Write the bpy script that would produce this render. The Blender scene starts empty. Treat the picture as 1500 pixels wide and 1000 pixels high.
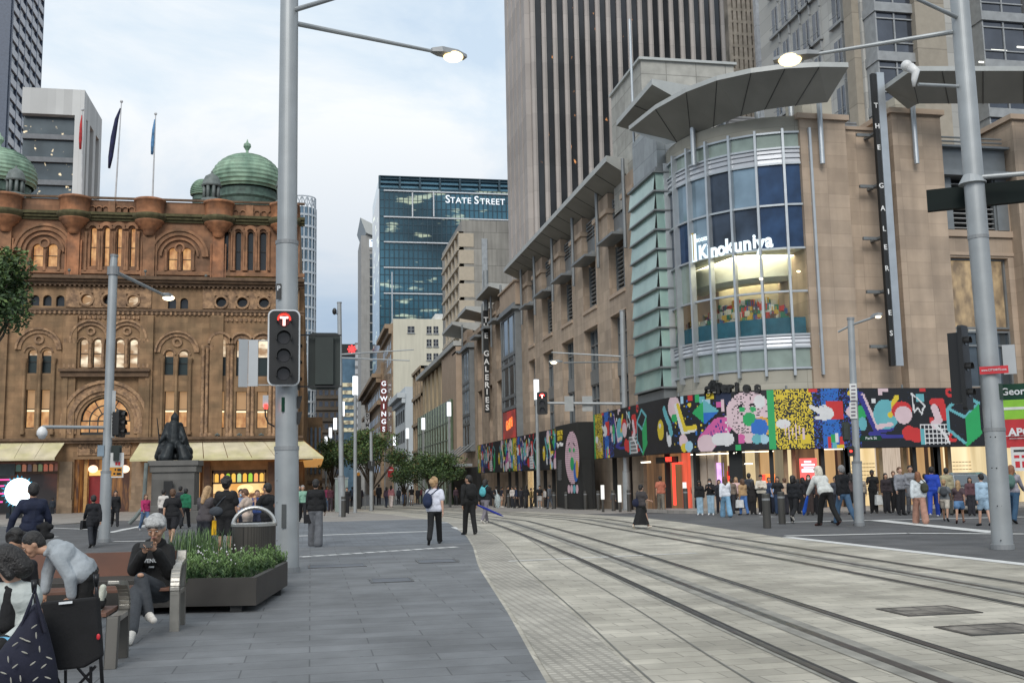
import bpy, math, random
import numpy as np
from mathutils import Vector, Matrix
PI=math.pi; R_=math.radians
SC=bpy.context.scene; COL=SC.collection
# ---------------------------------------------------------------- camera
H=1.6; F=1520.
_up=np.array([528-750,-11100-500,F]); _up/=np.linalg.norm(_up)
_y=np.array([455-750,708-500,F]); _y-=_y.dot(_up)*_up; _y/=np.linalg.norm(_y)
_x=np.cross(_up,_y); _x/=np.linalg.norm(_x)
if _x[0]<0: _x=-_x
RW=np.array([_x,_y,_up])
r,u,b=RW@[1,0,0],RW@[0,-1,0],-(RW@[0,0,1])
cam=bpy.data.cameras.new("camera"); camo=bpy.data.objects.new("camera",cam); COL.objects.link(camo)
M=Matrix(((r[0],u[0],b[0],0),(r[1],u[1],b[1],0),(r[2],u[2],b[2],H),(0,0,0,1)))
camo.matrix_world=M; cam.sensor_width=36; cam.lens=F/1500*36; cam.clip_end=4000; cam.clip_start=.1
SC.camera=camo
# ---------------------------------------------------------------- sky, sun, exposure
W=bpy.data.worlds.new("World"); SC.world=W; W.use_nodes=True
nt=W.node_tree; N=nt.nodes; L=nt.links; bg=N["Background"]
sky=N.new("ShaderNodeTexSky"); sky.sky_type='NISHITA'; sky.sun_disc=False
SUN_EL,SUN_AZ=R_(38),R_(200)
sky.sun_elevation=SUN_EL; sky.sun_rotation=SUN_AZ; sky.air_density=1.4; sky.dust_density=2.5
tc=N.new("ShaderNodeTexCoord"); mp=N.new("ShaderNodeMapping"); mp.inputs['Scale'].default_value=(1.5,1.5,2.6)
nz=N.new("ShaderNodeTexNoise"); nz.inputs['Scale'].default_value=2.1; nz.inputs['Detail'].default_value=7; nz.inputs['Roughness'].default_value=.58; nz.inputs['Distortion'].default_value=.5
cr=N.new("ShaderNodeValToRGB"); e=cr.color_ramp.elements
e[0].position=.34; e[0].color=(6.3,7.6,9.0,1); e[1].position=.60; e[1].color=(9.9,10.1,10.2,1)
e2=cr.color_ramp.elements.new(.46); e2.color=(7.7,8.7,9.6,1)
# cloud deck is darker and bluer towards the horizon
sx=N.new("ShaderNodeSeparateXYZ"); mr=N.new("ShaderNodeMapRange"); mr.inputs[1].default_value=0.0; mr.inputs[2].default_value=.40
hz=N.new("ShaderNodeMixRGB"); hz.blend_type='MULTIPLY'; hz.inputs[0].default_value=1
hr=N.new("ShaderNodeValToRGB"); hr.color_ramp.elements[0].color=(.28,.37,.52,1); hr.color_ramp.elements[1].color=(1,1,1,1); hr.color_ramp.elements[1].position=.85
mx=N.new("ShaderNodeMixRGB"); mx.inputs[0].default_value=.88
L.new(tc.outputs['Generated'],mp.inputs[0]); L.new(mp.outputs[0],nz.inputs['Vector']); L.new(nz.outputs['Fac'],cr.inputs[0])
L.new(tc.outputs['Generated'],sx.inputs[0]); L.new(sx.outputs['Z'],mr.inputs[0]); L.new(mr.outputs[0],hr.inputs[0])
L.new(cr.outputs[0],hz.inputs[1]); L.new(hr.outputs[0],hz.inputs[2])
L.new(sky.outputs[0],mx.inputs[1]); L.new(hz.outputs[0],mx.inputs[2]); L.new(mx.outputs[0],bg.inputs[0])
bg.inputs[1].default_value=.077
sl=bpy.data.lights.new("sun",'SUN'); sl.energy=1.35; sl.angle=R_(28); sl.color=(1,.97,.93)
so=bpy.data.objects.new("sun",sl); COL.objects.link(so)
sd=Vector((math.sin(SUN_AZ)*math.cos(SUN_EL),math.cos(SUN_AZ)*math.cos(SUN_EL),math.sin(SUN_EL)))
so.rotation_euler=(-sd).to_track_quat('-Z','Y').to_euler()
SC.view_settings.view_transform='Standard'; SC.view_settings.look='None'; SC.view_settings.gamma=1; SC.view_settings.exposure=0.5
# ---------------------------------------------------------------- photo pixel -> place (to lay things out on the real planes)
def gz(x,y):                      # George Street falls gently away to the north
    return -.017*min(max(0,y-38),160)
def ray(px,py): return RW@np.array([px-750,py-500,F])
def G(px,py):
    d=ray(px,py); z=0
    for _ in range(12):
        t=(z-H)/d[2]; z=gz(d[0]*t,d[1]*t)
    return Vector((d[0]*t,d[1]*t,z))
def PY(px,py,Y): d=ray(px,py); t=Y/d[1]; return (d[0]*t,d[2]*t+H)     # -> X,z on the plane y=Y
def PX(px,py,X): d=ray(px,py); t=X/d[0]; return (d[1]*t,d[2]*t+H)     # -> Y,z on the plane x=X
def ZAT(px,py,X,Y):                                                   # height seen at py above the spot (X,Y)
    d=ray(px,py); t=(X*RW[0].dot([0,0,1])*0+math.hypot(X,Y))/math.hypot(d[0],d[1]); return d[2]*t+H
def depth(p): return np.array([p[0],p[1],p[2]-H])@(RW@np.array([0,0,1.]))
# ---------------------------------------------------------------- mesh helpers
class MB:
    def __init__(s,o=(0,0,0),u=(1,0,0),n=(0,-1,0)):
        s.v=[];s.f=[];s.m=[];s.o=Vector(o);s.u=Vector(u).normalized();s.n=Vector(n).normalized()
    def P(s,u,w,z): return s.o+s.u*u+s.n*w+Vector((0,0,z))
    def raw(s,vs,fs,mi=0):
        k=len(s.v); s.v+=[Vector(v) for v in vs]; s.f+=[tuple(k+i for i in f) for f in fs]; s.m+=[mi]*len(fs); return s
    def box(s,u0,u1,w0,w1,z0,z1,mi=0):
        vs=[s.P(a,b,c) for c in (z0,z1) for b in (w0,w1) for a in (u0,u1)]
        return s.raw(vs,[(0,1,3,2),(4,6,7,5),(0,4,5,1),(2,3,7,6),(0,2,6,4),(1,5,7,3)],mi)
    def prism(s,pts,w0,w1,mi=0):           # outline in (u,z) extruded over w
        n=len(pts); vs=[s.P(a,w0,b) for a,b in pts]+[s.P(a,w1,b) for a,b in pts]
        return s.raw(vs,[tuple(range(n)),tuple(range(2*n-1,n-1,-1))]+[(i,(i+1)%n,n+(i+1)%n,n+i) for i in range(n)],mi)
    def slab(s,pts,z0,z1,mi=0):            # outline in world (x,y) extruded over z
        n=len(pts); vs=[Vector((a,b,z0)) for a,b in pts]+[Vector((a,b,z1)) for a,b in pts]
        return s.raw(vs,[tuple(range(n-1,-1,-1)),tuple(range(n,2*n))]+[(i,(i+1)%n,n+(i+1)%n,n+i) for i in range(n)],mi)
    def quad(s,a,b,c,d,mi=0): return s.raw([a,b,c,d],[(0,1,2,3)],mi)
    def tube(s,p0,p1,r0,r1=None,n=10,mi=0,cap=True):
        p0=Vector(p0);p1=Vector(p1); r1=r0 if r1 is None else r1
        d=(p1-p0).normalized(); a=d.orthogonal().normalized(); b=d.cross(a)
        vs=[];fs=[]
        for p,r in ((p0,r0),(p1,r1)):
            for i in range(n):
                t=2*PI*i/n; vs.append(p+a*math.cos(t)*r+b*math.sin(t)*r)
        fs=[(i,(i+1)%n,n+(i+1)%n,n+i) for i in range(n)]
        if cap: fs+=[tuple(range(n-1,-1,-1)),tuple(range(n,2*n))]
        return s.raw(vs,fs,mi)
    def path(s,pts,r,n=8,mi=0):
        pts=[Vector(p) for p in pts]; vs=[];fs=[]; rr=r if isinstance(r,(list,tuple)) else [r]*len(pts)
        d0=(pts[1]-pts[0]).normalized(); a=d0.orthogonal().normalized()
        for k,p in enumerate(pts):
            d=((pts[min(k+1,len(pts)-1)]-pts[max(k-1,0)])).normalized()
            a=(a-d*a.dot(d)).normalized(); b=d.cross(a)
            for i in range(n):
                t=2*PI*i/n; vs.append(p+a*math.cos(t)*rr[k]+b*math.sin(t)*rr[k])
        for k in range(len(pts)-1):
            fs+=[(k*n+i,k*n+(i+1)%n,(k+1)*n+(i+1)%n,(k+1)*n+i) for i in range(n)]
        m=len(pts)-1; fs+=[tuple(range(n-1,-1,-1)),tuple(range(m*n,m*n+n))]
        return s.raw(vs,fs,mi)
    def lathe(s,c,prof,n=24,mi=0,a0=0,a1=2*PI):   # prof: (r,z) list
        full=abs(a1-a0-2*PI)<1e-6; k=n if full else n+1; vs=[];fs=[]
        for r,z in prof:
            for i in range(k):
                t=a0+(a1-a0)*i/n; vs.append(Vector((c[0]+r*math.cos(t),c[1]+r*math.sin(t),c[2]+z)))
        for j in range(len(prof)-1):
            for i in range(n):
                fs.append((j*k+i,j*k+(i+1)%k,(j+1)*k+(i+1)%k,(j+1)*k+i))
        return s.raw(vs,fs,mi)
    def ball(s,c,rx,ry=None,rz=None,n=10,m=7,mi=0,rot=None):
        ry=rx if ry is None else ry; rz=rx if rz is None else rz; vs=[];fs=[]
        for j in range(m+1):
            ph=PI*j/m
            for i in range(n):
                t=2*PI*i/n; p=Vector((rx*math.sin(ph)*math.cos(t),ry*math.sin(ph)*math.sin(t),rz*math.cos(ph)))
                if rot: p=rot@p
                vs.append(Vector(c)+p)
        for j in range(m):
            for i in range(n): fs.append((j*n+i,(j+1)*n+i,(j+1)*n+(i+1)%n,j*n+(i+1)%n))
        return s.raw(vs,fs,mi)
    def grid(s,u0,u1,z0,z1,holes,w0,w1,mi=0):     # a wall with rectangular openings
        us=sorted({u0,u1}|{min(max(h[i],u0),u1) for h in holes for i in (0,1)})
        zs=sorted({z0,z1}|{min(max(h[i],z0),z1) for h in holes for i in (2,3)})
        for j in range(len(zs)-1):
            zc=(zs[j]+zs[j+1])/2; st=None
            if zs[j+1]-zs[j]<1e-5: continue
            for i in range(len(us)-1):
                uc=(us[i]+us[i+1])/2
                hole=any(h[0]<uc<h[1] and h[2]<zc<h[3] for h in holes)
                if not hole and st is None: st=us[i]
                if hole and st is not None: s.box(st,us[i],w0,w1,zs[j],zs[j+1],mi); st=None
            if st is not None: s.box(st,us[-1],w0,w1,zs[j],zs[j+1],mi)
        return s
    def head(s,u0,u1,zs,zt,w0,w1,mi=0,n=12):      # the masonry above a round arch
        c=(u0+u1)/2; r=(u1-u0)/2
        pts=[(u0,zt),(u1,zt)]+[(c+r*math.cos(PI*i/n),zs+r*math.sin(PI*i/n)) for i in range(n+1)]
        return s.prism(pts,w0,w1,mi)
    def arc(s,c,z,r0,r1,w0,w1,a0=0,a1=PI,n=16,mi=0):   # a ring / archivolt
        for i in range(n):
            t0=a0+(a1-a0)*i/n;t1=a0+(a1-a0)*(i+1)/n
            s.prism([(c+r0*math.cos(t0),z+r0*math.sin(t0)),(c+r1*math.cos(t0),z+r1*math.sin(t0)),(c+r1*math.cos(t1),z+r1*math.sin(t1)),(c+r0*math.cos(t1),z+r0*math.sin(t1))],w0,w1,mi)
        return s
    def build(s,name,mats,parent=None,local=False,smooth=False,loc=None,bev=0):
        me=bpy.data.meshes.new(name); off=Vector((0,0,0))
        if loc is not None: off=Vector(loc)
        elif parent is not None and not local:
            p=parent
            while p is not None: off=off+p.location; p=p.parent
        vs=s.v if (off.length==0) else [v-off for v in s.v]
        me.from_pydata([tuple(v) for v in vs],[],s.f); 
        if not isinstance(mats,(list,tuple)): mats=[mats]
        for m in mats: me.materials.append(m)
        me.polygons.foreach_set('material_index',s.m)
        if smooth: me.polygons.foreach_set('use_smooth',[True]*len(s.f))
        me.update()
        o=bpy.data.objects.new(name,me); COL.objects.link(o)
        if loc is not None: o.location=loc
        if parent is not None: o.parent=parent
        if bev:
            b=o.modifiers.new('b','BEVEL'); b.width=bev; b.segments=2; b.limit_method='ANGLE'
        return o
def tag(o,label=None,cat=None,group=None,kind=None):
    if label: o['label']=label
    if cat: o['category']=cat
    if group: o['group']=group
    if kind: o['kind']=kind
    return o
def thing(name,label,cat,loc=(0,0,0),rz=0,group=None):
    o=bpy.data.objects.new(name,None); COL.objects.link(o); o.location=loc; o.rotation_euler=(0,0,rz); o.empty_display_size=.2
    return tag(o,label,cat,group)
def dup(o,loc,rz=0,label=None,scale=None,parent=None):
    c=o.copy(); COL.objects.link(c)
    if parent is None: 
        c.location=loc; c.rotation_euler=(0,0,rz)
        if scale: c.scale=(scale,)*3
        if label: c['label']=label
    else: c.parent=parent
    for ch in list(o.children): dup(ch,None,parent=c)
    return c
# ---------------------------------------------------------------- materials
def lin(c): return tuple((x/12.92 if x<=.04045 else ((x+.055)/1.055)**2.4) for x in c)
def hexc(h): return tuple(int(h[i:i+2],16)/255 for i in (0,2,4))
MATS={}
def mat(name,c,rough=.75,metal=0,var=.15,sc=2.,bump=0,bsc=30,brick=None,c2=None,floor=False,spec=.5,coat=0,trans=0,streak=0,spots=0):
    """c in linear; brick=(w,h,mortar,mortar_darkness,offset); procedural noise tint everywhere"""
    if name in MATS: return MATS[name]
    m=bpy.data.materials.new(name); m.use_nodes=True; t=m.node_tree; n=t.nodes; l=t.links; p=n['Principled BSDF']
    p.inputs['Roughness'].default_value=rough; p.inputs['Metallic'].default_value=metal; p.inputs['Specular IOR Level'].default_value=spec
    if coat: p.inputs['Coat Weight'].default_value=coat
    g=n.new('ShaderNodeNewGeometry'); pos=g.outputs['Position']
    nz=n.new('ShaderNodeTexNoise'); nz.inputs['Scale'].default_value=sc; nz.inputs['Detail'].default_value=6; l.new(pos,nz.inputs['Vector'])
    mr=n.new('ShaderNodeMapRange'); mr.inputs[1].default_value=.3; mr.inputs[2].default_value=.7; mr.inputs[3].default_value=1-var; mr.inputs[4].default_value=1+var
    l.new(nz.outputs['Fac'],mr.inputs[0])
    base=n.new('ShaderNodeRGB'); base.outputs[0].default_value=(*c,1); src=base.outputs[0]
    if c2:
        n2=n.new('ShaderNodeTexNoise'); n2.inputs['Scale'].default_value=sc*.4; n2.inputs['Detail'].default_value=4; l.new(pos,n2.inputs['Vector'])
        r2=n.new('ShaderNodeMapRange'); r2.inputs[1].default_value=.42; r2.inputs[2].default_value=.62; l.new(n2.outputs['Fac'],r2.inputs[0])
        mm=n.new('ShaderNodeMixRGB'); mm.inputs[2].default_value=(*c2,1); l.new(src,mm.inputs[1]); l.new(r2.outputs[0],mm.inputs[0]); src=mm.outputs[0]
    hgt=None
    if brick:
        bw,bh,mo,dk,of=brick
        sp=n.new('ShaderNodeSeparateXYZ'); l.new(pos,sp.inputs[0]); cb=n.new('ShaderNodeCombineXYZ')
        if floor: l.new(sp.outputs[0],cb.inputs[0]); l.new(sp.outputs[1],cb.inputs[1])
        else:
            ad=n.new('ShaderNodeMath'); l.new(sp.outputs[0],ad.inputs[0]); l.new(sp.outputs[1],ad.inputs[1]); l.new(ad.outputs[0],cb.inputs[0]); l.new(sp.outputs[2],cb.inputs[1])
        bt=n.new('ShaderNodeTexBrick'); l.new(cb.outputs[0],bt.inputs['Vector']); bt.offset=of; bt.inputs['Scale'].default_value=1
        bt.inputs['Brick Width'].default_value=bw; bt.inputs['Row Height'].default_value=bh; bt.inputs['Mortar Size'].default_value=mo; bt.inputs['Mortar Smooth'].default_value=.3
        bt.inputs['Color1'].default_value=(.86,.86,.86,1); bt.inputs['Color2'].default_value=(1.12,1.12,1.12,1); bt.inputs['Mortar'].default_value=(dk,dk,dk,1)
        mm=n.new('ShaderNodeMixRGB'); mm.blend_type='MULTIPLY'; mm.inputs[0].default_value=1; l.new(src,mm.inputs[1]); l.new(bt.outputs['Color'],mm.inputs[2]); src=mm.outputs[0]; hgt=bt.outputs['Fac']
    if streak:
        ms=n.new('ShaderNodeMapping'); ms.inputs['Scale'].default_value=(1.5,1.5,.12); l.new(pos,ms.inputs[0])
        n3=n.new('ShaderNodeTexNoise'); n3.inputs['Scale'].default_value=1.2; n3.inputs['Detail'].default_value=7; l.new(ms.outputs[0],n3.inputs['Vector'])
        r3=n.new('ShaderNodeMapRange'); r3.inputs[1].default_value=.35; r3.inputs[2].default_value=.7; r3.inputs[3].default_value=1; r3.inputs[4].default_value=1-streak; l.new(n3.outputs['Fac'],r3.inputs[0])
        mm=n.new('ShaderNodeVectorMath'); mm.operation='SCALE'; l.new(src,mm.inputs[0]); l.new(r3.outputs[0],mm.inputs['Scale']); src=mm.outputs[0]
    if spots:
        for vs_,th_,am in ((3.2,.075,spots),(9.,.05,spots*.6)):
            vo=n.new('ShaderNodeTexVoronoi'); vo.inputs['Scale'].default_value=vs_; l.new(pos,vo.inputs['Vector'])
            r4=n.new('ShaderNodeMapRange'); r4.inputs[1].default_value=th_; r4.inputs[2].default_value=th_*1.25; r4.inputs[3].default_value=1-am; r4.inputs[4].default_value=1; l.new(vo.outputs['Distance'],r4.inputs[0])
            mm=n.new('ShaderNodeVectorMath'); mm.operation='SCALE'; l.new(src,mm.inputs[0]); l.new(r4.outputs[0],mm.inputs['Scale']); src=mm.outputs[0]
        n5=n.new('ShaderNodeTexNoise'); n5.inputs['Scale'].default_value=.55; n5.inputs['Detail'].default_value=8; n5.inputs['Roughness'].default_value=.7; l.new(pos,n5.inputs['Vector'])
        r5=n.new('ShaderNodeMapRange'); r5.inputs[1].default_value=.38; r5.inputs[2].default_value=.66; r5.inputs[3].default_value=1.08; r5.inputs[4].default_value=.70; l.new(n5.outputs['Fac'],r5.inputs[0])
        mm=n.new('ShaderNodeVectorMath'); mm.operation='SCALE'; l.new(src,mm.inputs[0]); l.new(r5.outputs[0],mm.inputs['Scale']); src=mm.outputs[0]
    sc_=n.new('ShaderNodeVectorMath'); sc_.operation='SCALE'; l.new(src,sc_.inputs[0]); l.new(mr.outputs[0],sc_.inputs['Scale'])
    l.new(sc_.outputs[0],p.inputs['Base Color'])
    if bump:
        n4=n.new('ShaderNodeTexNoise'); n4.inputs['Scale'].default_value=bsc; n4.inputs['Detail'].default_value=4; l.new(pos,n4.inputs['Vector'])
        bp=n.new('ShaderNodeBump'); bp.inputs['Strength'].default_value=bump; bp.inputs['Distance'].default_value=.02; l.new(n4.outputs['Fac'],bp.inputs['Height']); l.new(bp.outputs[0],p.inputs['Normal'])
    if trans: p.inputs['Transmission Weight'].default_value=trans; p.inputs['IOR'].default_value=1.3
    m.diffuse_color=(*c,1); MATS[name]=m; return m
def emit(name,c,s,var=0,sc=3.,c2=None,lo=.45,hi=.6,stretch=(1,1,1),base=(.02,.02,.02)):
    """a surface that gives off light; with c2 a noisy mix of two glows (things in a lit room)"""
    if name in MATS: return MATS[name]
    m=bpy.data.materials.new(name); m.use_nodes=True; t=m.node_tree; n=t.nodes; l=t.links; p=n['Principled BSDF']
    p.inputs['Base Color'].default_value=(*base,1); p.inputs['Roughness'].default_value=.3
    p.inputs['Emission Color'].default_value=(*c,1); p.inputs['Emission Strength'].default_value=s
    if c2:
        g=n.new('ShaderNodeNewGeometry'); mp=n.new('ShaderNodeMapping'); mp.inputs['Scale'].default_value=stretch; l.new(g.outputs['Position'],mp.inputs[0])
        nz=n.new('ShaderNodeTexNoise'); nz.inputs['Scale'].default_value=sc; nz.inputs['Detail'].default_value=5; l.new(mp.outputs[0],nz.inputs['Vector'])
        r=n.new('ShaderNodeValToRGB'); r.color_ramp.elements[0].position=lo; r.color_ramp.elements[0].color=(*c,1); r.color_ramp.elements[1].position=hi; r.color_ramp.elements[1].color=(*c2,1)
        l.new(nz.outputs['Fac'],r.inputs[0]); l.new(r.outputs[0],p.inputs['Emission Color'])
    MATS[name]=m; return m
def glass(name,c,metal=.75,rough=.06,var=.3,sc=.25,lit=None,litamt=.57,litsc=(1,1,1),lits=1.):
    """reflective window glass with slow tint variation and, optionally, small lit patches of the room behind"""
    if name in MATS: return MATS[name]
    m=mat(name,c,rough,metal,var,sc); p=m.node_tree.nodes['Principled BSDF']; n=m.node_tree.nodes; l=m.node_tree.links
    if lit:
        g=n.new('ShaderNodeNewGeometry'); mp=n.new('ShaderNodeMapping'); mp.inputs['Scale'].default_value=litsc; l.new(g.outputs['Position'],mp.inputs[0])
        nz=n.new('ShaderNodeTexNoise'); nz.inputs['Scale'].default_value=1; nz.inputs['Detail'].default_value=3; l.new(mp.outputs[0],nz.inputs['Vector'])
        r=n.new('ShaderNodeMapRange'); r.inputs[1].default_value=litamt; r.inputs[2].default_value=litamt+.06; r.inputs[3].default_value=0; r.inputs[4].default_value=lits; l.new(nz.outputs['Fac'],r.inputs[0])
        p.inputs['Emission Color'].default_value=(*lit,1); l.new(r.outputs[0],p.inputs['Emission Strength'])
    return m
def text(s,h,mt,name='lettering',ext=.01,bold=0,vertical=False,sp=1.0,align='CENTER'):
    """flat lettering mesh in the local XZ plane, facing -Y, centred on its origin"""
    if vertical: s='\n'.join(s)
    cu=bpy.data.curves.new(name,'FONT'); cu.body=s; cu.size=h*1.38; cu.align_x=align; cu.align_y='CENTER'; cu.extrude=ext; cu.offset=bold; cu.resolution_u=3
    cu.space_line=sp if vertical else 1; cu.space_character=1 if vertical else sp
    o=bpy.data.objects.new(name,cu); COL.objects.link(o); dg=bpy.context.evaluated_depsgraph_get(); dg.update()
    me=bpy.data.meshes.new_from_object(o.evaluated_get(dg)); bpy.data.objects.remove(o)
    me.transform(Matrix.Rotation(PI/2,4,'X')); me.materials.clear(); me.materials.append(mt)
    for p in me.polygons: p.material_index=0
    o=bpy.data.objects.new(name,me); COL.objects.link(o); return o
def put(o,parent,loc,rz=0,ry=0,sx=1):
    off=Vector((0,0,0)); p=parent
    while p is not None: off=off+p.location; p=p.parent
    o.parent=parent; o.location=Vector(loc)-off; o.rotation_euler=(0,ry,rz); o.scale=(sx,1,1); return o
# ================================================================ palette
asphalt=mat('asphalt',(.095,.096,.098),.85,var=.18,sc=1.2,bump=.3,bsc=60,spots=.25)
blue=mat('bluestone',(.155,.162,.168),.7,var=.14,sc=1.5,brick=(1.15,.38,.008,.5,.5),floor=True,bump=.15,bsc=50,spots=.3)
blue2=mat('bluestone_setts',(.15,.163,.178),.75,var=.12,sc=1.2,brick=(.42,.21,.012,.7,.5),floor=True,spots=.2)
gran=mat('granite_paving',(.45,.42,.35),.75,var=.18,sc=.9,c2=(.36,.335,.275),brick=(.50,.25,.009,.62,.5),floor=True,bump=.12,bsc=50,spots=.3)
granl=mat('granite_light',(.40,.395,.37),.75,var=.12,sc=1.3,brick=(.6,.6,.01,.7,0),floor=True)
foot=mat('footpath_paving',(.27,.25,.225),.75,var=.14,sc=1.1,brick=(.9,.45,.01,.7,.5),floor=True)
white=mat('road_marking',(.62,.62,.60),.6,var=.14,sc=6)
steel=mat('rail_steel',(.12,.12,.12),.35,.8,var=.3,sc=4)
grime=mat('rail_groove',(.035,.033,.03),.8,var=.3,sc=6)
slotm=mat('rail_surround',(.24,.23,.20),.8,var=.3,sc=3)
# ================================================================ ground and paving (the setting)
g=MB(); xs=[-400,-60,-20,0,20,60,400]; ys=[-60,38,198,1500]
for i in range(len(xs)-1):
    for j in range(len(ys)-1):
        a=[(xs[i],ys[j]),(xs[i+1],ys[j]),(xs[i+1],ys[j+1]),(xs[i],ys[j+1])]
        g.quad(*[Vector((x,y,gz(x,y)-.004)) for x,y in a])
tag(g.build('ground',asphalt),kind='structure')
def interp(pts,y):
    if y<=pts[0][0]: return pts[0][1]
    for (a,b),(c,d) in zip(pts,pts[1:]):
        if y<=c: return b+(d-b)*(y-a)/(c-a)
    return pts[-1][1]
def strip(left,right,y0,y1,lift,mt,name,step=1.5,flat=False):
    m=MB(); ys=[y0]
    while ys[-1]<y1-1e-6: ys.append(min(ys[-1]+step,y1))
    if y0<38<y1: ys.append(38)
    ys=sorted(set(ys)); 
    fl=left if callable(left) else (lambda y:interp(left,y)); fr=right if callable(right) else (lambda y:interp(right,y))
    for a,b in zip(ys,ys[1:]):
        m.quad(*[Vector((x,y,gz(0,y)+lift)) for x,y in ((fl(a),a),(fr(a),a),(fr(b),b),(fl(b),b))])
    return m.build(name,mt)
E1=[(-10,1.2),(4,1.45),(8.2,1.82),(12.3,2.3),(19,3.0),(24.5,3.75),(29.3,4.3),(40,5.1),(60,4.6),(90,3)]      # bluestone | granite
E2=[(-10,11.4),(15.8,11.7),(24.6,11.5),(33,12.2),(43,12.5),(60,12.4),(90,11)]                             # granite | far roadway
tag(strip(lambda y:-60,E1,-10,26.15,.004,blue,'footpath'),kind='structure')
tag(strip(lambda y:-3.2,E1,26.2,46,.004,blue2,'crossing_setts'),kind='structure')
tag(strip(E1,E2,-10,140,.004,gran,'tram_paving'),kind='structure')
tag(strip(lambda y:-2.5,E1,46,140,.004,foot,'far_footpath'),kind='structure')
tag(strip(lambda y:E2[-1][1] if y>60 else interp(E2,y),lambda y:18.6,47.5,140,.006,foot,'east_footpath'),kind='structure')
m=MB()
for a,b in zip([(15.2,47.5),(16.1,43.5),(18.2,40.3),(21,38.6)],[(16.1,43.5),(18.2,40.3),(21,38.6),(70,38.2)]):
    m.slab([a,b,(b[0],46),(a[0],47.5)],-.12,.03)
tag(m.build('corner_footpath',foot),kind='structure')
m=MB(); m.slab([(-60,64),(-1.6,64),(-1.6,86),(-60,86)],-.9,-.44); m.slab([(-60,56),(-13,56),(-11,60),(-11,64.2),(-60,64.2)],-.7,-.3)
tag(m.build('arcade_forecourt',foot),kind='structure')
# white marks on the road
def line(name,pts,w,n=None,lift=.010,gap=.2):
    m=MB()
    for (a,b),(c,d) in zip(pts,pts[1:]):
        p=Vector((a,b,0));q=Vector((c,d,0)); t=(q-p).normalized(); s=Vector((-t.y,t.x,0))*w/2
        k=n or 1
        for i in range(k):
            u=p.lerp(q,i/k+(gap/k if n else 0)); v=p.lerp(q,(i+1)/k)
            m.quad(*[Vector((z.x,z.y,gz(z.x,z.y)+lift)) for z in (u-s,v-s,v+s,u+s)])
    return tag(m.build(name,white),kind='structure')
g_=lambda *q:[tuple(G(*a)[:2]) for a in q]
line('crossing_dashes',g_((437,816),(669,801)),.26,13)
line('crossing_line',g_((437,785),(630,778)),.30)
line('crossing_edge_line',g_((437,757),(625,752)),.34)
line('kerb_line',g_((473,752),(585,748)),.3)
line('tram_stop_line',g_((648,765),(677,775)),.35)
line('lane_line_far',g_((60,788),(215,771)),.3); line('lane_line_west',g_((165,793),(235,792)),.25)
line('lane_line_turn',g_((160,780),(268,758)),.28); line('lane_line_mid',g_((0,770),(150,776)),.22)
line('crossing_line_east',g_((1140,765),(1500,757)),.3); line('crossing_line_near',g_((1150,785),(1330,781),(1500,782)),.3)
line('crossing_line_slant',g_((1285,762),(1460,780)),.55)
line('kerb_line_east',g_((870,744),(1130,757)),.35)
line('tram_paving_edge',[(11.7,12.0),(11.62,24.4)],.3); 
line('tram_line_mark',g_((745,822),(1020,810)),.12)
# tram rails
T1=[(-6,3.9),(7.5,4.68),(13,5.2),(20,5.85),(28,6.5),(38,7.15),(46,7.4),(60,7.3),(80,6.6),(120,4.6)]
T2=[(-6,8.0),(7,8.55),(12,8.95),(20,9.4),(30,9.8),(40,10.2),(50,10.35),(60,10.3),(80,9.7),(120,8.0)]
def smooth_track(T):
    a=np.array(T); ys=np.arange(-6,120,1.); x=np.interp(ys,a[:,0],a[:,1])
    for _ in range(12): x[1:-1]=(x[:-2]+x[1:-1]*2+x[2:])/4
    return list(zip(ys,x))
for T,nm in ((smooth_track(T1),'near'),(smooth_track(T2),'far')):
    for off in (-.72,.72):
        s=lambda o:(lambda y:interp(T,y)+o)
        tag(strip(s(off-.085),s(off+.10),-6,110,.009,slotm,'rail_surround'),kind='structure')
        tag(strip(s(off-.035),s(off+.035),-6,110,.017,steel,'tram_rail'),kind='structure')
        tag(strip(s(off+.035),s(off+.085),-6,110,.013,grime,'rail_groove'),kind='structure')
    tag(strip(s(-.20),s(.20),-6,110,.009,slotm,'power_strip'),kind='structure')
    tag(strip(s(-.05),s(.05),-6,110,.013,steel,'power_rail'),kind='structure')
# access covers set in the paving
cover=mat('cover_stone',(.11,.10,.085),.85,var=.35,sc=5,c2=(.22,.20,.17),brick=(.3,.3,.02,.5,0),floor=True)
def cover_plate(c,lab,mt=cover,wx=.75,wy=.45,fr=None):
    p=G(*c); t=thing('access_cover',lab,'access cover',(p.x,p.y,p.z+.005))
    m=MB(); m.slab([(p.x-wx,p.y-wy),(p.x+wx,p.y-wy),(p.x+wx,p.y+wy),(p.x-wx,p.y+wy)],p.z+.003,p.z+.012); m.build('lid',mt,t)
    m=MB()
    for a in ((-wx-.04,wx+.04,-wy-.04,-wy),(-wx-.04,wx+.04,wy,wy+.04),(-wx-.04,-wx,-wy,wy),(wx,wx+.04,-wy,wy)):
        m.slab([(p.x+a[0],p.y+a[2]),(p.x+a[1],p.y+a[2]),(p.x+a[1],p.y+a[3]),(p.x+a[0],p.y+a[3])],p.z+.003,p.z+.015)
    m.build('frame',fr or steel,t)
cover_plate((1360,895),'brown stained access cover between the two tram tracks, the farther one',wy=.30,wx=.42)
cover_plate((1455,922),'brown stained access cover between the two tram tracks, the nearer one',wy=.27,wx=.42)
bcov=mat('cover_bluestone',(.11,.12,.135),.7,var=.15)
cover_plate((640,822),'bluestone access cover just below the dashed crossing line, right of its neighbour',bcov,.35,.35)
cover_plate((494,829),'bluestone access cover in the footpath right of the tall silver pole',bcov,.5,.3)
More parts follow.
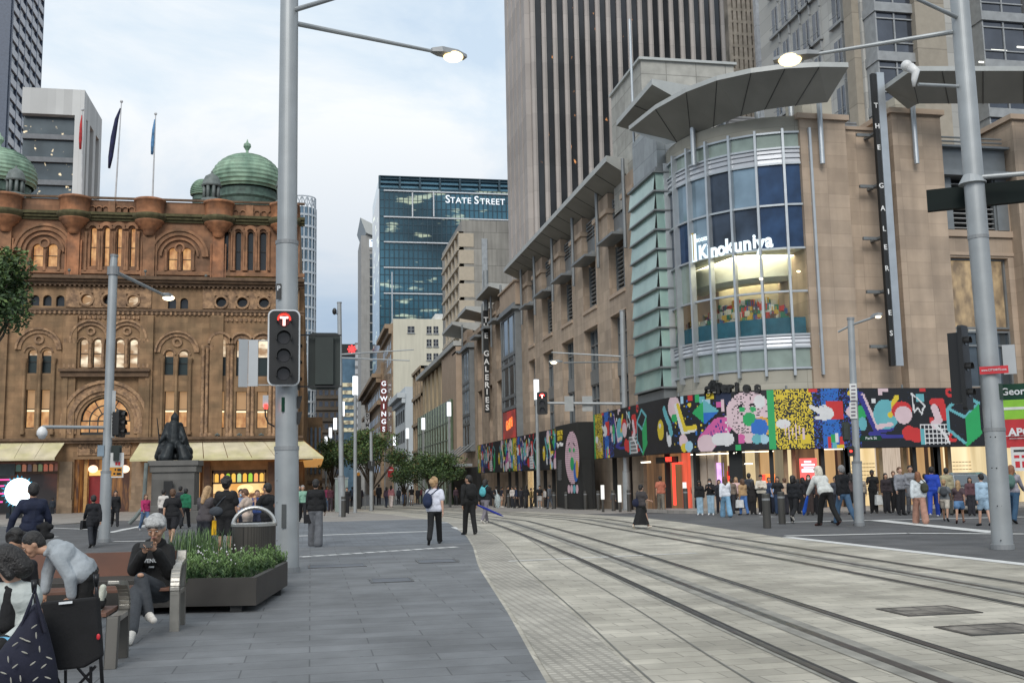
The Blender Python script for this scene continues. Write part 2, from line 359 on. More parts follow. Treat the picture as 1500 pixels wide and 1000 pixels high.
cover_plate((573,850),'bluestone access cover in the middle of the grey footpath',bcov,.3,.3)

# tactile studded paving along the granite edge
tact=mat('tactile_granite',(.40,.375,.32),.8,var=.14,sc=2,brick=(.1,.1,.022,.72,0),floor=True,spots=.2)
tag(strip(lambda y:interp(E1,y)+.05,lambda y:interp(E1,y)+.75,-6,46,.009,tact,'tactile_strip'),kind='structure')
grt=mat('joint_line',(.16,.155,.14),.85)
for o_ in (.8,1.55): tag(strip(lambda y:interp(E1,y)+o_,lambda y:interp(E1,y)+o_+.02,-6,60,.010,grt,'joint_line'),kind='structure')
# ================================================================ domed sandstone arcade on the left
sand=mat('sandstone_upper',(.30,.150,.078),.85,var=.26,sc=1.2,c2=(.21,.115,.066),brick=(1.1,.42,.012,.86,.5),bump=.25,bsc=12,streak=.3)
sandt=mat('sandstone_trim',(.33,.165,.085),.85,var=.26,sc=2,c2=(.22,.12,.065),bump=.3,bsc=10,streak=.25)
orange=mat('sandstone_orange',(.42,.18,.082),.8,var=.3,sc=2,c2=(.27,.13,.07),bump=.2,streak=.3)
tan=mat('sandstone_lower',(.305,.185,.098),.88,var=.24,sc=1.2,c2=(.225,.145,.078),brick=(1.1,.42,.012,.84,.5),bump=.25,bsc=12,streak=.25)
tant=mat('sandstone_carved',(.35,.215,.12),.88,var=.32,sc=5,c2=(.21,.13,.078),bump=.9,bsc=7)
moss=mat('mossy_ledge',(.085,.075,.035),.95,var=.4,sc=3)
mossg=mat('moss_stained_stone',(.17,.13,.025),.9,var=.35,sc=3,c2=(.22,.12,.05))
sootc=mat('weathered_cornice',(.13,.082,.05),.9,var=.35,sc=2,bump=.3)
frame=mat('dark_window_frame',(.02,.018,.015),.5)
copper=mat('green_copper',(.29,.42,.30),.6,var=.2,sc=1.5,c2=(.17,.28,.20),streak=.3)
copperd=mat('dark_copper',(.055,.095,.075),.6,var=.4,sc=3)
lead=mat('grey_lead',(.13,.15,.14),.6,var=.25,sc=3)
wwarm=emit('lit_arcade_room',(.42,.18,.06),.7,c2=(.95,.55,.22),lo=.38,hi=.75,sc=1.6,stretch=(1.5,1.5,.8))
wwhite=emit('lit_arcade_ceiling',(.34,.2,.1),.8,c2=(1.,.85,.62),lo=.42,hi=.62,sc=.8,stretch=(1,1,2.))
wblind=emit('window_blind_lit_from_behind',(.34,.19,.085),.62,base=(.2,.13,.07))
wbright=emit('room_light_band',(1.,.80,.48),1.15)
wdark=glass('dark_arcade_glass',(.03,.035,.04),.2,.1)
wteal=glass('dark_arcade_screen',(.02,.035,.035),.1,.3)
QY=85.; Q=thing('sandstone_arcade','ornate orange brown sandstone arcade with green copper domes, arched windows and cream awnings','arcade building',(-12,QY,gz(0,QY)))
q=lambda x,y:PY(x,y,QY)
def QM(): return MB(o=(0,QY,0),u=(1,0,0),n=(0,-1,0))
holes=[];heads=[];panes=[]
def win(x0,x1,yt,yb,kind,arch=True,bars=1):
    ym=(yt+yb)/2; u0=q(x0,ym)[0]; u1=q(x1,ym)[0]; xc=(x0+x1)/2; zt=q(xc,yt)[1]; zb=q(xc,yb)[1]
    holes.append((u0,u1,zb,zt)); 
    if arch: heads.append((u0,u1,zt-(u1-u0)/2,zt))
    panes.append((u0,u1,zb,zt,kind,arch,bars))
    return u0,u1,zb,zt
for w in [(47,63,357,391),(69,84,357,391),(246.5,260,362.5,395.7),(266.6,280,363,396)]: win(*w,'warm')
for w in [(132,141,333,390),(152,160,333,390),(171,178,334,390.5),(190.5,198,334,391)]: win(*w,'tall')
for w in [(326.5,334.6,338.6,395.7),(345,353,339,396),(363,371,339.5,396),(381,390,340,396)]: win(*w,'dark')
for w in [(27,39,431,447),(45,57.6,432,447.5),(63,75.6,432,448),(82,94.5,432.5,448.5),(246,258,436,452),(264,275.6,436.5,452.3)]: win(*w,'dark',bars=0)
for w in [(40.5,54,512,546.5),(61,75,512,546.5),(241,254,514,549),(261,275,514,549.5)]: win(*w,'half')
for w in [(116.6,129,496.6,538.4),(136,148.5,496.6,538.4),(169,182,497,539),(189,201.6,497,539.5)]: win(*w,'white')
for w in [(315,331,495,550),(346,362,495.5,550.5),(377,393,496,551)]: win(*w,'half2')
for w in [(37,50.4,570.6,627),(58.5,72,570.6,627),(240.5,256,573,626),(261,274,573,626),(313,329,573,627),(345,361,573.3,627.3),(376,392,573.6,627.6)]: win(*w,'blind',arch=False)
win(-22,-8,512,546,'half'); win(-20,-8,570,627,'blind',arch=False)
holes_o=[]
for cx,cy,rr in [(127,438.5,7),(159,439,7),(195,440,7),(324,442.6,7),(355,443,7),(386.7,443.6,7)]:
    u,z=q(cx,cy); r=rr/17.3; holes.append((u-r,u+r,z-r,z+r)); holes_o.append((u,z,r))
# great arch
ga=win(118,191,581.4,636.5,'great',bars=0)
# ground storey openings
shop_r=(q(310,700)[0],q(390,700)[0],gz(0,85),q(350,688)[1]); shop_l=(q(-60,700)[0],q(84,700)[0],gz(0,85),q(40,676)[1])
door=(q(108,700)[0],q(190,700)[0],gz(0,85),q(150,672)[1]); shop_c=(q(232,700)[0],q(297,700)[0],gz(0,85),q(260,682)[1])
holes+=[shop_r,shop_l,door,shop_c]
z0=gz(0,85)-.3; zc=q(200,408)[1]; zl=q(200,641)[1]; ztop=q(200,293)[1]
w=QM(); w.grid(-40,-1.0,z0,zc,holes,-.55,0,1); w.grid(-40,-1.0,zc,ztop-.1,holes,-.55,0,0)
for h in heads: 
    mi=0 if h[3]>zc else 1
    w.head(*h,-.54,0.002,mi)
for u,z,r in holes_o:
    for k in range(4):
        a=PI/2*k; pts=[(u+r*math.cos(a)*1+0*r,z+r*math.sin(a))]
        cx_,cz_=(u+r*(1 if k in(0,3) else -1),z+r*(1 if k<2 else -1))
        w.prism([(cx_,cz_)]+[(u+r*math.cos(a+PI/2*i/6),z+r*math.sin(a+PI/2*i/6)) for i in range(7)],-.5,.002,1)
# the long street front running north, roof and back
w.raw([(-1,85.55,z0),(-1,205,z0-2),(-1,205,ztop),(-1,85.55,ztop)],[(0,1,2,3)],1)
for k in range(24): w.raw(*[[( -1,86+5*k,0),(-.6,86+5*k,0),(-.6,87+5*k,0),(-1,87+5*k,0),(-1,86+5*k,zc),(-.6,86+5*k,zc),(-.6,87+5*k,zc),(-1,87+5*k,zc)],[(0,1,5,4),(1,2,6,5),(2,3,7,6)]],mi=1)
w.raw([(-40,85.5,ztop-.3),(-1,85.5,ztop-.3),(-1,205,ztop-.3),(-40,205,ztop-.3)],[(0,1,2,3)],0)
w.raw([(-40,95,z0),(-1,95,z0),(-1,95,ztop-.4),(-40,95,ztop-.4)],[(0,1,2,3)],1)
w.build('wall',[sand,tan],Q)
K={'warm':wwarm,'tall':wwarm,'dark':wdark,'white':wwhite,'great':wwarm}
for (u0,u1,zb,zt,kind,arch,bars) in panes:
    p=QM()
    if kind in K: p.box(u0-.1,u1+.1,-.40,-.36,zb-.05,zt+.05,0); mats=[K[kind],frame,wbright]
    elif kind in('half','half2'):
        zz=zb+(zt-zb)*(.80 if kind=='half' else .42+ .08); zz=zt-(u1-u0)*.62 if kind=='half' else zz
        p.box(u0-.1,u1+.1,-.40,-.36,zz,zt+.05,0).box(u0-.1,u1+.1,-.36,-.33,zb-.05,zz,2); mats=[wwhite,frame,wteal]
    else:
        zz=zb+(zt-zb)*.48
        p.box(u0-.1,u1+.1,-.40,-.36,zz,zt+.05,0).box(u0-.1,u1+.1,-.40,-.36,zb,zz-.12,2).box(u0-.1,u1+.1,-.4,-.35,zz-.12,zz,3); mats=[wblind,frame,wwarm,wbright]
    fr=p.build('window',mats,Q)
    p=QM(); t=.05
    if kind=='great':
        c=(u0+u1)/2; r=(u1-u0)/2; zs=zt-r
        for rr in (r*.33,r*.66,r*.97): p.arc(c,zs,rr-.05,rr+.05,-.36,-.26)
        for a in range(1,6): 
            an=PI*a/6; p.prism([(c+r*.33*math.cos(an)-.04,zs+r*.33*math.sin(an)),(c+r*.33*math.cos(an)+.04,zs+r*.33*math.sin(an)),(c+r*math.cos(an)+.04,zs+r*math.sin(an)),(c+r*math.cos(an)-.04,zs+r*math.sin(an))],-.36,-.27)
        p.box(u0,u1,-.36,-.27,zs-.05,zs+.05).box(u0,u1,-.36,-.24,zb,zb+.22)
        for uu in (c-r*.33,c+r*.33,c-r*.66,c+r*.66,c): p.box(uu-.04,uu+.04,-.355,-.28,zb,zs)
    else:
        p.box(u0,u0+t,-.34,-.25,zb,zt).box(u1-t,u1,-.34,-.25,zb,zt).box(u0+t,u1-t,-.34,-.25,zb,zb+t*1.6)
        if bars: p.box(u0+t,u1-t,-.34,-.26,zb+(zt-zb)*.5-.03,zb+(zt-zb)*.5+.03)
    p.build('frame',frame,fr)
# pale round windows
for i,(u,z,r) in enumerate(holes_o):
    QM().box(u-r,u+r,-.52,-.5,z-r,z+r).build('round_window',wwhite if i in(0,2) else wdark,Q)
# cornices, string courses, ledges
def band(name,y,zh,w1,mi,extra=(),x0=-40,x1=-.6,lift=0):
    z=q(210,y)[1]; m=QM(); m.box(x0,x1,0.003,w1,z-zh,z); 
    for (dw,dz0,dz1) in extra: m.box(x0,x1,0.003,w1*dw,z-zh-dz1,z-zh-dz0)
    m.build(name,mi,Q)
band('main_cornice',407,.26,.85,sootc,((.75,0.001,.2),(.45,.201,.42)))
band('ledge',640.5,.2,.55,sootc,((.7,.001,.2),))
band('parapet_cornice',314,.22,.5,moss,((.7,.001,.22),(.35,.222,.42)))
band('parapet_cap',291,.16,.22,sootc)
band('string_course',453,.18,.22,sootc,((.6,.002,.2),))
band('upper_sill_course',397,.3,.18,sandt)
def dentils(y,h,wd,pitch,x0=-24,x1=-1.2,mt=sootc,w1=.3):
    z=q(210,y)[1]; m=QM(); u=x0
    while u<x1: m.box(u,u+wd,0.004,w1,z-h,z); u+=pitch
    m.box(x0,u,.002,.03,z-h*.9,z-.02)
    m.build('dentil_course',mt,Q)
dentils(416,.3,.16,.36,w1=.38); dentils(456,.28,.16,.36,w1=.16,mt=tant); dentils(463,.25,.14,.36,-18.5,-12.7,mt=tant,w1=.16); dentils(465,.25,.14,.36,-7.4,-1.5,mt=tant,w1=.16)
# carved frieze panels
for a,b in ((97,222),(297,404)):
    u0,u1=q(a,440)[0],q(b,440)[0]; z1=q(200,421)[1]; zz=q(200,451)[1]
    fz=QM(); fz.grid(u0,u1,zz,z1,[(u-r-.1,u+r+.1,z-r-.1,z+r+.1) for u,z,r in holes_o],.004,.10)
    for u,z,r in holes_o:
        if u0<u<u1: fz.arc(u,z,r,r+.16,.004,.18,0,2*PI,20)
    fz.build('frieze_panel',tant,Q)
# archivolts
def rings(cx,ys,rads,y_unit=17.6,mt=sandt,w0=.004,n=18,leg=None):
    u,z=q(cx,ys); m=QM(); k=0
    for r0,r1,w1 in rads: m.arc(u,z,r0,r1,w0,w1,n=n)
    if leg: 
        for r0,r1,w1 in rads:
            for s in (-1,1): m.box(*sorted((u+s*r0,u+s*r1)),w0,w1,z-leg,z)
    m.build('archivolt',mt,Q); return u,z
for cx,ys in ((65,369),(263,376)):
    u,z=rings(cx,ys,((2.05,2.25,.28),(1.72,2.04,.16),(1.35,1.5,.2)),mt=sandt)
    m=QM(); m.arc(u,z+.72,.26,.4,.004,.14,0,2*PI,14); m.build('tympanum_roundel',sandt,Q)
for cs,ys,r in (((136.5,156,174.5,194),336,.40),((330.5,349,367,385.5),341,.40)):
    for c in cs: rings(c,ys,((r-.12,r+.1,.22),(r+.1,r+.2,.12)),n=10,leg=None)
for cx,ys in ((56.7,512),(259.4,516)):
    u,z=rings(cx,ys,((1.55,1.7,.26),(1.28,1.54,.12)),mt=tant); m=QM(); m.arc(u,z+.8,.2,.38,.004,.14,0,2*PI,14); m.build('tympanum_roundel',tant,Q)
    m=QM()
    for c in (-.57,.57): m.arc(u+c,z-.2,.4,.5,.004,.12)
    m.build('hood_mould',tant,Q)
for cx in (133,186):
    u,z=rings(cx,497,((1.38,1.55,.3),(1.12,1.37,.16)),mt=tant); m=QM(); m.arc(u,z+.66,.18,.34,.004,.14,0,2*PI,14)
    for c in (-.55,.55): m.arc(u+c,z-.25,.37,.47,.004,.12)
    m.build('tympanum_roundel',tant,Q)
for cx in (323,354,385): rings(cx,504,((.46,.62,.2),(.8,.98,.3),(.62,.8,.1)),mt=tant)
u,z=rings(154.5,618,((2.12,2.4,.12),(2.4,2.75,.28),(2.75,3.0,.18),(3.0,3.25,.32)),mt=tant,leg=.9)
# portico frame over the great arch
m=QM(); za=q(155,541)[1]; m.box(q(88,545)[0],q(221,545)[0],.005,.7,za-.2,za); m.box(q(90,545)[0],q(219,545)[0],.005,.5,za-.6,za-.21); m.build('portico_cornice',sootc,Q)
m=QM()
for a,b in ((92,99),(212,219)): m.box(q(a,600)[0],q(b,600)[0],.005,.35,zl,za-.6)
m.build('portico_pier',tan,Q)
def shafts(name,xs,y0,y1,mt,r=.13,cap=True,cat=None):
    for x in xs:
        ym=(y0+y1)/2; u=q(x,ym)[0]; zt=q(x,y0)[1]; zb=q(x,y1)[1]; m=MB(); c=(u,QY-.12,0)
        m.lathe(c,[(r*1.5,zb),(r*1.5,zb+.25),(r,zb+.35),(r,zt-.4),(r*1.6,zt-.15),(r*1.7,zt)],10); m.build(name,mt,Q,smooth=True)
shafts('column',(297,303,309,334,339,364,370,396,402),506,640,tant)
shafts('column',(96,103,109,132.5,151,160,166,185.5,205,211,217),497,539,tant,.11)
shafts('column',(35,57.6,78,237,257.8,278),525,636,tan,.12)
shafts('column',(44.5,66,87,243.5,263.5,283.5),366,397,sandt,.09)
shafts('column',(126,146,149.5,165,168,184,187,203,321,339.5,343,357.5,361,375.5,379,394),340,397,sandt,.085)
# mossy panel under the dark windows
m=QM(); m.box(q(318,400)[0],q(398,400)[0],.005,.06,q(350,409)[1]+.02,q(350,398)[1]-.3); m.build('moss_stained_panel',mossg,Q)
# bartizans on pilasters
for i,cx in enumerate((10,110,220,321,417)):
    u,_=q(cx,320); zt=q(cx,286+ .035*cx)[1]; zk=lambda dy: zt-dy/17.5
    m=MB(); m.lathe((u,QY-.25,0),[(0,zt+.02),(1.0,zt+.02),(1.22,zt-.05),(1.22,zt-.22),(1.12,zt-.26),(1.1,zk(22))],28,0); m.lathe((u,QY-.25,0),[(1.1,zk(22)),(1.3,zk(23)),(1.3,zk(27)),(1.2,zk(29)),(1.12,zk(31))],28,1)
    m.lathe((u,QY-.25,0),[(1.12,zk(31)),(1.12,zk(33)),(.95,zk(35)),(.93,zk(38)),(.72,zk(40)),(.70,zk(42)),(.5,zk(44)),(.46,zk(49)),(.3,zk(52))],28,2)
    m.build('bartizan',[orange,moss,orange],Q,smooth=True)
    m=QM(); zb=q(cx,410)[1]; m.box(u-.45,u+.45,.005,.3,zb,zk(49)).box(u-.62,u-.5,.005,.2,zb,zk(60)).box(u+.5,u+.62,.005,.2,zb,zk(60)); m.build('pilaster',orange if i in(1,3) else sandt,Q)
    m=QM(); m.box(u-.5,u+.5,.005,.25,zl,q(cx,455)[1]-.4); m.build('pilaster',tan,Q)
# parapet blind arcades
for a,b in ((131,198),(330,402)):
    m=QM(); u0,u1=q(a,305)[0],q(b,305)[0]; zb=q(160,306)[1]; n=6; st=(u1-u0)/7
    for k in range(7):
        if k==3: m.box(u0+st*k,u0+st*(k+1),.005,.28,zb-.75,zb+.55); continue
        m.arc(u0+st*(k+.5),zb-.05,.2,.3,.005,.12,n=8).box(u0+st*(k+.5)-.3,u0+st*(k+.5)-.2,.005,.12,zb-.5,zb-.05).box(u0+st*(k+.5)+.2,u0+st*(k+.5)+.3,.005,.12,zb-.5,zb-.05)
    m.build('blind_arcade',sandt,Q)
# floodlight brackets on the cornice
for cx,yy in ((104.5,403),(215,404.5),(303,411)):
    u,z=q(cx,yy); m=MB(); m.ball((u,QY-.75,z+.25),.12,mi=0).tube((u,QY-.75,z-.1),(u,QY-.75,z+.2),.03); m.build('floodlight',lead,Q)
# ---- domes
def dome(name,cx,ybase,rpx,ytop,Y,fin=True,parent=Q):
    X,zb=PY(cx,ybase,Y); pm=F/depth((X,Y,zb)); r=rpx/pm; zt=PY(cx,ytop,Y)[1]
    m=MB(); hh=zt-zb; dr=hh*.22
    m.lathe((X,Y,zb-3),[(r*.86,0),(r*.86,3),(r*.9,3+dr*.2),(r*.86,3+dr*.5),(r*.86,3+dr)],40,1)
    pts=[]; n=13
    for k in range(n+1):
        a=PI*(-.12+.60*k/n); rr=r*math.cos(a); z=zb+dr+ (hh-dr)*(math.sin(a)+math.sin(PI*.12))/(math.sin(PI*.48)+math.sin(PI*.12))
        if pts: pts+=[(pts[-1][0]*.5+rr*.5+.0,pts[-1][1]*.5+z*.5),(rr+.07,z-.02),(rr+.07,z+.06)]
        pts.append((rr,z+.07))
    m.lathe((X,Y,0),pts,40,0); o=m.build(name,[copper,copperd],parent,smooth=False)
    m=MB(); m.lathe((X,Y,0),[(r*.5,zt-.55),(r*.42,zt-.2),(r*.1,zt)],8,0); m.build('dome_cap',copperd,o)
    if fin:
        m=MB(); m.lathe((X,Y,zt),[(.28,-.1),(.12,.3),(.12,.45),(.34,.8),(.30,1.05),(.1,1.2),(.02,1.5)],12); m.build('finial',copper,o)
    return X,zb,r
dome('dome',361,299,51,228,92); dome('dome',-4,291,52,219,92)
dome('small_dome',297,296,17,264,95,False)
def lantern(cx,yb,rpx,yt,Y=86):
    X,zb=PY(cx,yb,Y); zt=PY(cx,yt,Y)[1]; pm=F/depth((X,Y,zb)); r=rpx/pm; h=zt-zb
    m=MB()
    for k in range(8):
        a=PI*k/4+PI/8; m.tube((X+r*.8*math.cos(a),Y+r*.8*math.sin(a),zb),(X+r*.8*math.cos(a),Y+r*.8*math.sin(a),zb+h*.5),r*.2,n=6)
    m.lathe((X,Y,zb),[(r*1.1,-.4),(r*1.1,.1),(r*.9,.15)],16); m.lathe((X,Y,zb),[(r*1.0,h*.45),(r*1.15,h*.5),(r*1.0,h*.54),(r*.95,h*.65),(r*.7,h*.8),(r*.25,h*.88),(r*.1,h*.92),(r*.12,h*.95),(.01,h)],16)
    m.lathe((X,Y,zb),[(r*.5,0),(r*.5,h*.5)],10,1)
    m.build('lantern_turret',[lead,copperd],Q,smooth=True)
lantern(309.5,294,13,250); lantern(417,297,12,250); lantern(22,286,13,242)
# ---- awnings
canvas=mat('cream_canvas',(.60,.53,.37),.85,var=.14,sc=1.2,c2=(.53,.48,.27))
under=emit('glowing_canvas_underside',(.75,.30,.05),.35,c2=(.9,.5,.14),sc=2,stretch=(1,3,3),base=(.5,.35,.15))  # lamp light under the awning put into the canvas as orange glow
def awning(x0,x1,xb0,xb1,lab):
    u0,zt=q(x0,646); u1=q(x1,646)[0]; Yf=QY-2.3; b0,zb=PY(xb0,672.5,Yf); b1=PY(xb1,672.5,Yf)[0]
    m=MB(); n=max(4,int((u1-u0)/1.5)); 
    for k in range(n):
        f0,f1=k/n,(k+1)/n-.004
        a=Vector((u0+(u1-u0)*f0,QY-.05,zt)); b=Vector((u0+(u1-u0)*f1,QY-.05,zt)); c=Vector((b0+(b1-b0)*f1,Yf,zb)); d=Vector((b0+(b1-b0)*f0,Yf,zb))
        dn=Vector((0,0,.05)); m.raw([a,b,c,d,a-dn,b-dn,c-dn,d-dn],[(0,3,2,1),(4,5,6,7),(0,4,7,3),(3,7,6,2),(1,2,6,5)])
    m.slab([(b0,Yf-.02),(b1,Yf-.02),(b1,Yf+.03),(b0,Yf+.03)],zb-.16,zb-.0)
    o=m.build('awning',canvas,Q); return u0,u1,b0,b1,zt,zb,Yf
awning(-60,98,-70,80,'')
u0,u1,b0,b1,zt,zb,Yf=awning(207,443,190,474,'')
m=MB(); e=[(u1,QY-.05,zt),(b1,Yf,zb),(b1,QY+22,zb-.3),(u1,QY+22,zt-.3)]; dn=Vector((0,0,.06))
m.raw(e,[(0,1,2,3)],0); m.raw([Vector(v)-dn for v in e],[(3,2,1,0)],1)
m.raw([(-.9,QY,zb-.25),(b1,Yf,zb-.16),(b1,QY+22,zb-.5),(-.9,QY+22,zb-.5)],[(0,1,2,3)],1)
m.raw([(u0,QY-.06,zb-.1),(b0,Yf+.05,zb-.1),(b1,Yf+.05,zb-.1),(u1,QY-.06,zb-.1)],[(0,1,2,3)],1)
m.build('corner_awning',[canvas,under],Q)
red_=mat('red_panel',(.22,.012,.012),.5)
ink=mat('dark_lettering',(.03,.03,.03),.6)
o=text('QUEEN VICTORIA',.36,sootc,bold=.01); u,z=q(154,652.5); put(o,Q,(u,QY-.14,z)); 
o=text('BUILDING',.36,sootc,bold=.01); u,z=q(154,660.5); put(o,Q,(u,QY-.14,z)); 
m=QM(); m.box(q(115,655)[0],q(190,655)[0],.004,.1,q(150,666)[1],q(150,648)[1]); 
for a in ((114,115.2),(190,191.2)): m.box(q(a[0],655)[0],q(a[1],655)[0],.004,.14,q(150,666)[1],q(150,648)[1])
m.build('name_panel',tant,Q)
# ---- shopfronts
shopglow=emit('shop_interior',(.75,.36,.09),.8,c2=(1.0,.68,.3),lo=.4,hi=.65,sc=.7)
goods=emit('shop_goods',(.12,.05,.025),.9,c2=(.85,.5,.22),lo=.42,hi=.66,sc=3.,stretch=(1,1,1.6))
shopdark=emit('dim_shop_interior',(.016,.012,.012),.8,c2=(.05,.02,.015),sc=.5)
timber=mat('brown_shop_timber',(.085,.04,.018),.5,var=.3,sc=3)
u0,u1,zb,zt=shop_r; m=QM(); za=q(350,706)[1]
m.box(u0,u1,-1.6,-1.5,zb,q(350,722)[1],1).box(u0,u1,-1.65,-1.55,q(350,722)[1],zt,0); m.build('shop_interior',[shopglow,goods],Q)
m=QM(); m.box(u0,u1,-.3,-.15,q(350,708)[1],q(350,705.5)[1]).box(u0,u1,-.3,-.15,q(350,692.5)[1],zt).box(u0,u0+.12,-.3,-.15,zb,zt).box(u1-.12,u1,-.3,-.15,zb,zt); n=9; st=(u1-u0-.3)/n; zc0,zc1=q(350,705.5)[1],q(350,692.5)[1]
cols=[(.9,.5,.08),(.95,.42,.12),(.35,.6,.03),(.95,.55,.08),(.5,.65,.3),(.95,.5,.06),(.35,.65,.06),(.95,.4,.12),(.95,.55,.1)]
for k in range(n):
    a=u0+.15+st*k; m.box(a,a+st*.14,-.3,-.16,zc0,zc1).box(a+st*.86,a+st,-.3,-.16,zc0,zc1); m.head(a+st*.14,a+st*.86,zc1-st*.4,zc1+.001,-.3,-.17)
    p=QM(); p.box(a+st*.14,a+st*.86,-.28,-.25,zc0,zc1); p.build('coloured_glass_pane',emit('stained_glass_%d'%k,cols[k],.75),Q)
m.build('shop_frame',timber,Q)
c=q(353,701+12)[0:2]; m=QM(); m.prism([(q(358,713)[0]+.62*math.cos(2*PI*k/24),q(358,715.5)[1]+.36*math.sin(2*PI*k/24)) for k in range(24)],-1.2,-1.1); m.build('oval_shop_sign',emit('oval_sign',(1.,.72,.35),.95),Q)
u0,u1,zb,zt=shop_l; m=QM(); m.box(u0,u1,-1.6,-1.5,zb,zt); m.build('shop_interior',shopdark,Q)
m=QM(); zc0,zc1=q(50,690)[1],q(50,679)[1]
for k in range(8):
    a=q(22+7.9*k,684)[0]; m.box(a+.38,a+.45,-.3,-.16,zc0,zc1)
    p=QM(); p.box(a,a+.36,-.28,-.25,zc0,zc1-.1); p.arc(a+.18,zc1-.2,0,.18,-.28,-.25,n=8); p.build('coloured_glass_pane',emit('dim_glass_%d'%k,[(.04,.07,.06),(.25,.10,.06),(.06,.05,.06),(.15,.09,.05),(.10,.13,.07),(.28,.08,.05),(.26,.09,.05),(.1,.04,.03)][k],.8),Q)
m.box(u0,u1,-.3,-.16,zc0-.2,zc0); m.build('shop_frame',timber,Q)
m=QM(); m.box(q(-20,690)[0],q(22,690)[0],-.1,.1,q(0,697)[1],q(0,679)[1]); m.build('grey_shop_panel',mat('grey_panel',(.08,.1,.11),.5),Q)
u0,u1,zb,zt=door; m=QM(); m.box(u0,u1,-2.2,-2.1,zb,zt,0).box(u0,u0+.25,-2.1,-.5,zb,zt,0); m.build('entrance_interior',emit('entrance_glow',(.05,.018,.008),.8,c2=(.36,.16,.04),lo=.45,hi=.8,sc=1.2,stretch=(3,3,.5)),Q)
m=QM(); m.box(q(126,720)[0],q(147,720)[0],-1.1,-1.0,zb,q(136,697)[1]); m.build('red_door',red_,Q)
m=QM(); m.box(q(127,693)[0],q(148,693)[0],-1.1,-.95,q(136,696)[1],q(136,688)[1]); m.build('lit_door_sign',emit('door_sign',(.95,.55,.15),.9),Q)
m=QM(); m.box(q(121,700)[0],q(126,700)[0],-.8,-.5,zb,zt); m.build('timber_post',mat('pale_timber',(.45,.25,.08),.6),Q)  # post in a paler, more orange timber colour
for x in (134,181): 
    u,z=q(x,686.5); m=MB(); m.ball((u,QY+.6,z),.36,.36,.3); m.build('pendant_lamp',emit('pendant_glow',(1.,.62,.4),1.6),Q)
u0,u1,zb,zt=shop_c; m=QM(); m.box(u0,u1,-1.2,-1.1,zb,zt); m.build('shop_interior',mat('brown_shop_wall',(.12,.06,.025),.6),Q)
m=QM(); m.box(q(284,715)[0],q(292,715)[0],-.3,-.1,zb,zt); m.build('lit_side_window',wwarm,Q)
for a,b in ((85,107),(191,232),(297,309),(391,436)):
    m=QM(); m.box(q(a,720)[0],q(b,720)[0],.005,.3,z0,q(a,728)[1]-.2).box(q(a,720)[0]+.08,q(b,720)[0]-.08,.005,.2,q(a,728)[1]-.2,q(a,676)[1]); m.build('base_pier',mat('pier_stone',(.24,.17,.11),.85,var=.2,brick=(1.,.5,.01,.85,.5)) if a<240 else timber,Q)
for x in (319,351,383):
    u,z=q(x,636); m=MB(); m.ball((u,QY-.4,z),.1).ball((u-.14,QY-.4,z-.06),.07).ball((u+.14,QY-.4,z-.06),.07).tube((u,QY-.4,z-.3),(u,QY-.4,z),.04); m.build('floodlight',lead,Q)
# ---- flags on the roof
polew=mat('white_flagpole',(.5,.5,.5),.5)
for (xb,xt,yt,Y,fl,lab) in ((168,178,149,90,'navy','white flagpole with a furled navy flag above the arcade parapet'),(223,228,167,90,'sky','white flagpole with a furled pale blue flag above the arcade parapet'),(120,121,161,94,'red','white flagpole with a furled red flag in front of the pale concrete office block')):
    X0,z0_=PY(xb,296,Y); X1,z1=PY(xt,yt,Y); t=thing('flagpole',lab,'flagpole',(X0,Y,z0_-1))
    m=MB(); m.tube((X0,Y,z0_-1),(X1,Y,z1),.085,.04,8); m.ball((X1,Y,z1),.13); m.build('pole',polew,t)
    dx=(X1-X0)/(z1-z0_); m=MB(); fz=[(z1-.6,.0,.06),(z1-1.6,.45,.16),(z1-3.2,.75,.22),(z1-4.9,.95,.2),(z1-5.9,1.05,.1)] if fl=='navy' else [(z1-.5,.0,.05),(z1-1.4,.25,.12),(z1-2.6,.35,.16),(z1-3.6,.45,.1)]
    off=.55 if fl=='navy' else .3
    pts=[(X1-dx*(z1-z)-o*off*(1 if fl=='navy' else .9)-.05,Y,z) for z,o,rr in fz]; m.path(pts,[rr for _,_,rr in fz],8)
    m.build('flag',mat(fl+'_flag',{'navy':(.01,.012,.05),'sky':(.08,.2,.36),'red':(.4,.03,.03)}[fl],.8,var=.4,sc=3),t,smooth=True)
# ================================================================ stone and glass shopping arcade on the right
stone=mat('pink_beige_stone',(.46,.355,.262),.85,var=.11,sc=1.0,c2=(.39,.305,.23),brick=(1.25,.62,.012,.80,0),bump=.1,bsc=15,streak=.22)
stonep=mat('stone_plain',(.41,.315,.235),.85,var=.08,sc=1.0)
stoneg=mat('pale_stone',(.37,.35,.29),.85,var=.08,sc=1,brick=(1.25,.7,.012,.7,0))
greym=mat('grey_painted_metal',(.20,.215,.22),.45,.3,var=.1)
lightm=mat('light_metal',(.42,.45,.47),.35,.5,var=.08)
zinc=mat('zinc_panels',(.27,.29,.295),.4,.45,var=.12,brick=(1.6,1.3,.02,.6,0))
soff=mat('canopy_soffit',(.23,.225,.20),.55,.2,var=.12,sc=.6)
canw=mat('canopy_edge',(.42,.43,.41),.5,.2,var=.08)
green=mat('green_channel_glass',(.34,.47,.42),.25,.15,var=.14,sc=.8,c2=(.25,.38,.35))
dglass=glass('dark_office_glass',(.10,.12,.135),.55,.08,sc=.6)
dgl2=glass('drum_blue_glass',(.045,.085,.19),.45,.06,sc=.35,var=.6)
louv=mat('louvre_blade',(.30,.30,.29),.5,.2); black=mat('matt_black',(.012,.013,.013),.6); void=mat('dark_void',(.006,.006,.007),.9)
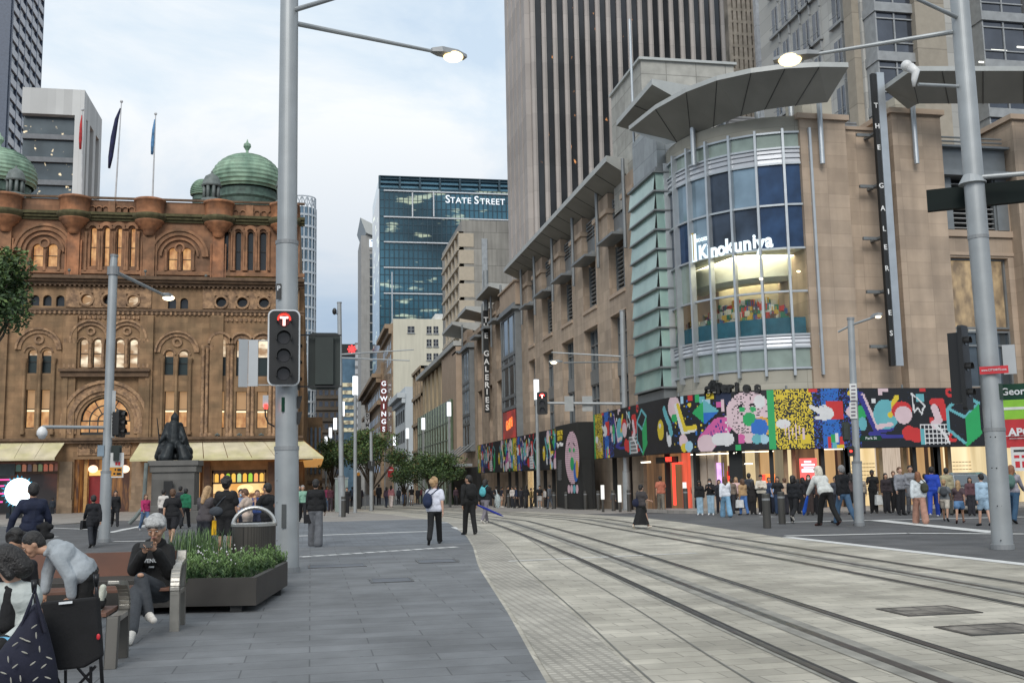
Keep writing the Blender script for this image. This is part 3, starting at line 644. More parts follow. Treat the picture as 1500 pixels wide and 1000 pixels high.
gald=thing('shopping_arcade','pinkish stone shopping arcade with a curved glass corner drum and winged grey canopies','shopping arcade',(18,43,0))
A=gald
def PZ(px,py,z): d=ray(px,py); t=(z-H)/d[2]; return (d[0]*t,d[1]*t)
GX=18.
def WM(): return MB(o=(GX,0,0),u=(0,1,0),n=(-1,0,0))
def SM(Y=43.): return MB(o=(0,Y,0),u=(1,0,0),n=(0,-1,0))
# --- west front: bays with recessed windows between piers
bays=[(57.4,60.6),(63.6,66.9),(69.9,73.2),(76.2,79.5),(82.7,85.0)]
far=[(97.9,100.5),(103.2,104.9),(109.6,112.4)]
gl=[(88.0,94.7),(114.8,120.5)]; gl2=[(123.9,127.4)]
zL0,zL1,zW0,zW1=12.5,16.5,4.6,11.2
m=WM(); hs=[]
for a,b in bays: hs+=[(a,b,zW0,zW1),(a,b,zL0,19.2)]
for a,b in far+gl2: hs+=[(a,b,zW0,11.0),(a,b,12.2,17.5)]
for a,b in gl: hs.append((a,b,zW0,16.3))
m.grid(55.2,86.5,-1.5,18.0,hs,-1.0,0,0); m.grid(86.5,135,-2.5,18.0,hs,-1.0,0.003,0)
m.box(55.2,135,-9,-1.0,-2.5,18.9,1)
m.build('west_wall',[stone,stonep],A)
def pane(m_,a,b,z0,z1,w=-.55,nv=1,zs=(),name='window',g=dglass,fr=greym,fw=.09):
    p=m_(); p.box(a,b,w-.03,w,z0,z1); o=p.build(name,g,A)
    p=m_(); p.box(a,a+fw,w+.001,w+.12,z0,z1).box(b-fw,b,w+.001,w+.12,z0,z1).box(a+fw,b-fw,w+.001,w+.12,z0,z0+fw).box(a+fw,b-fw,w+.001,w+.12,z1-fw,z1)
    for k in range(1,nv+1): c=a+(b-a)*k/(nv+1); p.box(c-.045,c+.045,w+.001,w+.13,z0+fw,z1-fw)
    for z in zs: p.box(a+fw,b-fw,w+.002,w+.11,z-.05,z+.05)
    p.build('frame',fr,o); return o
def louvres(m_,a,b,z0,z1,w=-.5,pitch=.27):
    p=m_(); p.box(a,b,w-.3,w-.28,z0,z1,1); z=z0+.1
    c=(a+b)/2
    while z<z1-.1: p.box(a+.1,c-.06,w-.27,w-.02,z,z+.05,0).box(c+.06,b-.1,w-.27,w-.02,z,z+.05,0); z+=pitch
    p.box(a,a+.1,w-.2,w+.05,z0,z1,2).box(b-.1,b,w-.2,w+.05,z0,z1,2).box(c-.06,c+.06,w-.2,w+.04,z0,z1,2)
    p.build('louvre_screen',[louv,void,greym],A)
for i,(a,b) in enumerate(bays):
    pane(WM,a,b,8.5,zW1,nv=2,zs=(10.2,)); pane(WM,a,b,zW0,7.6,nv=2,zs=(6.6,))
    p=WM(); p.box(a,b,-.6,-.35,7.6,8.5); p.build('spandrel_panel',greym,A)
    louvres(WM,a,b,zL0+.02,15.6)
    p=WM(); p.box(a-.15,b+.15,-.3,.75,15.65,15.8).prism([(a-.15,15.8),(b+.15,15.8),(b+.1,16.0),(a-.1,16.0)],-.3,.3); p.build('sunshade',greym,A)
    p=WM(); p.box(a,b,-.6,-.4,15.9,17.4).box(a,b,-.9,-.88,17.4,19.2,1)
    for z in (17.5,17.75,18.0,18.25,18.5): p.box(a,b,-.45,-.35,z,z+.07)
    p.box(a,a+.08,-.46,-.34,17.4,18.6).box(b-.08,b,-.46,-.34,17.4,18.6).box((a+b)/2-.04,(a+b)/2+.04,-.46,-.34,17.4,18.6); p.build('balcony_rail',[greym,void],A)
    p=WM(); p.box(a-.03,b+.03,-.02,.09,zL0-.22,zL0+.0).box(a-.03,b+.03,-.02,.05,11.22,11.32); p.build('sill',stonep,A)
for i,(a,b) in enumerate(far+gl2):
    pane(WM,a,b,zW0,11.0,nv=1,zs=(7.6,8.4)); louvres(WM,a,b,12.2,16.6,pitch=.35)
    p=WM(); p.box(a-.2,b+.2,-.3,.8,16.7,16.95); p.build('sunshade',greym,A)
for a,b in gl:
    p=WM(); p.box(a,b,-.3,.5,zW0,16.2,1); 
    for z in (zW0+.0,7.6,8.6,11.5,12.3,15.9): p.box(a-.05,b+.05,-.2,.58,z,z+.3,0)
    for c in (a,a+.9,(a+b)/2,b-.9,b): p.box(c-.06,c+.06,-.2,.57,zW0,16.2,0)
    p.box(a-.4,b+.4,-.2,.9,16.2,16.45).box(a-.2,b+.2,-.2,.7,16.45,16.8); p.build('bay_window',[greym,dglass],A)
a,b=gl[0]; p=WM(); p.box(a+.2,b-.3,.585,.6,zW0+.0,7.5); p.build('red_lit_window',emit('red_neon_room',(.09,.008,.005),1.,c2=(.22,.012,.008),sc=.6),A)
nm=emit('orange_neon',(1.,.16,.03),1.6); o=text('Grill’d',.85,nm,bold=.03); o.data.transform(Matrix.Diagonal((1,1,1,1))); put(o,A,(GX-.63,91.2,6.3),rz=-PI/2,ry=R_(-6))
# pier caps and roof posts
pc=[(55.2,57.4),(60.6,63.6),(66.9,69.9),(73.2,76.2),(79.5,82.7)]
for a,b in pc+[(85.0,88.0),(94.7,97.9),(100.5,103.2),(104.9,109.6),(120.5,123.9)]:
    p=WM(); p.box(a-.12,b+.12,-.9,.14,17.75,18.05).box(a+.2,b-.2,-.8,-.1,18.05,19.1); p.build('pier_cap',stonep,A)
    p=MB(); c=(a+b)/2; p.tube((GX-.25,c,14.6),(GX-.25,c,19.9),.11,n=8); p.build('canopy_post',greym,A)
p=WM(); p.box(87.6,95.2,-.5,.55,16.6,18.6); p.box(87.4,95.4,-.5,.7,18.6,18.75); p.build('stone_pylon',stonep,A)
# winged canopies: outer edge given in the photo at height z, underside slopes down to the wall
def wing(name,edge,z,xin,drop=1.0,th=.35,mats=None):
    m=MB(); n=len(edge); o=[Vector((x,y,z)) for x,y in edge]; inn=[Vector((ix,iy,z-drop)) for ix,iy in xin]
    vs=[v+Vector((0,0,th)) for v in o]+o+inn+[v+Vector((0,0,drop+th)) for v in inn]
    fs0=[];
    for i in range(n-1):
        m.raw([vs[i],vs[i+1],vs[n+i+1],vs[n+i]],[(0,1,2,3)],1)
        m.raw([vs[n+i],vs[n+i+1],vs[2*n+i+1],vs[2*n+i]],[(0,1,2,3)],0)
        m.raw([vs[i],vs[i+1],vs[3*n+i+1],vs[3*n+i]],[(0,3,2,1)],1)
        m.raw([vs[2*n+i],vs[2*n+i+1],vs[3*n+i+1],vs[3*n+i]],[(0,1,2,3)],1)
    for i in range(1,n-1):
        a,b_=vs[n+i],vs[2*n+i]; m.tube(a-Vector((0,0,.01)),b_-Vector((0,0,.01)),.022,n=4,mi=2)
    for i in (0,n-1): m.raw([vs[i],vs[n+i],vs[2*n+i],vs[3*n+i]],[(0,1,2,3)],1)
    return m.build(name,[soff,canw,mat('soffit_joint',(.06,.06,.055),.7)],A)
def wing2(name,pts,z,inner,drop): return wing(name,[PZ(*p,z) for p in pts],z,inner,drop)
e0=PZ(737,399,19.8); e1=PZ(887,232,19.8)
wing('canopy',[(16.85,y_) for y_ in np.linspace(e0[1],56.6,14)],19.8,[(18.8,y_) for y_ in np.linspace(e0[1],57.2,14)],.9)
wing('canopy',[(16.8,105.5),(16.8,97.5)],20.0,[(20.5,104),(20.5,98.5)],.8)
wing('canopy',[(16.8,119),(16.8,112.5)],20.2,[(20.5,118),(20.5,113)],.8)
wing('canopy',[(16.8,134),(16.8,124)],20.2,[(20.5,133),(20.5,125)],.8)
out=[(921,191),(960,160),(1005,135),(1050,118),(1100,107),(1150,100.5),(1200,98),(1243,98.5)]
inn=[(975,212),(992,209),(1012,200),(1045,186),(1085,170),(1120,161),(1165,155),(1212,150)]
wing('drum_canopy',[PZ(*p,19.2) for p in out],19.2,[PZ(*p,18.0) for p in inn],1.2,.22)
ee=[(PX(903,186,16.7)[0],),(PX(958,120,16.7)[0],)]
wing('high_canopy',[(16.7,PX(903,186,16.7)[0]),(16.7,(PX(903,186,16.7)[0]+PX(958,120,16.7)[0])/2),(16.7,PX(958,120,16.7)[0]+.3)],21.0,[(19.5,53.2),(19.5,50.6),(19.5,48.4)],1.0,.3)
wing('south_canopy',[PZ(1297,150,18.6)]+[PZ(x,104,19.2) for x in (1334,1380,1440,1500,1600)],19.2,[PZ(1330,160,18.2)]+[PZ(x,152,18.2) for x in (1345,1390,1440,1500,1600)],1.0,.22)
# --- green glass stack
Ya,Yb=PX(968,450,17.2)[0],PX(930,450,17.2)[0]
m=MB(); z=5.9; k=0
while z<16.9:
    z1=z+1.0
    for (p0,p1) in (((17.15,Yb),(17.15,Ya)),((17.15,Ya),(18.4,Ya-.0))):
        dx=-.12 if p0[0]==p1[0] else 0; dy=-.12 if dx==0 else 0
        a=Vector((p0[0]+dx,p0[1]+dy,z)); b=Vector((p1[0]+dx,p1[1]+dy,z)); c=Vector((p1[0],p1[1],z1)); d=Vector((p0[0],p0[1],z1)); m.quad(a,b,c,d,0)
    z=z1
m.build('green_glass_stack',green,A)
m=MB(); z=5.9
while z<17.0: m.slab([(16.98,Ya-.17),(18.5,Ya-.17),(18.5,Yb),(16.98,Yb)],z-.05,z+.03); z+=1.0
m.slab([(17.2,Ya),(18.5,Ya),(18.5,Yb),(17.2,Yb)],4.9,5.85); m.slab([(17.2,Ya+.05),(18.3,Ya+.05),(18.3,Yb-.05),(17.2,Yb-.05)],5.8,17.2)
m.build('stack_frame',greym,A)
# --- zinc lift tower and rooftop box
m=MB(); m.slab([(17.4,Ya+.3),(19.6,Ya+.3),(19.6,Yb+.1),(17.4,Yb+.1)],17.05,19.8); m.build('lift_tower',zinc,A)
m=MB(); m.slab([(18.3,54),(23.9,54),(23.9,60),(18.3,60)],17.5,25.0,0); m.slab([(18.15,53.85),(24.05,53.85),(24.05,60),(18.15,60)],25.0,25.15,1); m.build('rooftop_box',[mat('pale_roof_panels',(.38,.37,.33),.8,brick=(1.8,1.1,.03,.6,0)),canw],A)
m=MB(); m.tube((17.6,53.6,15.5),(17.6,53.6,27.2),.07); m.build('mast',lightm,A)
# --- corner drum
DC=(23.15,48.3); DR=5.33; A0=3.02015; DA=.2256123
def dp(i,r=DR): a=A0+DA*i; return (DC[0]+r*math.cos(a),DC[1]+r*math.sin(a))
def curved(r,z0,z1,i0=0,i1=7,n=28):
    m=MB(); m.lathe((DC[0],DC[1],0),[(r,z0),(r,z1)],n,0,A0+DA*i0,A0+DA*i1); return m
Z=dict(top=17.61,c1=17.22,c0=16.48,w0=15.74,r1=13.79,r2=11.75,r3=9.75,r4=7.77,b0=7.2,g0=6.25,st=5.0)
m=curved(DR+.02,Z['st'],Z['g0'],-.3,7.2); m.build('drum_base',stoneg,A,smooth=False)
m=MB(); m.lathe((DC[0],DC[1],0),[(DR-.05,Z['c1']),(DR+.05,Z['c1']+.0),(DR+.05,18.0),(DR-.6,18.0)],28,0,A0-.1,A0+DA*7.1); m.build('drum_coping',stoneg,A)
grn=mat('pale_green_spandrel_glass',(.27,.33,.29),.15,.2,var=.12)
for a_,b_ in ((4.8,7.3),(11.75,18)): m=MB(); m.lathe((DC[0],DC[1],0),[(DR-.4,a_),(DR-.4,b_)],28,0,A0-.2,A0+DA*7.1); m.build('drum_core',void,A)
# the lit bookshop floor behind clear glass
iw=mat('shop_white_plaster',(.62,.64,.56),.8,var=.05); cl_=mat('clear_drum_glass',(.80,.90,.86),.02,trans=1.); teal2=mat('teal_counter_panel',(.02,.13,.20),.4,var=.2)
m=MB(); m.lathe((DC[0],DC[1],0),[(DR-.1,11.72),(.5,11.72)],28,0,A0-.3,A0+DA*7.4); m.build('shop_ceiling',iw,A)
m=MB(); m.lathe((DC[0],DC[1],0),[(DR-1.5,11.7),(DR-1.5,10.7),(DR-1.8,10.5),(DR-2.6,10.5)],24,0,A0-.3,A0+DA*7.4); m.build('ceiling_bulkhead',iw,A)
m=MB(); m.lathe((DC[0],DC[1],0),[(DR-.1,7.35),(.4,7.35)],28,0,A0-.3,A0+DA*7.4); m.build('shop_floor',mat('shop_floor_timber',(.22,.15,.09),.5),A)
m=MB(); m.lathe((DC[0],DC[1],0),[(DR-3.0,7.3),(DR-3.0,11.72)],20,0,A0-.5,A0+DA*7.8); m.build('shop_back_wall',mat('shop_cream_wall',(.50,.44,.32),.8),A)
m=MB(); m.lathe((DC[0],DC[1],0),[(DR-.3,7.3),(DR-.3,8.6),(DR-.55,8.6)],28,0,A0-.1,A0+DA*7.1); m.build('shop_counter',teal2,A)
rb_=random.Random(21); cols_=[mat('book_%d'%k,c,.6) for k,c in enumerate(((.5,.05,.04),(.6,.55,.45),(.05,.12,.3),(.55,.35,.06),(.04,.2,.12),(.12,.07,.05),(.6,.6,.58)))]
for sh_ in range(3):
    m=MB(); r_b=DR-(1.3,2.2,2.8)[sh_]
    for k in range(46):
        a_=A0-.1+(DA*7.3)*k/46; z_=7.4
        if rb_.random()<.25: continue
        while z_<(8.9,9.3,9.7)[sh_]:
            h_=rb_.uniform(.18,.34); c_=(DC[0]+r_b*math.cos(a_),DC[1]+r_b*math.sin(a_)); w_=rb_.uniform(.07,.13); t_=Vector((-math.sin(a_),math.cos(a_),0))*w_; n_=Vector((math.cos(a_),math.sin(a_),0))*.12
            m.slab([(c_[0]-t_.x,c_[1]-t_.y),(c_[0]+t_.x,c_[1]+t_.y),(c_[0]+t_.x-n_.x,c_[1]+t_.y-n_.y),(c_[0]-t_.x-n_.x,c_[1]-t_.y-n_.y)],z_,z_+h_*.9,rb_.randrange(7)); z_+=h_+.04
    tag(m.build('book_display',cols_,A),kind='stuff')
pl_=bpy.data.lights.new('shop_fill_light','AREA'); pl_.energy=330; pl_.size=4.5; pl_.color=(1,.86,.62); plo=bpy.data.objects.new('shop_fill_light',pl_); COL.objects.link(plo); plo.location=(DC[0]-1.6,DC[1]-1.8,11.6)  # added fill light to brighten the bookshop floor
room=emit('lit_shop_ceiling',(.20,.25,.20),1.,c2=(.42,.43,.31),sc=.5,lo=.40,hi=.58,base=(.1,.1,.1),stretch=(1,1,2.2)); 
books=emit('lit_shop_shelves',(.045,.04,.035),1.,c2=(.30,.19,.10),sc=4.5,lo=.42,hi=.64,stretch=(1,1,1.3)); teal=mat('teal_counter_panel',(.015,.12,.19),.3,var=.2)
bsign=mat('blue_sign_backing',(.024,.055,.12),.12,.35,var=.4,sc=1.2); skyg=glass('sky_reflection_glass',(.22,.30,.36),.5,.08,sc=.5,var=.35); dimg=glass('tower_reflection_glass',(.035,.05,.075),.25,.08,sc=1.,var=.5); UP=[(dimg,dimg),(skyg,bsign),(skyg,skyg),(dimg,dimg),(skyg,dimg),(bsign,bsign),(bsign,bsign)]  # sky and tower reflections are put into the pane tints, column by column
for i in range(7):
    g1,g2=UP[i]; rows=[(Z['c0'],Z['c1'],grn),(Z['r1'],Z['w0'],g1),(Z['r2'],Z['r1'],g2),(Z['r3'],Z['r2'],cl_ if i>1 else grn),(Z['r4'],Z['r3'],cl_),(Z['g0'],Z['b0'],grn)]
    for z0,z1,mt in rows:
        m=MB(); a,b=dp(i),dp(i+1); m.quad(Vector((*a,z0)),Vector((*b,z0)),Vector((*b,z1)),Vector((*a,z1))); m.build('window_pane',mt,A)
for z0,z1 in ((Z['w0'],Z['c0']),(Z['b0'],Z['r4'])):
    m=MB(); 
    for i in range(7):
        for k in range(3):
            h=(z1-z0)/3; a,b=dp(i,DR+.04),dp(i+1,DR+.04); c,d=dp(i,DR+.10),dp(i+1,DR+.10)
            m.quad(Vector((*c,z0+h*k+.02)),Vector((*d,z0+h*k+.02)),Vector((*b,z0+h*k+h)),Vector((*a,z0+h*k+h))); m.quad(Vector((*c,z0+h*k+.02)),Vector((*d,z0+h*k+.02)),Vector((*b,z0+h*k)),Vector((*a,z0+h*k)))
    m.build('metal_band',mat('pale_metal_band',(.38,.40,.43),.35,.3,var=.06),A)
for i in range(8):
    a=dp(i,DR-.05); b=dp(i,DR+.28); t=Vector((b[1]-a[1],-(b[0]-a[0]),0)).normalized()*.055
    m=MB(); m.slab([(a[0]-t.x,a[1]-t.y),(b[0]-t.x,b[1]-t.y),(b[0]+t.x,b[1]+t.y),(a[0]+t.x,a[1]+t.y)],5.9,17.35); m.build('mullion',lightm,A)
for z in (Z['c1'],Z['c0'],Z['w0'],Z['r1'],Z['r2'],Z['r3'],Z['r4'],Z['b0'],Z['g0']):
    m=MB()
    for i in range(7):
        a,b,c,d=dp(i,DR-.02),dp(i+1,DR-.02),dp(i+1,DR+.12),dp(i,DR+.12); m.slab([a,d,c,b],z-.045,z+.045)
    m.build('transom',lightm,A)
lampm=emit('downlight',(1.,.82,.55),3.)
m=MB(); 
for x,y in ((1158,401),(1185,394),(1110,409),(1197,420)): X,z=PY(x,y,43.9); m.ball((X,43.55 if x<1150 else 43.1,z-.05),.10,.05,.05)
m.build('downlights',lampm,A)
# bookshop lettering: each letter follows the curve of the glass
kin=emit('white_lit_letters',(.80,.93,1.),.95); Lh=.95
import itertools
def on_drum(ch,px,py,h,mt,bold=.03,r=DR+.16,name='letter'):
    best=min(((proj_x(dp(t/100,r),12.4)-px)**2,t) for t in range(0,700)); t=best[1]/100; p=dp(t,r); z=ZAT(px,py,*p); a=A0+DA*t
    o=text(ch,h,mt,name=name,bold=bold,ext=.02); put(o,A,(p[0],p[1],z),rz=a+PI/2,sx=.88); return o
def proj_x(p,z):
    d=RW.T@np.array([p[0],p[1],z-H]); return 750+F*d[0]/d[2]
for ch,x,y in (('K',1029,370),('i',1037.5,368),('n',1045.5,367.5),('o',1056,365),('k',1067.5,361),('u',1080.5,360),('n',1094,357.5),('i',1104.5,354.5),('y',1113.5,355.5),('a',1126,353)):
    on_drum(ch,x,y,.66,kin,bold=.035)
on_drum('BOOKS',1028,351,.17,kin,bold=.008,name='small_lettering')
for x,y,w_,mt in ((1013,363,.34,mat('ochre_shape',(.55,.40,.12),.5)),(1016.5,364,.3,kin)):
    t=min(((proj_x(dp(t/100,DR+.14),12.4)-x)**2,t) for t in range(0,700))[1]/100; p=dp(t,DR+.14); z=ZAT(x,y,*p); a=A0+DA*t; dv=Vector((-math.sin(a),math.cos(a),0))*w_/2
    m=MB(); m.slab([(p[0]-dv.x,p[1]-dv.y),(p[0]+dv.x,p[1]+dv.y),(p[0]+dv.x+.03,p[1]+dv.y+.03),(p[0]-dv.x+.03,p[1]-dv.y+.03)],z-.65,z+.7); m.build('bookshop_emblem',mt,A)
# columns carrying the drum canopy
for x,y0,y1,Y in ((987,262,200,50),(1016,225,170,46),(1110,182,150,44.2),(1160,180,148,43.9),(1060,205,165,45)):
    d=ray(x,y0); X,z0=PY(x,y0,Y); X1,z1=PY(x,y1,Y); m=MB(); m.tube((X,Y,z0-.6),(X,Y,z1+.4),.13,n=10); m.build('canopy_post',lightm,A)
m=MB(); m.slab([(20.5,47.2),(27.5,47.2),(27.5,52),(20.5,52)],17.0,19.4); m.build('plant_room',[mat('plant_louvres',(.10,.10,.10),.6,brick=(30,.16,.04,2.2,0))],A)
# --- south front
S=lambda x,y,Y=43.:PY(x,y,Y)
def sbox(name,x0,x1,z0,z1,Y0,Y1,mt): m=MB(); m.slab([(x0,Y0),(x1,Y0),(x1,Y1),(x0,Y1)],z0,z1); return m.build(name,mt,A)
sbox('stone_pier',22.1,24.4,4.8,17.8,42.9,46,stone); sbox('pier_cap',21.95,24.55,17.8,18.05,42.75,46,stonep); sbox('pier_top',22.5,24.0,18.05,19.2,43.3,45,stoneg)
sbox('stone_wall',24.4,26.8,4.8,17.6,43.5,46,stone); sbox('wall_coping',24.4,26.8,17.6,17.75,43.4,46,stonep)
sbox('stone_pier',26.8,29.35,4.8,18.3,42.9,46,stone); sbox('pier_cap',26.65,29.5,18.3,18.55,42.75,46,stonep); sbox('pier_top',27.3,28.9,18.55,19.3,43.3,45,stoneg)
m=SM(43.6); m.grid(29.35,33.2,4.8,15.9,[(29.5,33.1,12.95,15.9),(29.6,32.9,5.4,11.6)],-1,0); m.build('stone_bay',stone,A)
sbox('stone_pier',33.2,36.2,4.8,18.3,42.9,46,stone); sbox('pier_cap',33.05,36.35,18.3,18.55,42.75,46,stonep); sbox('stone_wall',36.2,60,4.8,17.6,43.5,46,stone)
m=SM(43.6); m.box(29.4,33.15,-.6,.5,15.5,15.75).box(29.5,33.1,-.6,.1,15.75,16.9).box(29.45,33.15,-.2,.45,16.9,17.0)
for z in (17.1,17.3,17.5): m.box(29.5,33.1,-.1,.0,z,z+.06)
m.box(29.5,30.1,-.5,.05,12.95,15.5).box(32.5,33.1,-.5,.05,12.95,15.5); m.build('louvre_housing',greym,A)
louvres(lambda:SM(43.6),30.1,32.5,12.95,15.5,w=-.1,pitch=.24)
m=SM(43.6); m.box(29.35,33.2,.001,.12,12.6,12.9); m.box(29.35,33.2,.001,.06,11.7,11.85); m.build('sill',stonep,A)
pane(lambda:SM(43.6),29.6,32.9,8.2,11.6,w=-.4,nv=1,g=emit('lit_upper_shop',(.12,.085,.05),1.,c2=(.36,.26,.14),sc=1.6,lo=.36,hi=.72,stretch=(1.6,1.6,.9))); pane(lambda:SM(43.6),29.6,32.9,5.4,8.1,w=-.4,nv=3,zs=(7.4,))
for x,y0,y1 in ((1205,240,160),(1343,240,150)):
    X,z0=S(x,y0,42.6); z1=S(x,y1,42.6)[1]; m=MB(); m.tube((X,42.6,z0),(X,42.6,z1+.5),.12); m.build('canopy_post',lightm,A)
# vertical sign on the recessed wall, standing off on brackets
u0,zt=S(1268,112,42.6); u1,zb=S(1299,537,42.6)
X=25.75; SG=thing('vertical_sign','tall black and grey fin lettered THE GALERIES on the wall right of the glass drum','sign',(X,42.5,zb))
m=MB(); m.slab([(X-.23,42.2),(X-.02,42.2),(X-.02,42.4),(X-.23,42.4)],zb,zt); m.build('sign_board',black,SG)
m=MB(); m.slab([(X,42.15),(X+.36,42.15),(X+.36,42.35),(X,42.35)],zb,zt+.05); m.build('sign_fin',lightm,SG)
for y in (198,273,349,427,507):
    z=S(1280,y,42.9)[1]; m=MB(); m.slab([(X-.75,42.92),(X+.75,42.92),(X+.75,43.05),(X-.75,43.05)],z-.07,z+.07); m.slab([(X-.1,42.4),(X+.1,42.4),(X+.1,43.5),(X-.1,43.5)],z-.05,z+.05); m.build('bracket',greym,SG)
wl=mat('white_lettering',(.75,.75,.73),.6)
for ch,y in zip('THEGALERIES',(155,185,216,272,305,335,362,393,427,458,488)):
    z=S(1280,y,42.2)[1]; o=text(ch,.24,wl,name='letter',bold=.006); put(o,SG,(X-.125,42.19,z))
# vertical sign projecting over George Street
Yg=PX(712,500,17.6)[0]
u0,zt=PY(708,455,Yg); u1,zb=PY(717,604,Yg); SG=thing('vertical_sign','long black projecting sign with white THE GALERIES lettering high above the street','sign',(17.6,Yg,zb))
m=MB(); m.slab([(u0,Yg-.1),(u1+.02,Yg-.1),(u1+.02,Yg+.15),(u0,Yg+.15)],zb,zt); m.build('sign_board',black,SG)
for ch,y in zip('THEGALERIES',(469,478,492,518,530,541,553,564,574,586,597)):
    z=PY(712,y,Yg)[1]; o=text(ch,.58,wl,name='letter',bold=.02); put(o,SG,((u0+u1)/2,Yg-.11,z))
m=MB(); m.tube((u0+.3,Yg,zt),(u0+.3,Yg,zt+4.2),.25,n=6); m.build('sign_mast',greym,SG)
# ================================================================ pixel art on the street hoarding
path=[(16.8,105.5)]+[(16.8,y) for y in np.arange(105,48.9,-.5)]+[(16.8+6.2*(1-math.cos(t)),48.7-6.2*math.sin(t)) for t in np.linspace(0,PI/2,16)[1:]]+[(x,42.5) for x in np.arange(23.5,44,.5)]
path=np.array(path); seg=np.hypot(*np.diff(path,axis=0).T); cum=np.r_[0,np.cumsum(seg)]
def pth(s):
    s=min(max(s,0),cum[-1]-1e-6); i=int(np.searchsorted(cum,s,side='right')-1); f=(s-cum[i])/seg[i]; return path[i]*(1-f)+path[i+1]*f
Sx=[(proj_x(pth(s),4),s) for s in np.arange(0,cum[-1],.25)]
def s_of(px): return float(np.interp(px,[a for a,_ in Sx],[b for _,b in Sx]))
PAL={'k':(.008,.009,.012),'n':(.012,.02,.05),'y':(.62,.47,.03),'b':(.02,.13,.46),'r':(.52,.03,.03),'g':(.02,.33,.10),'w':(.62,.62,.62),'p':(.62,.47,.50),'m':(.55,.10,.30),'t':(.12,.38,.42),'v':(.03,.03,.22),'o':(.62,.33,.05),'s':(.33,.52,.62)}
keys=list(PAL); amats=[mat('paint_'+k,PAL[k],.55,var=.05) for k in keys]
rng=random.Random(7)
CW=.05; BH=2.62; NR=int(BH/CW); PER=s_of(1125)-s_of(871); NC=int(PER/CW)
art=np.full((NR,NC),keys.index('k')); art[:,int(NC*.15):][np.random.RandomState(3).rand(NR,NC-int(NC*.15))>.985]=keys.index('n')
rs=np.random.RandomState(5); yy,xx=np.mgrid[0:NR,0:NC]; X_=xx*CW; Y_=yy*CW     # Y_ downwards from the top
def C(c,mask,p=1.): 
    mk=mask if p>=1 else mask&(rs.rand(NR,NC)<p); art[mk]=keys.index(c)
def disc(c,x,y,rx,ry=None): ry=ry or rx; C(c,((X_-x)/rx)**2+((Y_-y)/ry)**2<1)
def rect(c,x0,x1,y0,y1,p=1.): C(c,(X_>=x0)&(X_<x1)&(Y_>=y0)&(Y_<y1),p)
def seg_(c,x0,y0,x1,y1,w):
    dx,dy=x1-x0,y1-y0; L2=dx*dx+dy*dy; t=np.clip(((X_-x0)*dx+(Y_-y0)*dy)/L2,0,1); C(c,np.hypot(X_-x0-t*dx,Y_-y0-t*dy)<w)
def pl(c,pts,w):
    for a,b in zip(pts,pts[1:]): seg_(c,*a,*b,w)
e=lambda px:(px-1127)/31.6; f_=lambda py:(py-571)/32.
rect('g',0,.22,0,9); rect('y',.25,1.9,0,9,.62); C('k',(xx%2==1)&(X_>.25)&(X_<1.9)&(rs.rand(NR,NC)<.35)); rect('y',e(1138),e(1146),f_(576),f_(583)); rect('y',e(1168),e(1181),f_(634),f_(647))
disc('w',e(1145),f_(618),.32,.2)
for i in range(6): rect('p',e(1146+5*i),e(1148+5*i),f_(618+i%3*3),f_(634+i%2*6))
rect('v',1.9,4.1,0,9,.28); rect('b',1.9,4.1,0,9,.14); rect('b',e(1199),e(1224),0,9,.85); rect('r',e(1205),e(1230),f_(588),f_(614)); rect('r',e(1181),e(1194),f_(570),f_(575))
seg_('w',e(1184),f_(595),e(1204),f_(609),.09); disc('w',e(1206),f_(605),.32,.28); 
for i in range(3): seg_('w',e(1193+i*5),f_(598-i*2),e(1204+i*3),f_(604),.06)
seg_('w',e(1191),f_(611),e(1204),f_(612),.08)
rect('r',e(1206),e(1210),f_(637),f_(653)); rect('g',e(1210),e(1217),f_(634),f_(645)); rect('t',e(1212),e(1218),f_(645),f_(653)); rect('w',e(1216),e(1221),f_(633),f_(646)); rect('r',e(1222),e(1229),f_(638),f_(648)); rect('y',e(1218),e(1229),f_(648),f_(653))
disc('y',e(1243),f_(577),.16,.12); disc('p',e(1242),f_(603),.24,.22); disc('g',e(1257),f_(606),.26,.36); disc('t',e(1259),f_(620),.2,.3); disc('p',e(1247),f_(618),.15,.25)
pl('v',[(e(1259),f_(580)),(e(1280),f_(629)),(e(1302),f_(625))],.17); pl('p',[(e(1262),f_(580)),(e(1282),f_(626)),(e(1303),f_(621))],.085)
disc('t',e(1296),f_(607),.62,.66); pl('v',[(e(1259),f_(582)),(e(1278),f_(630))],.09); pl('p',[(e(1281),f_(624)),(e(1303),f_(621))],.09); pl('y',[(e(1302),f_(608)),(e(1308),f_(604)),(e(1308),f_(592)),(e(1314),f_(583))],.12)
disc('r',e(1321),f_(602),.5,.42); disc('p',e(1323),f_(608),.42,.40); rect('p',e(1286),e(1302),f_(570),f_(575)); rect('p',e(1286),e(1292),f_(575),f_(580)); rect('w',e(1275),e(1281),f_(585),f_(591))
disc('r',e(1330),f_(634),.35,.33); disc('r',e(1341),f_(637),.32,.33); pl('v',[(e(1270),f_(634)),(e(1295),f_(638)),(e(1318),f_(638))],.09)
rect('m',e(1338),e(1352),f_(568),f_(571)); rect('r',e(1350),e(1360),f_(571),f_(575)); rect('t',e(1345),e(1357),f_(579),f_(590)); pl('w',[(e(1338),f_(577)),(e(1340),f_(604)),(e(1346),f_(598)),(e(1352),f_(607)),(e(1354),f_(600)),(e(1358),f_(596)),(e(1340),f_(579))],.035)
pl('r',[(e(1370),f_(590)),(e(1384),f_(590)),(e(1386),f_(612))],.16); rect('r',e(1364),e(1370),f_(612),f_(620)); pl('p',[(e(1372),f_(598)),(e(1378),f_(616)),(e(1370),f_(622))],.17)
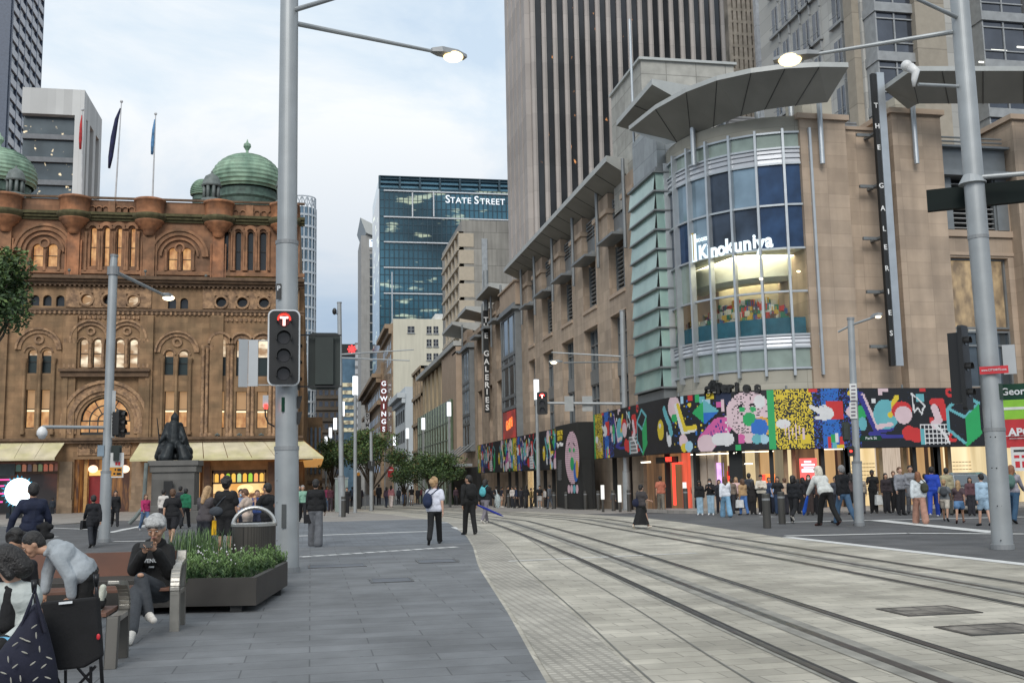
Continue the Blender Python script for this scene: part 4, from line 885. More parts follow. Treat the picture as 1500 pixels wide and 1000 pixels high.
C('w',(X_>e(1348))&(X_<e(1394))&(Y_>f_(622))&(Y_<f_(651))&(((xx%4)==0)|((yy%4)==0))); rect('t',e(1347),e(1354),f_(628),f_(651)); pl('w',[(e(1372),f_(624)),(e(1380),f_(630)),(e(1386),f_(637)),(e(1391),f_(645))],.07)
for cy,c in ((576,'r'),(641,'r')): 
    disc(c,e(1398),f_(cy),.21); disc('k',e(1398),f_(cy)-.02,.08); rect('k',e(1400),e(1406),f_(cy)+.0,f_(cy)+.06)
g0=e(1393); pl('t',[(g0,f_(599)),(g0+.85,f_(580)),(g0+1.6,f_(592)),(g0+.85,f_(612)),(g0,f_(599)),(g0,f_(630)),(g0+.85,f_(651))],.07); 
C('g',(X_>g0+.85)&(X_<g0+1.6)&(Y_>f_(612)-(X_-g0-.85)*.8)&(Y_<f_(651)-(X_-g0-.85)*.7)); seg_('g',g0+.85,f_(651),g0+1.6,f_(634),.08)
sp=lambda px:s_of(px)-s_of(871); 
def tp(px,py): x=px; top=np.interp(x,[871,940,1000,1060,1127],[607,590,582,576.5,572]); bot=np.interp(x,[871,940,1000,1060,1127],[672,667,664,661,658]); return (py-top)/(bot-top)*BH
def D(c,px,py,rx,ry): disc(c,sp(px),tp(px,py),rx,ry)
D('y',968,630,.42,.5); D('w',967,624,.14,.12); pl('t',[(sp(974),tp(974,600)),(sp(977),tp(977,612)),(sp(981),tp(981,622)),(sp(983),tp(983,635))],.16); D('w',980,646,.2,.3); D('w',977,640,.07,.25)
D('p',988,597,.5,.52); D('g',989,613,.28,.2); pl('w',[(sp(992),tp(992,596)),(sp(1000),tp(1000,632)),(sp(1016),tp(1016,628))],.16); pl('y',[(sp(994),tp(994,594)),(sp(1003),tp(1003,629)),(sp(1018),tp(1018,626))],.11)
D('p',1000,646,.3,.3); D('y',1001,656,.22,.2); D('s',1008,654,.25,.25); D('y',1011,594,.12,.1); rect('r',sp(1009),sp(1016),tp(1012,580),tp(1012,588)); rect('s',sp(998),sp(1003),tp(1000,582),tp(1000,592))
rect('g',sp(1020),sp(1026),0,.35); rect('t',sp(1026),sp(1034),.1,.4); rect('y',sp(1036),sp(1047),0,.25); rect('s',sp(1030),sp(1042),.25,.5)
C('t',(np.abs(X_-sp(1033))/.75+np.abs(Y_-tp(1033,604))/.55)<1); C('b',((np.abs(X_-sp(1033))/.75+np.abs(Y_-tp(1033,604))/.55)<1)&(Y_>tp(1033,606))); C('g',((np.abs(X_-sp(1033))/.75+np.abs(Y_-tp(1033,604))/.55)<1)&(X_<sp(1031)))
for i in range(7): D('m' ,1034+3.6*i,647-3.8*i,.52,.42)
for i in range(7): pl('v',[(sp(1033+3.6*i),tp(1040,640-3.8*i)),(sp(1038+3.6*i),tp(1040,656-3.8*i))],.02)
D('p',1033,650,.5,.42); D('w',1053,643,.42,.28); D('w',1063,643,.35,.3); pl('w',[(sp(1063+2*(i%2)),tp(1063,610+4.5*i)) for i in range(8)],.045); rect('p',sp(1056),sp(1062),tp(1058,585),tp(1058,603)); rect('m',sp(1050),sp(1055),tp(1052,590),tp(1052,598))
D('p',1096,606,1.05,1.0); C('k',(art==keys.index('p'))&(X_>sp(1070))&((xx%3==0)|(yy%3==0))&(rs.rand(NR,NC)<.25)&(np.abs(X_-sp(1096))<1.1))
D('g',1087,600,.13,.13); D('g',1103,599,.13,.13); pl('k',[(sp(1082),tp(1082,597)),(sp(1088),tp(1088,592))],.05); pl('k',[(sp(1101),tp(1101,592)),(sp(1108),tp(1108,595))],.05); D('g',1097,614,.3,.3)
D('o',1115,624,.42,.42); D('b',1111,626,.38,.40)
for i,c in enumerate('mpts'): D(c,1084+11*i,642,.2,.22)
rect('g',sp(1075),sp(1083),tp(1078,650),tp(1078,658)); D('w',1113,588,.25,.3); C('n',(Y_<.5)&(X_>sp(1048))&(X_<sp(1070))&(art==keys.index('k')))
for k in range(70): 
    x=rng.uniform(sp(985),sp(1070)); y=rng.uniform(.1,2.5); mk=(np.abs(X_-x)<.04)&(np.abs(Y_-y)<.04)&(art==keys.index('k')); art[mk]=keys.index(rng.choice('bvyb'))
def board(name,s0,s1,zt,zb,cell=CW,reps=0,parent=None,off=.03,src_s0=None,maxrun=.35,nrm=1):
    m=MB(); sc=max(1,int(round(cell/CW))); nr=NR//sc; h=(zt-zb)/nr; s=s0; 
    base=src_s0 if src_s0 is not None else s0
    cols=int((s1-s0)/cell); ptsc=[]
    for i in range(cols+1):
        p=pth(s0+i*cell); q2=pth(s0+i*cell+.05); t=(q2-p)/np.linalg.norm(q2-p); n_=np.array([-t[1]*-1,-t[0]]); n_=np.array([t[1],-t[0]])
        ptsc.append(p+n_*off)
    mr=max(1,int(maxrun/cell))
    for r in range(nr):
        z1=zt-r*h; z0=z1-h; i=0
        while i<cols:
            key=art[min(r*sc,NR-1),int(((s0-base+i*cell)%PER)/CW)%NC]; j=i+1
            while j<cols and j-i<mr and art[min(r*sc,NR-1),int(((s0-base+j*cell)%PER)/CW)%NC]==key: j+=1
            a,b=ptsc[i],ptsc[j]; m.quad(Vector((a[0],a[1],z0)),Vector((b[0],b[1],z0)),Vector((b[0],b[1],z1)),Vector((a[0],a[1],z1)),int(key)); i=j
    return m.build(name,amats,parent)
HO=thing('art_hoarding','long black hoarding with bright pixel art wrapping the corner above the shopfronts','hoarding',(17,48,2.6))
def backing(s0,s1,zt,zb,parent,name='board',step=.5,d=.25):
    m=MB(); s=s0
    while s<s1-1e-6:
        e_=min(s+step,s1); a,b=pth(s),pth(e_); t=(b-a)/np.linalg.norm(b-a); n_=np.array([-t[1],t[0]])*d; m.slab([tuple(a),tuple(b),tuple(b+n_),tuple(a+n_)],zb,zt); s=e_
    return m.build(name,black,parent)
s1_=s_of(871); sE=cum[-1]-.5
backing(s1_,sE,5.27,2.6,HO); board('pixel_artwork',s1_,sE,5.25,2.62,parent=HO)
m=MB(); 
for k in range(6): a=pth(s1_+3+k*5.5); m.tube((a[0]+.1,a[1]+.3,5.27),(a[0]+.1,a[1]+.3,5.45),.05,n=6)
m.build('fixing',greym,HO)
HL=thing('art_hoarding','farther stretch of black pixel art hoarding left of the tall black poster box','hoarding',(17,90,1.5))
sL0,sL1=0,s_of(818)
backing(sL0,sL1,4.95,2.1,HL,step=4); board('pixel_artwork',sL0,sL1,4.9,2.15,cell=.1,parent=HL,src_s0=sL1-PER*2+1.9,maxrun=3)
# poster box
Yc=PX(847,700,16.0)[0]; Yf=PX(815,700,16.0)[0]; Xr=PY(872,700,Yc)[0]
BX=thing('poster_box','tall black site box with a round face poster standing out between the two hoardings','poster box',(16,Yc,gz(0,60)))
zt1=PX(847,617,16.0)[1]; m=MB(); m.slab([(16,Yc),(Xr,Yc),(Xr,Yf),(16,Yf)],gz(0,62),zt1); m.build('box',black,BX,bev=.02)
m=MB(); m.slab([(16.25,Yc-.04),(16.85,Yc-.04),(16.85,Yc-.005),(16.25,Yc-.005)],gz(0,60),2.6); m.slab([(16.95,Yc-.04),(17.0,Yc-.04),(17.0,Yc-.005),(16.95,Yc-.005)],gz(0,60),2.6); m.build('door',mat('dark_door',(.02,.021,.02),.5),BX)
Ln=Yf-Yc; P2=lambda px,py:PX(px,py,15.98)
m=MB(o=(15.98,0,0),u=(0,1,0),n=(-1,0,0))
def ell(mm,px,py,rx,rz,mi,w=.0): u_,z_=P2(px,py); mm.prism([(u_+rx*math.cos(2*PI*k/24),z_+rz*math.sin(2*PI*k/24)) for k in range(24)],w,w+.015,mi)
yc_,zc_=P2(838,670)
for r in range(26):
    t=-1+2*(r+.5)/26; hw=1.75*math.sqrt(max(0,1-t*t)); m.box(yc_-hw,yc_+hw,.0,.01,zc_+t*1.62-.055,zc_+t*1.62+.055,0)
ell(m,835,659,.22,.14,1,.012); ell(m,841,659,.22,.14,1,.012); ell(m,838.5,679,.45,.42,1,.012); ell(m,844,691,.55,.6,2,.012); ell(m,846,687,.3,.55,3,.03)
for px,c in ((833.5,0),(837.5,0),(841.5,4),(845.5,0)): ell(m,px,716,.3,.27,c)
for a,b in (((833,652),(835,648)),((840,648),(843,653))):
    p,q_=P2(*a),P2(*b); m.prism([(p[0]-.06,p[1]),(q_[0]-.06,q_[1]),(q_[0]+.12,q_[1]),(p[0]+.12,p[1])],.02,.03,5)
m.build('round_face_poster',[mat('poster_pink',(.62,.42,.47),.6),amats[keys.index('g')],amats[keys.index('b')],amats[keys.index('o')],amats[keys.index('t')],black],BX)
m=MB(o=(15.98,0,0),u=(0,1,0),n=(-1,0,0))
for i in range(24):
    y=674+i*1.25; u_,z_=P2(820,y); ww=.55-.18*(i%3==2); m.box(u_-ww,u_+ww,0,.01,z_-.018,z_+.018)
m.build('poster_small_print',mat('grey_print',(.14,.14,.14),.6),BX)
for s_,px,py,h_,mt in (('DIGITAL',820.5,634,.30,amats[keys.index('y')]),('DEPTH',820.5,642,.30,amats[keys.index('y')]),('Tiger Water',820.5,651,.26,wl)):
    u_,z_=P2(px,py); o=text(s_,h_,mt,bold=.012); put(o,BX,(15.96,u_,z_),rz=-PI/2)
# ================================================================ ground floor shopfronts of the arcade
base=mat('shop_sill_red_granite',(.16,.06,.045),.4,var=.3,sc=6)
S0=lambda n_,a,b,s,**k: emit(n_,a,.92,c2=b,sc=s,**({'stretch':(3.2,3.2,.35),'lo':.3,'hi':.72}|k))
glows={'void':shopdark,'tan':S0('tan_shop_wall',(.30,.17,.07),(.50,.31,.14),.7),'cream':S0('cream_shop_room',(.50,.38,.20),(.80,.66,.40),.8),'shelf':S0('lit_shelves',(.62,.44,.20),(.95,.78,.5),.5),'dark':S0('dark_shop_room',(.03,.018,.012),(.16,.085,.04),.8),'red':S0('red_lit_shop',(.30,.05,.025),(.75,.10,.05),.8),'brown':S0('brown_shop_room',(.10,.045,.02),(.22,.10,.04),.8),'pale':S0('pale_curtain',(.33,.26,.2),(.55,.46,.37),3.,stretch=(6,6,.3)),'grey':S0('grey_glass_shop',(.09,.075,.05),(.22,.18,.11),.9)}
def sback(px0,px1,kind,inset=1.4,z1=2.75):
    a0,a1=s_of(px0),s_of(px1); m=MB(); n=max(1,int((a1-a0)/1.)); P_=[]
    for k in range(n+1):
        s=a0+(a1-a0)*k/n; p=pth(s); q2=pth(s+.05); t=(q2-p)/np.linalg.norm(q2-p); P_.append(p+np.array([-t[1],t[0]])*inset)
    for p,q2 in zip(P_,P_[1:]): m.quad(Vector((*p,gz(0,p[1])-.1)),Vector((*q2,gz(0,p[1])-.1)),Vector((*q2,z1)),Vector((*p,z1)))
    return m.build('shop_interior',glows[kind],A)
for a,b,k in ((874,884,'brown'),(884,904,'tan'),(904,930,'dark'),(930,957,'brown'),(957,975,'red'),(975,990,'dark'),(990,1025,'pale'),(1025,1046,'cream'),(1046,1066,'cream'),(1072,1096,'cream'),(1096,1130,'tan'),(1130,1148,'grey'),(1148,1166,'cream'),(1166,1210,'dark'),(1210,1242,'tan'),(1246,1262,'dark'),(1262,1302,'shelf'),(1302,1340,'pale'),(1340,1352,'dark'),(1352,1376,'tan'),(1382,1404,'tan'),(1404,1445,'shelf'),(1445,1560,'cream')): sback(a,b,k)
for a,b,k in ((702,722,'dark'),(722,742,'brown'),(742,772,'dark'),(748,768,'cream'),(772,784,'brown'),(796,815,'tan')): sback(a,b,k,1.3 if k!='cream' else 1.2,z1=2.1)
def post(px,w=.12,mt=black,inset=.5,z0=None,z1=2.7,d=.12,name='shopfront_post'):
    p=pth(s_of(px)); q2=pth(s_of(px)+.05); t=(q2-p)/np.linalg.norm(q2-p); n_=np.array([-t[1],t[0]]); c=p+n_*inset; m=MB()
    m.slab([tuple(c-t*w),tuple(c+t*w),tuple(c+t*w+n_*d*2),tuple(c-t*w+n_*d*2)],gz(0,c[1])-.1,z1); m.build(name,mt,A)
sback(872,1560,'void',1.55)
for px in (884,905,958,1003,1126,1208,1245,1376,1345,1466): post(px,.09)
post(1068.5,.32); post(1245,.16); post(1378,.18)
brz=mat('bronze_column',(.30,.22,.13),.45,.3,var=.15)
for px in (1042,1099,1150,1162,1302,1338,1404): post(px,.09,brz,.9)
for px in (993,1010,1022): post(px,.22,mat('beige_column',(.42,.34,.27),.6),.8)
for px in (720,736,746,756,772,786,798,816): post(px,.12,black,.5,z1=2.1)
redl=emit('red_light',(1.,.05,.03),1.5); whl=emit('white_strip_light',(1.,.9,.72),2.2)
def sbar(name,px0,px1,y0,y1,mt,inset=.9):
    p,q2=pth(s_of(px0)),pth(s_of(px1)); t=(q2-p)/np.linalg.norm(q2-p); n_=np.array([-t[1],t[0]])*inset; p=p+n_;q2=q2+n_
    z1=ZAT((px0+px1)/2,y0,*((p+q2)/2)); z0=ZAT((px0+px1)/2,y1,*((p+q2)/2)); n3=n_/inset*.08; m=MB(); m.slab([tuple(p),tuple(q2),tuple(q2+n3),tuple(p+n3)],z0,z1); return m.build(name,mt,A)
sbar('red_sign_frame',957,959,678,740,redl); sbar('red_sign_frame',959,970,677,680,redl); sbar('sign_box',948,978,669,678,black,.4)
o=sbar('purple_screen',1030,1040,678,712,emit('purple_screen',(.5,.3,.85),1.1,c2=(.8,.45,.9),sc=4)); sbar('red_wall_panel',1049,1061,682,697,mat('red_wall',(.32,.03,.03),.6)); sbar('red_glow_panel',1040,1046,690,705,redl,1.2); sbar('red_glow_panel',1104,1112,695,706,redl,1.2); sbar('orange_glow_panel',1112,1126,694,707,emit('orange_glow',(1.,.22,.04),1.3),1.2)
sbar('strip_light',1075,1090,678.5,680,whl); sbar('strip_light',1000,1064,664,665.5,whl,.5); sbar('strip_light',1072,1127,661,662,whl,.5); sbar('strip_light',1213,1242,656.5,658,whl,.5); sbar('strip_light',1262,1340,654.5,655.5,whl,.5); sbar('strip_light',924,936,676,678,whl,.5)
scr=sbar('red_screen',1170,1195,671,702,emit('red_screen_glow',(1.,.10,.09),1.25),.25)
for y,h_,w0,w1 in ((676,.10,1176,1186),(680.5,.10,1172,1191),(689,.16,1172,1192),(684.5,.05,1175,1190)):
    sbar('screen_lettering',w0,w1,y-h_*15,y+h_*15,emit('screen_white',(1.,.8,.95),1.3),.2)
p,q2=pth(s_of(960)),None
o=text('WAGS',.22,redl,bold=.01); t0=pth(s_of(967)); put(o,A,(t0[0]+.36,t0[1],ZAT(967,673,t0[0]+.3,t0[1])),rz=-PI/2-.0)
sbar('granite_plinth',1040,1130,745,752,base,.7); sbar('granite_plinth',1262,1345,741,746,base,.7)
# shoebox grid inside the lit shelves
m=MB(); p0,p1=pth(s_of(1264)),pth(s_of(1300))
for (a,b) in ((1264,1300),(1406,1444)):
    for r in range(9):
        for c in range(8):
            x=a+(b-a)*(c+.5)/8; p=pth(s_of(x)); z=.55+r*.17
            m.slab([(p[0]-.05,p[1]+1.3),(p[0]+.05,p[1]+1.3),(p[0]+.05,p[1]+1.36),(p[0]-.05,p[1]+1.36)],z,z+.03)
tag(m.build('shelf_goods',mat('shelf_box_label',(.25,.16,.08),.6),A),kind='stuff')
# raised metal lettering standing on the hoarding
for ch,x in zip('the galeries',(1042,1049,1056,0,1057,1064,1071,1078,1085,1091,1098,1109)):
    if ch==' ': continue
    up=-4 if x<1057 and ch in 'the' and x!=1056 else 0
for k,(s_,dy) in enumerate((('the',-4.),('galeries',1.5))):
    xs=(1045,1049.5,1055) if k==0 else (1040,1048,1056,1064,1072,1082,1096,1112)
    for ch,x in zip(s_,xs):
        p=pth(s_of(x)); q2=pth(s_of(x)+.05); t=(q2-p); ang=math.atan2(t[1],t[0]); z=ZAT(x,(568 if x<1060 else 566)+dy,*p)
        o=text(ch,.42 if k else .36,black,bold=.05,ext=.12,name='letter'); put(o,HO,(p[0],p[1],z),rz=ang)
# entrance canopy of the neighbouring arcade beyond
# ================================================================ towers and street blocks behind
def bldg(name,label,loc): return thing(name,label,'building' if 'tower' not in name else 'tower',loc)
concr=mat('concrete',(.34,.33,.31),.85,var=.1,sc=.4,streak=.15)
# --- ribbed brown tower
Yt=125.; Xc=PY(782,300,Yt)[0]; Xe=PY(1085,60,Yt)[0]; Yb_=PX(750,300,Xc)[0]; T=bldg('ribbed_tower','very tall beige ribbed office tower with narrow dark window strips behind the arcade',(Xc,Yt,-1.5))
rib=mat('rib_stone',(.40,.365,.335),.85,var=.08,sc=.3,brick=(60,3.4,.03,.8,0)); ribg=glass('tower_strip_glass',(.035,.038,.042),.3,.15,lit=(1.,.42,.14),litamt=.71,litsc=(.9,.9,.6),lits=.6)
HT=92.
m=MB(); m.slab([(Xc,Yt),(Xe,Yt),(Xe,Yb_),(Xc,Yb_)],-2,HT); m.build('wall',rib,T)
n=20; st=(Xe-Xc)/n
for k in range(n):
    a=Xc+st*k; m=MB(); m.slab([(a+st*.43,Yt-.12),(a+st*1.01,Yt-.12),(a+st*1.01,Yt-.02),(a+st*.43,Yt-.02)],30.5 if k<4 else 24,HT-.1); m.build('window_strip',ribg,T)
    m=MB(); m.slab([(a+.02,Yt-.42),(a+st*.22,Yt-.55),(a+st*.42,Yt-.42),(a+st*.42,Yt-.03),(a+.02,Yt-.03)],-1.9,HT+.2); m.build('rib',rib,T)
for k in range(5):
    a=Yt+(Yb_-Yt)*k/5; m=MB(); m.slab([(Xc-.7,a+.2),(Xc-.02,a+.2),(Xc-.02,a+(Yb_-Yt)/5-.5),(Xc-.7,a+(Yb_-Yt)/5-.7)],-1.9,HT+.2); m.build('rib',rib,T)
# --- apartment tower right
Y2=72.; Xc2=PY(1266,100,Y2)[0]; Yb2=PX(1116,100,Xc2)[0]; Xe2=Xc2+45
T=bldg('apartment_tower','grey and cream high rise with stacked bay windows rising over the corner drum',(Xc2,Y2,0))
crm=mat('cream_panels',(.42,.415,.385),.7,var=.06,sc=.3,brick=(40,1.25,.03,.7,0)); pst=mat('beige_tower_stone',(.33,.29,.23),.85,var=.08,brick=(60,3.8,.05,.7,0)); gband=mat('grey_band',(.30,.31,.31),.6,.1)
tg=glass('tower_window_glass',(.085,.095,.115),.5,.08,sc=.4)
m=MB(); m.slab([(Xc2,Y2),(Xe2,Y2),(Xe2,Yb2),(Xc2,Yb2)],-1,75,0); m.build('wall',[crm,pst],T)
W2=lambda x,y:PX(x,y,Xc2); fz0=PY(1300,20,Y2)[1]; fp=PY(1300,20,Y2)[1]-PY(1300,90,Y2)[1]
yA=[PX(x,60,Xc2)[0] for x in (1215,1222,1195,1182,1168,1150,1138,1126)]
m=MB(); m.slab([(Xc2-.6,Y2+.3),(Xc2-.01,Y2+.3),(Xc2-.01,Y2+1.6),(Xc2-.6,Y2+1.6)],-1,75); m.build('corner_pier',pst,T)
zf=fz0-fp*3
while zf<62:
    for (a,b) in ((PX(1236,60,Xc2)[0],PX(1222,60,Xc2)[0]),(PX(1204,60,Xc2)[0],PX(1192,60,Xc2)[0]),(PX(1189,60,Xc2)[0],PX(1177,60,Xc2)[0]),(PX(1174,60,Xc2)[0],PX(1162,60,Xc2)[0]),(PX(1158,60,Xc2)[0],PX(1147,60,Xc2)[0]),(PX(1143,60,Xc2)[0],PX(1133,60,Xc2)[0])):
        m=MB(); m.slab([(Xc2-.05,a),(Xc2-.01,a),(Xc2-.01,b),(Xc2-.05,b)],zf+.7,zf+3.2); o=m.build('window',tg,T)
        m=MB(); m.slab([(Xc2-.3,a-.3),(Xc2-.02,a-.3),(Xc2-.02,b+.3),(Xc2-.3,b+.3)],zf+.35,zf+.6); m.slab([(Xc2-.12,(a+b)/2-.06),(Xc2-.05,(a+b)/2-.06),(Xc2-.05,(a+b)/2+.06),(Xc2-.12,(a+b)/2+.06)],zf+.7,zf+3.2); m.slab([(Xc2-.35,a),(Xc2-.3,a),(Xc2-.3,b),(Xc2-.35,b)],zf+1.15,zf+1.2); m.slab([(Xc2-.2,a-.12),(Xc2-.0,a-.12),(Xc2-.0,a),(Xc2-.2,a)],zf-.6,zf+3.3); m.build('window_rail',gband,o)
    zf+=fp
def bay2(px0,px1,dep,lit=False,ret=.8):
    x0=PY(px0,60,Y2-dep)[0]; x1=PY(px1,60,Y2-dep)[0]; m=MB(o=(0,Y2,0)); zf=fz0-fp*3; wnd=[]
    while zf<66:
        m.box(x0-.15,x1+.15,.02,dep+.25,zf-.75,zf+.0,1); m.box(x0,x1,.02,dep,zf+.0,zf+fp-.75,0)
        for z in (zf+.75,zf+.82+1.9): m.box(x0-.05,x1+.05,.05,dep+.12,z,z+.1,1)
        k=x0
        while k<x1: m.box(k-.06,k+.06,.05,dep+.1,zf,zf+fp-.75,1); k+=(x1-x0)/max(2,round((x1-x0)/1.6))
        zf+=fp
    m.build('bay_window',[tg,gband],T)
bay2(1284,1337,1.6); bay2(1440,1500,1.4); bay2(1508,1600,1.4)
m=MB(); x0,x1=PY(1341,60,Y2-2)[0],PY(1384,60,Y2-2)[0]; m.slab([(x0,Y2-2.2),(x1,Y2-2.2),(x1,Y2-.01),(x0,Y2-.01)],-1,75); m.build('stone_tower_pier',pst,T)
tl=emit('office_tube_light',(.9,.9,.8),2.)
for a,b,y in ((1452,1475,73.5),(1490,1500,69),(1434,1447,91),(1459,1476,91)):
    x0,z=PY(a,y,Y2-1.45); x1=PY(b,y,Y2-1.45)[0]; m=MB(); m.slab([(x0,Y2-1.47),(x1,Y2-1.47),(x1,Y2-1.42),(x0,Y2-1.42)],z-.06,z+.06); m.build('ceiling_light',tl,T)
# --- lattice tower between
Y3=110.; x0,x1=PY(1070,60,Y3)[0],PY(1104,60,Y3)[0]; T=bldg('lattice_tower','slim grey tower with a fine lattice face between the ribbed tower and the apartments',(x0,Y3,-1))
m=MB(); m.slab([(x0,Y3),(x1,Y3),(x1,Y3+1.5),(x0,Y3+1.5)],-1,84); m.build('wall',mat('lattice_glass',(.13,.12,.10),.4,.2,var=.3,sc=1,c2=(.26,.23,.19)),T)
m=MB(); z=20
while z<82:
    m.slab([(x0,Y3-.2),(x1,Y3-.2),(x1,Y3),(x0,Y3)],z,z+.35); z+=1.5
for k in range(6): a=x0+(x1-x0)*k/5; m.slab([(a-.2,Y3-.25),(a+.2,Y3-.25),(a+.2,Y3),(a-.2,Y3)],-1,84)
m.build('lattice',mat('lattice_stone',(.33,.29,.24),.8,var=.25,sc=1.5),T)
m=MB(); m.slab([(x1,Y3-1),(x1+1.6,Y3-1),(x1+1.6,Y3+5),(x1,Y3+5)],-1,84); m.build('white_edge_panel',mat('white_panels',(.55,.57,.59),.6,brick=(30,4.5,.05,.7,0)),T)
# --- blue glass bank tower
Y4=330.; T=bldg('glass_bank_tower','dark blue glass office tower with a STATE STREET sign and white bands',(60,Y4,-3))
x0=PY(556,300,Y4)[0]; x1=PY(770,300,Y4)[0]; zt=PY(660,261,Y4)[1]
bgl=glass('blue_curtain_glass',(.045,.12,.165),.3,.08,var=.75,sc=.03,lit=(.60,.66,.45),litamt=.60,litsc=(.11,.11,.36),lits=.5)
m=MB(); m.slab([(x0,Y4),(x1,Y4),(x1,Y4+40),(x0,Y4+40)],-3,zt-4.2); m.build('curtain_wall',bgl,T)
m=MB(); m.slab([(x0,Y4+1),(x1,Y4+1),(x1,Y4+39),(x0,Y4+39)],zt-4.2,zt); m.build('crown_glass',glass('crown_glass',(.16,.34,.43),.35,.1),T)
dk=mat('dark_mullion',(.03,.06,.08),.4,.3); m=MB(o=(0,Y4,0)); k=x0
while k<x1: m.box(k-.12,k+.12,.01,.3,10,zt-4.2); k+=1.55
m.build('vertical_mullions',dk,T)
m=MB(o=(0,Y4,0)); z=12
while z<zt-5: m.box(x0,x1,.01,.12,z,z+.18); z+=2.75
m.build('floor_lines',dk,T)
m=MB(o=(0,Y4,0)); k=x0
while k<x1: m.box(k-.3,k+.3,-.9,.25,zt-4.2,zt); k+=6.6
for z in (zt-4.2,zt-2.6,zt-1.1,zt-.2): m.box(x0,x1,-.9,.3,z,z+.25)
m.build('crown_frame',dk,T)
wb=mat('white_band',(.55,.57,.58),.5)
for y in (282,320,356.5,393.5,431): z=PY(640,y,Y4)[1]; m=MB(o=(0,Y4,0)); m.box(PY(562,y,Y4)[0],x1,.3,.6,z-.2,z+.2); m.build('white_band',wb,T)
for xx_ in (604,635): a=PY(xx_,300,Y4)[0]; m=MB(o=(0,Y4,0)); m.box(a-.2,a+.2,.3,.6,PY(xx_,318,Y4)[1],PY(xx_,283,Y4)[1]); m.build('white_frame',wb,T)
sl_=emit('white_sign_letters',(.85,.9,.95),.85)
x,z=PY(696,295,Y4)
for s_,px,h_ in (('S',655.5,2.7),('TATE',674.5,2.05),('S',697.5,2.7),('TREET',721,2.05)):
    a,b=PY(px,294.5+(px-695)*.038+(0 if h_>2.5 else 1.2),Y4); o=text(s_,h_,sl_,bold=.03,sp=1.08 if len(s_)>1 else 1); put(o,T,(a,Y4-.7,b))
# --- concrete block with cream bays
Y5=160.; Xw=PY(677,400,Y5)[0]; T=bldg('concrete_block','bare concrete building with stacked cream framed bays before the glass bank tower',(Xw,Y5,-2.5))
zt=PY(700,323,Y5)[1]; x1=PY(770,400,Y5)[0]
m=MB(); m.slab([(Xw,Y5),(x1,Y5),(x1,Y5+25),(Xw,Y5+25)],-2.5,zt); m.build('wall',mat('panelled_concrete',(.345,.335,.305),.85,var=.12,sc=.4,brick=(7.,2.7,.06,.6,.3),streak=.25),T)
m=MB(); a,b=PY(706,400,Y5)[0],PY(714,400,Y5)[0]; m.slab([(a,Y5-.25),(b,Y5-.25),(b,Y5),(a,Y5)],5,PY(710,350,Y5)[1]); m.build('service_riser',mat('riser_metal',(.33,.36,.38),.5,.2),T)
ze=PY(676,339,Y5)[1]; Ye=PX(652.5,420,Xw)[0]; cf=mat('cream_bay_frame',(.47,.41,.32),.8,var=.06); r=0; z=ze
dgl3=glass('dark_bay_glass',(.05,.04,.03),.3,.2)  # dark brown glass tint behind the cream frames
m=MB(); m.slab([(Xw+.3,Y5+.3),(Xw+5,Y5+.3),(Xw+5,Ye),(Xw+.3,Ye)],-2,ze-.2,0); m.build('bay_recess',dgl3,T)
while z>4:
    m=MB(o=(Xw,0,0),u=(0,1,0),n=(-1,0,0)); h=2.7
    for k in range(5):
        a=Y5+(Ye-Y5)*k/5; b=a+(Ye-Y5)/5
        m.box(a,a+(b-a)*.28,-.3,.5,z-h,z,0)
    m.box(Y5,Ye,-.3,.7,z-.35,z,0); m.box(Y5,Ye,-.3,.35,z-h,z-h+.8,0); m.slab([(Xw-.5,Y5-.1),(Xw+1.9,Y5-.1),(Xw+1.9,Y5-.02),(Xw-.5,Y5-.02)],z-h+.2,z-.3,0); m.build('bay_storey',cf,T); z-=h
# --- cream block
Y6=235.; Xw=PY(576,520,Y6)[0]; zt=PY(610,467,Y6)[1]; x1=PY(680,520,Y6)[0]; Ye=PX(562,520,Xw)[0]
T=bldg('cream_block','plain cream rendered block with a few small windows and a brown stone street front',(Xw,Y6,-3))
m=MB(); m.slab([(Xw,Y6),(x1,Y6),(x1,Y6+30),(Xw,Y6+30)],-3.5,zt); m.build('wall',mat('cream_render',(.60,.57,.46),.9,var=.07,sc=.15,streak=.12),T)
m=MB(); a=PY(638,466,Y6)[0]; m.slab([(a,Y6+.5),(a+5.5,Y6+.5),(a+5.5,Y6+9),(a,Y6+9)],zt,zt+1.3); m.build('roof_room',mat('white_render',(.65,.65,.62),.8),T)
for a,b,c,d in ((597,607,478,487),(625,632,478,488),(635,642,478,488),(625,632,497,507),(635,642,497,507),(625,632,517.5,527),(635,642,517.5,527)):
    p0,z0=PY(a,d,Y6); p1,z1=PY(b,c,Y6); m=MB(o=(0,Y6,0)); m.box(p0,p1,.01,.06,z0,z1); o=m.build('window',tg,T); m=MB(o=(0,Y6,0)); m.box(p0-.1,p1+.1,.02,.25,z0-.25,z0); m.box((p0+p1)/2-.07,(p0+p1)/2+.07,.07,.12,z0,z1); m.box(p0,p1,.07,.11,(z0+z1)/2-.06,(z0+z1)/2+.06); m.build('sill',gband,o)
bst=mat('brown_street_stone',(.30,.215,.14),.85,var=.15,sc=.4,brick=(1.6,.8,.03,.8,.5))
def windows_west(T,X,Ya_,Yb_,z0,z1,nr,nc,w=.4,h=.6,mt=None,name='window'):
    sy=(Yb_-Ya_)/nc; sz=(z1-z0)/nr
    for r in range(nr):
        for c in range(nc):
            y=Ya_+sy*(c+.5); z=z0+sz*(r+.5); m=MB(); m.slab([(X-.04,y-sy*w/2),(X-.01,y-sy*w/2),(X-.01,y+sy*w/2),(X-.04,y+sy*w/2)],z-sz*h/2,z+sz*h/2); m.build(name,mt or dglass,T)
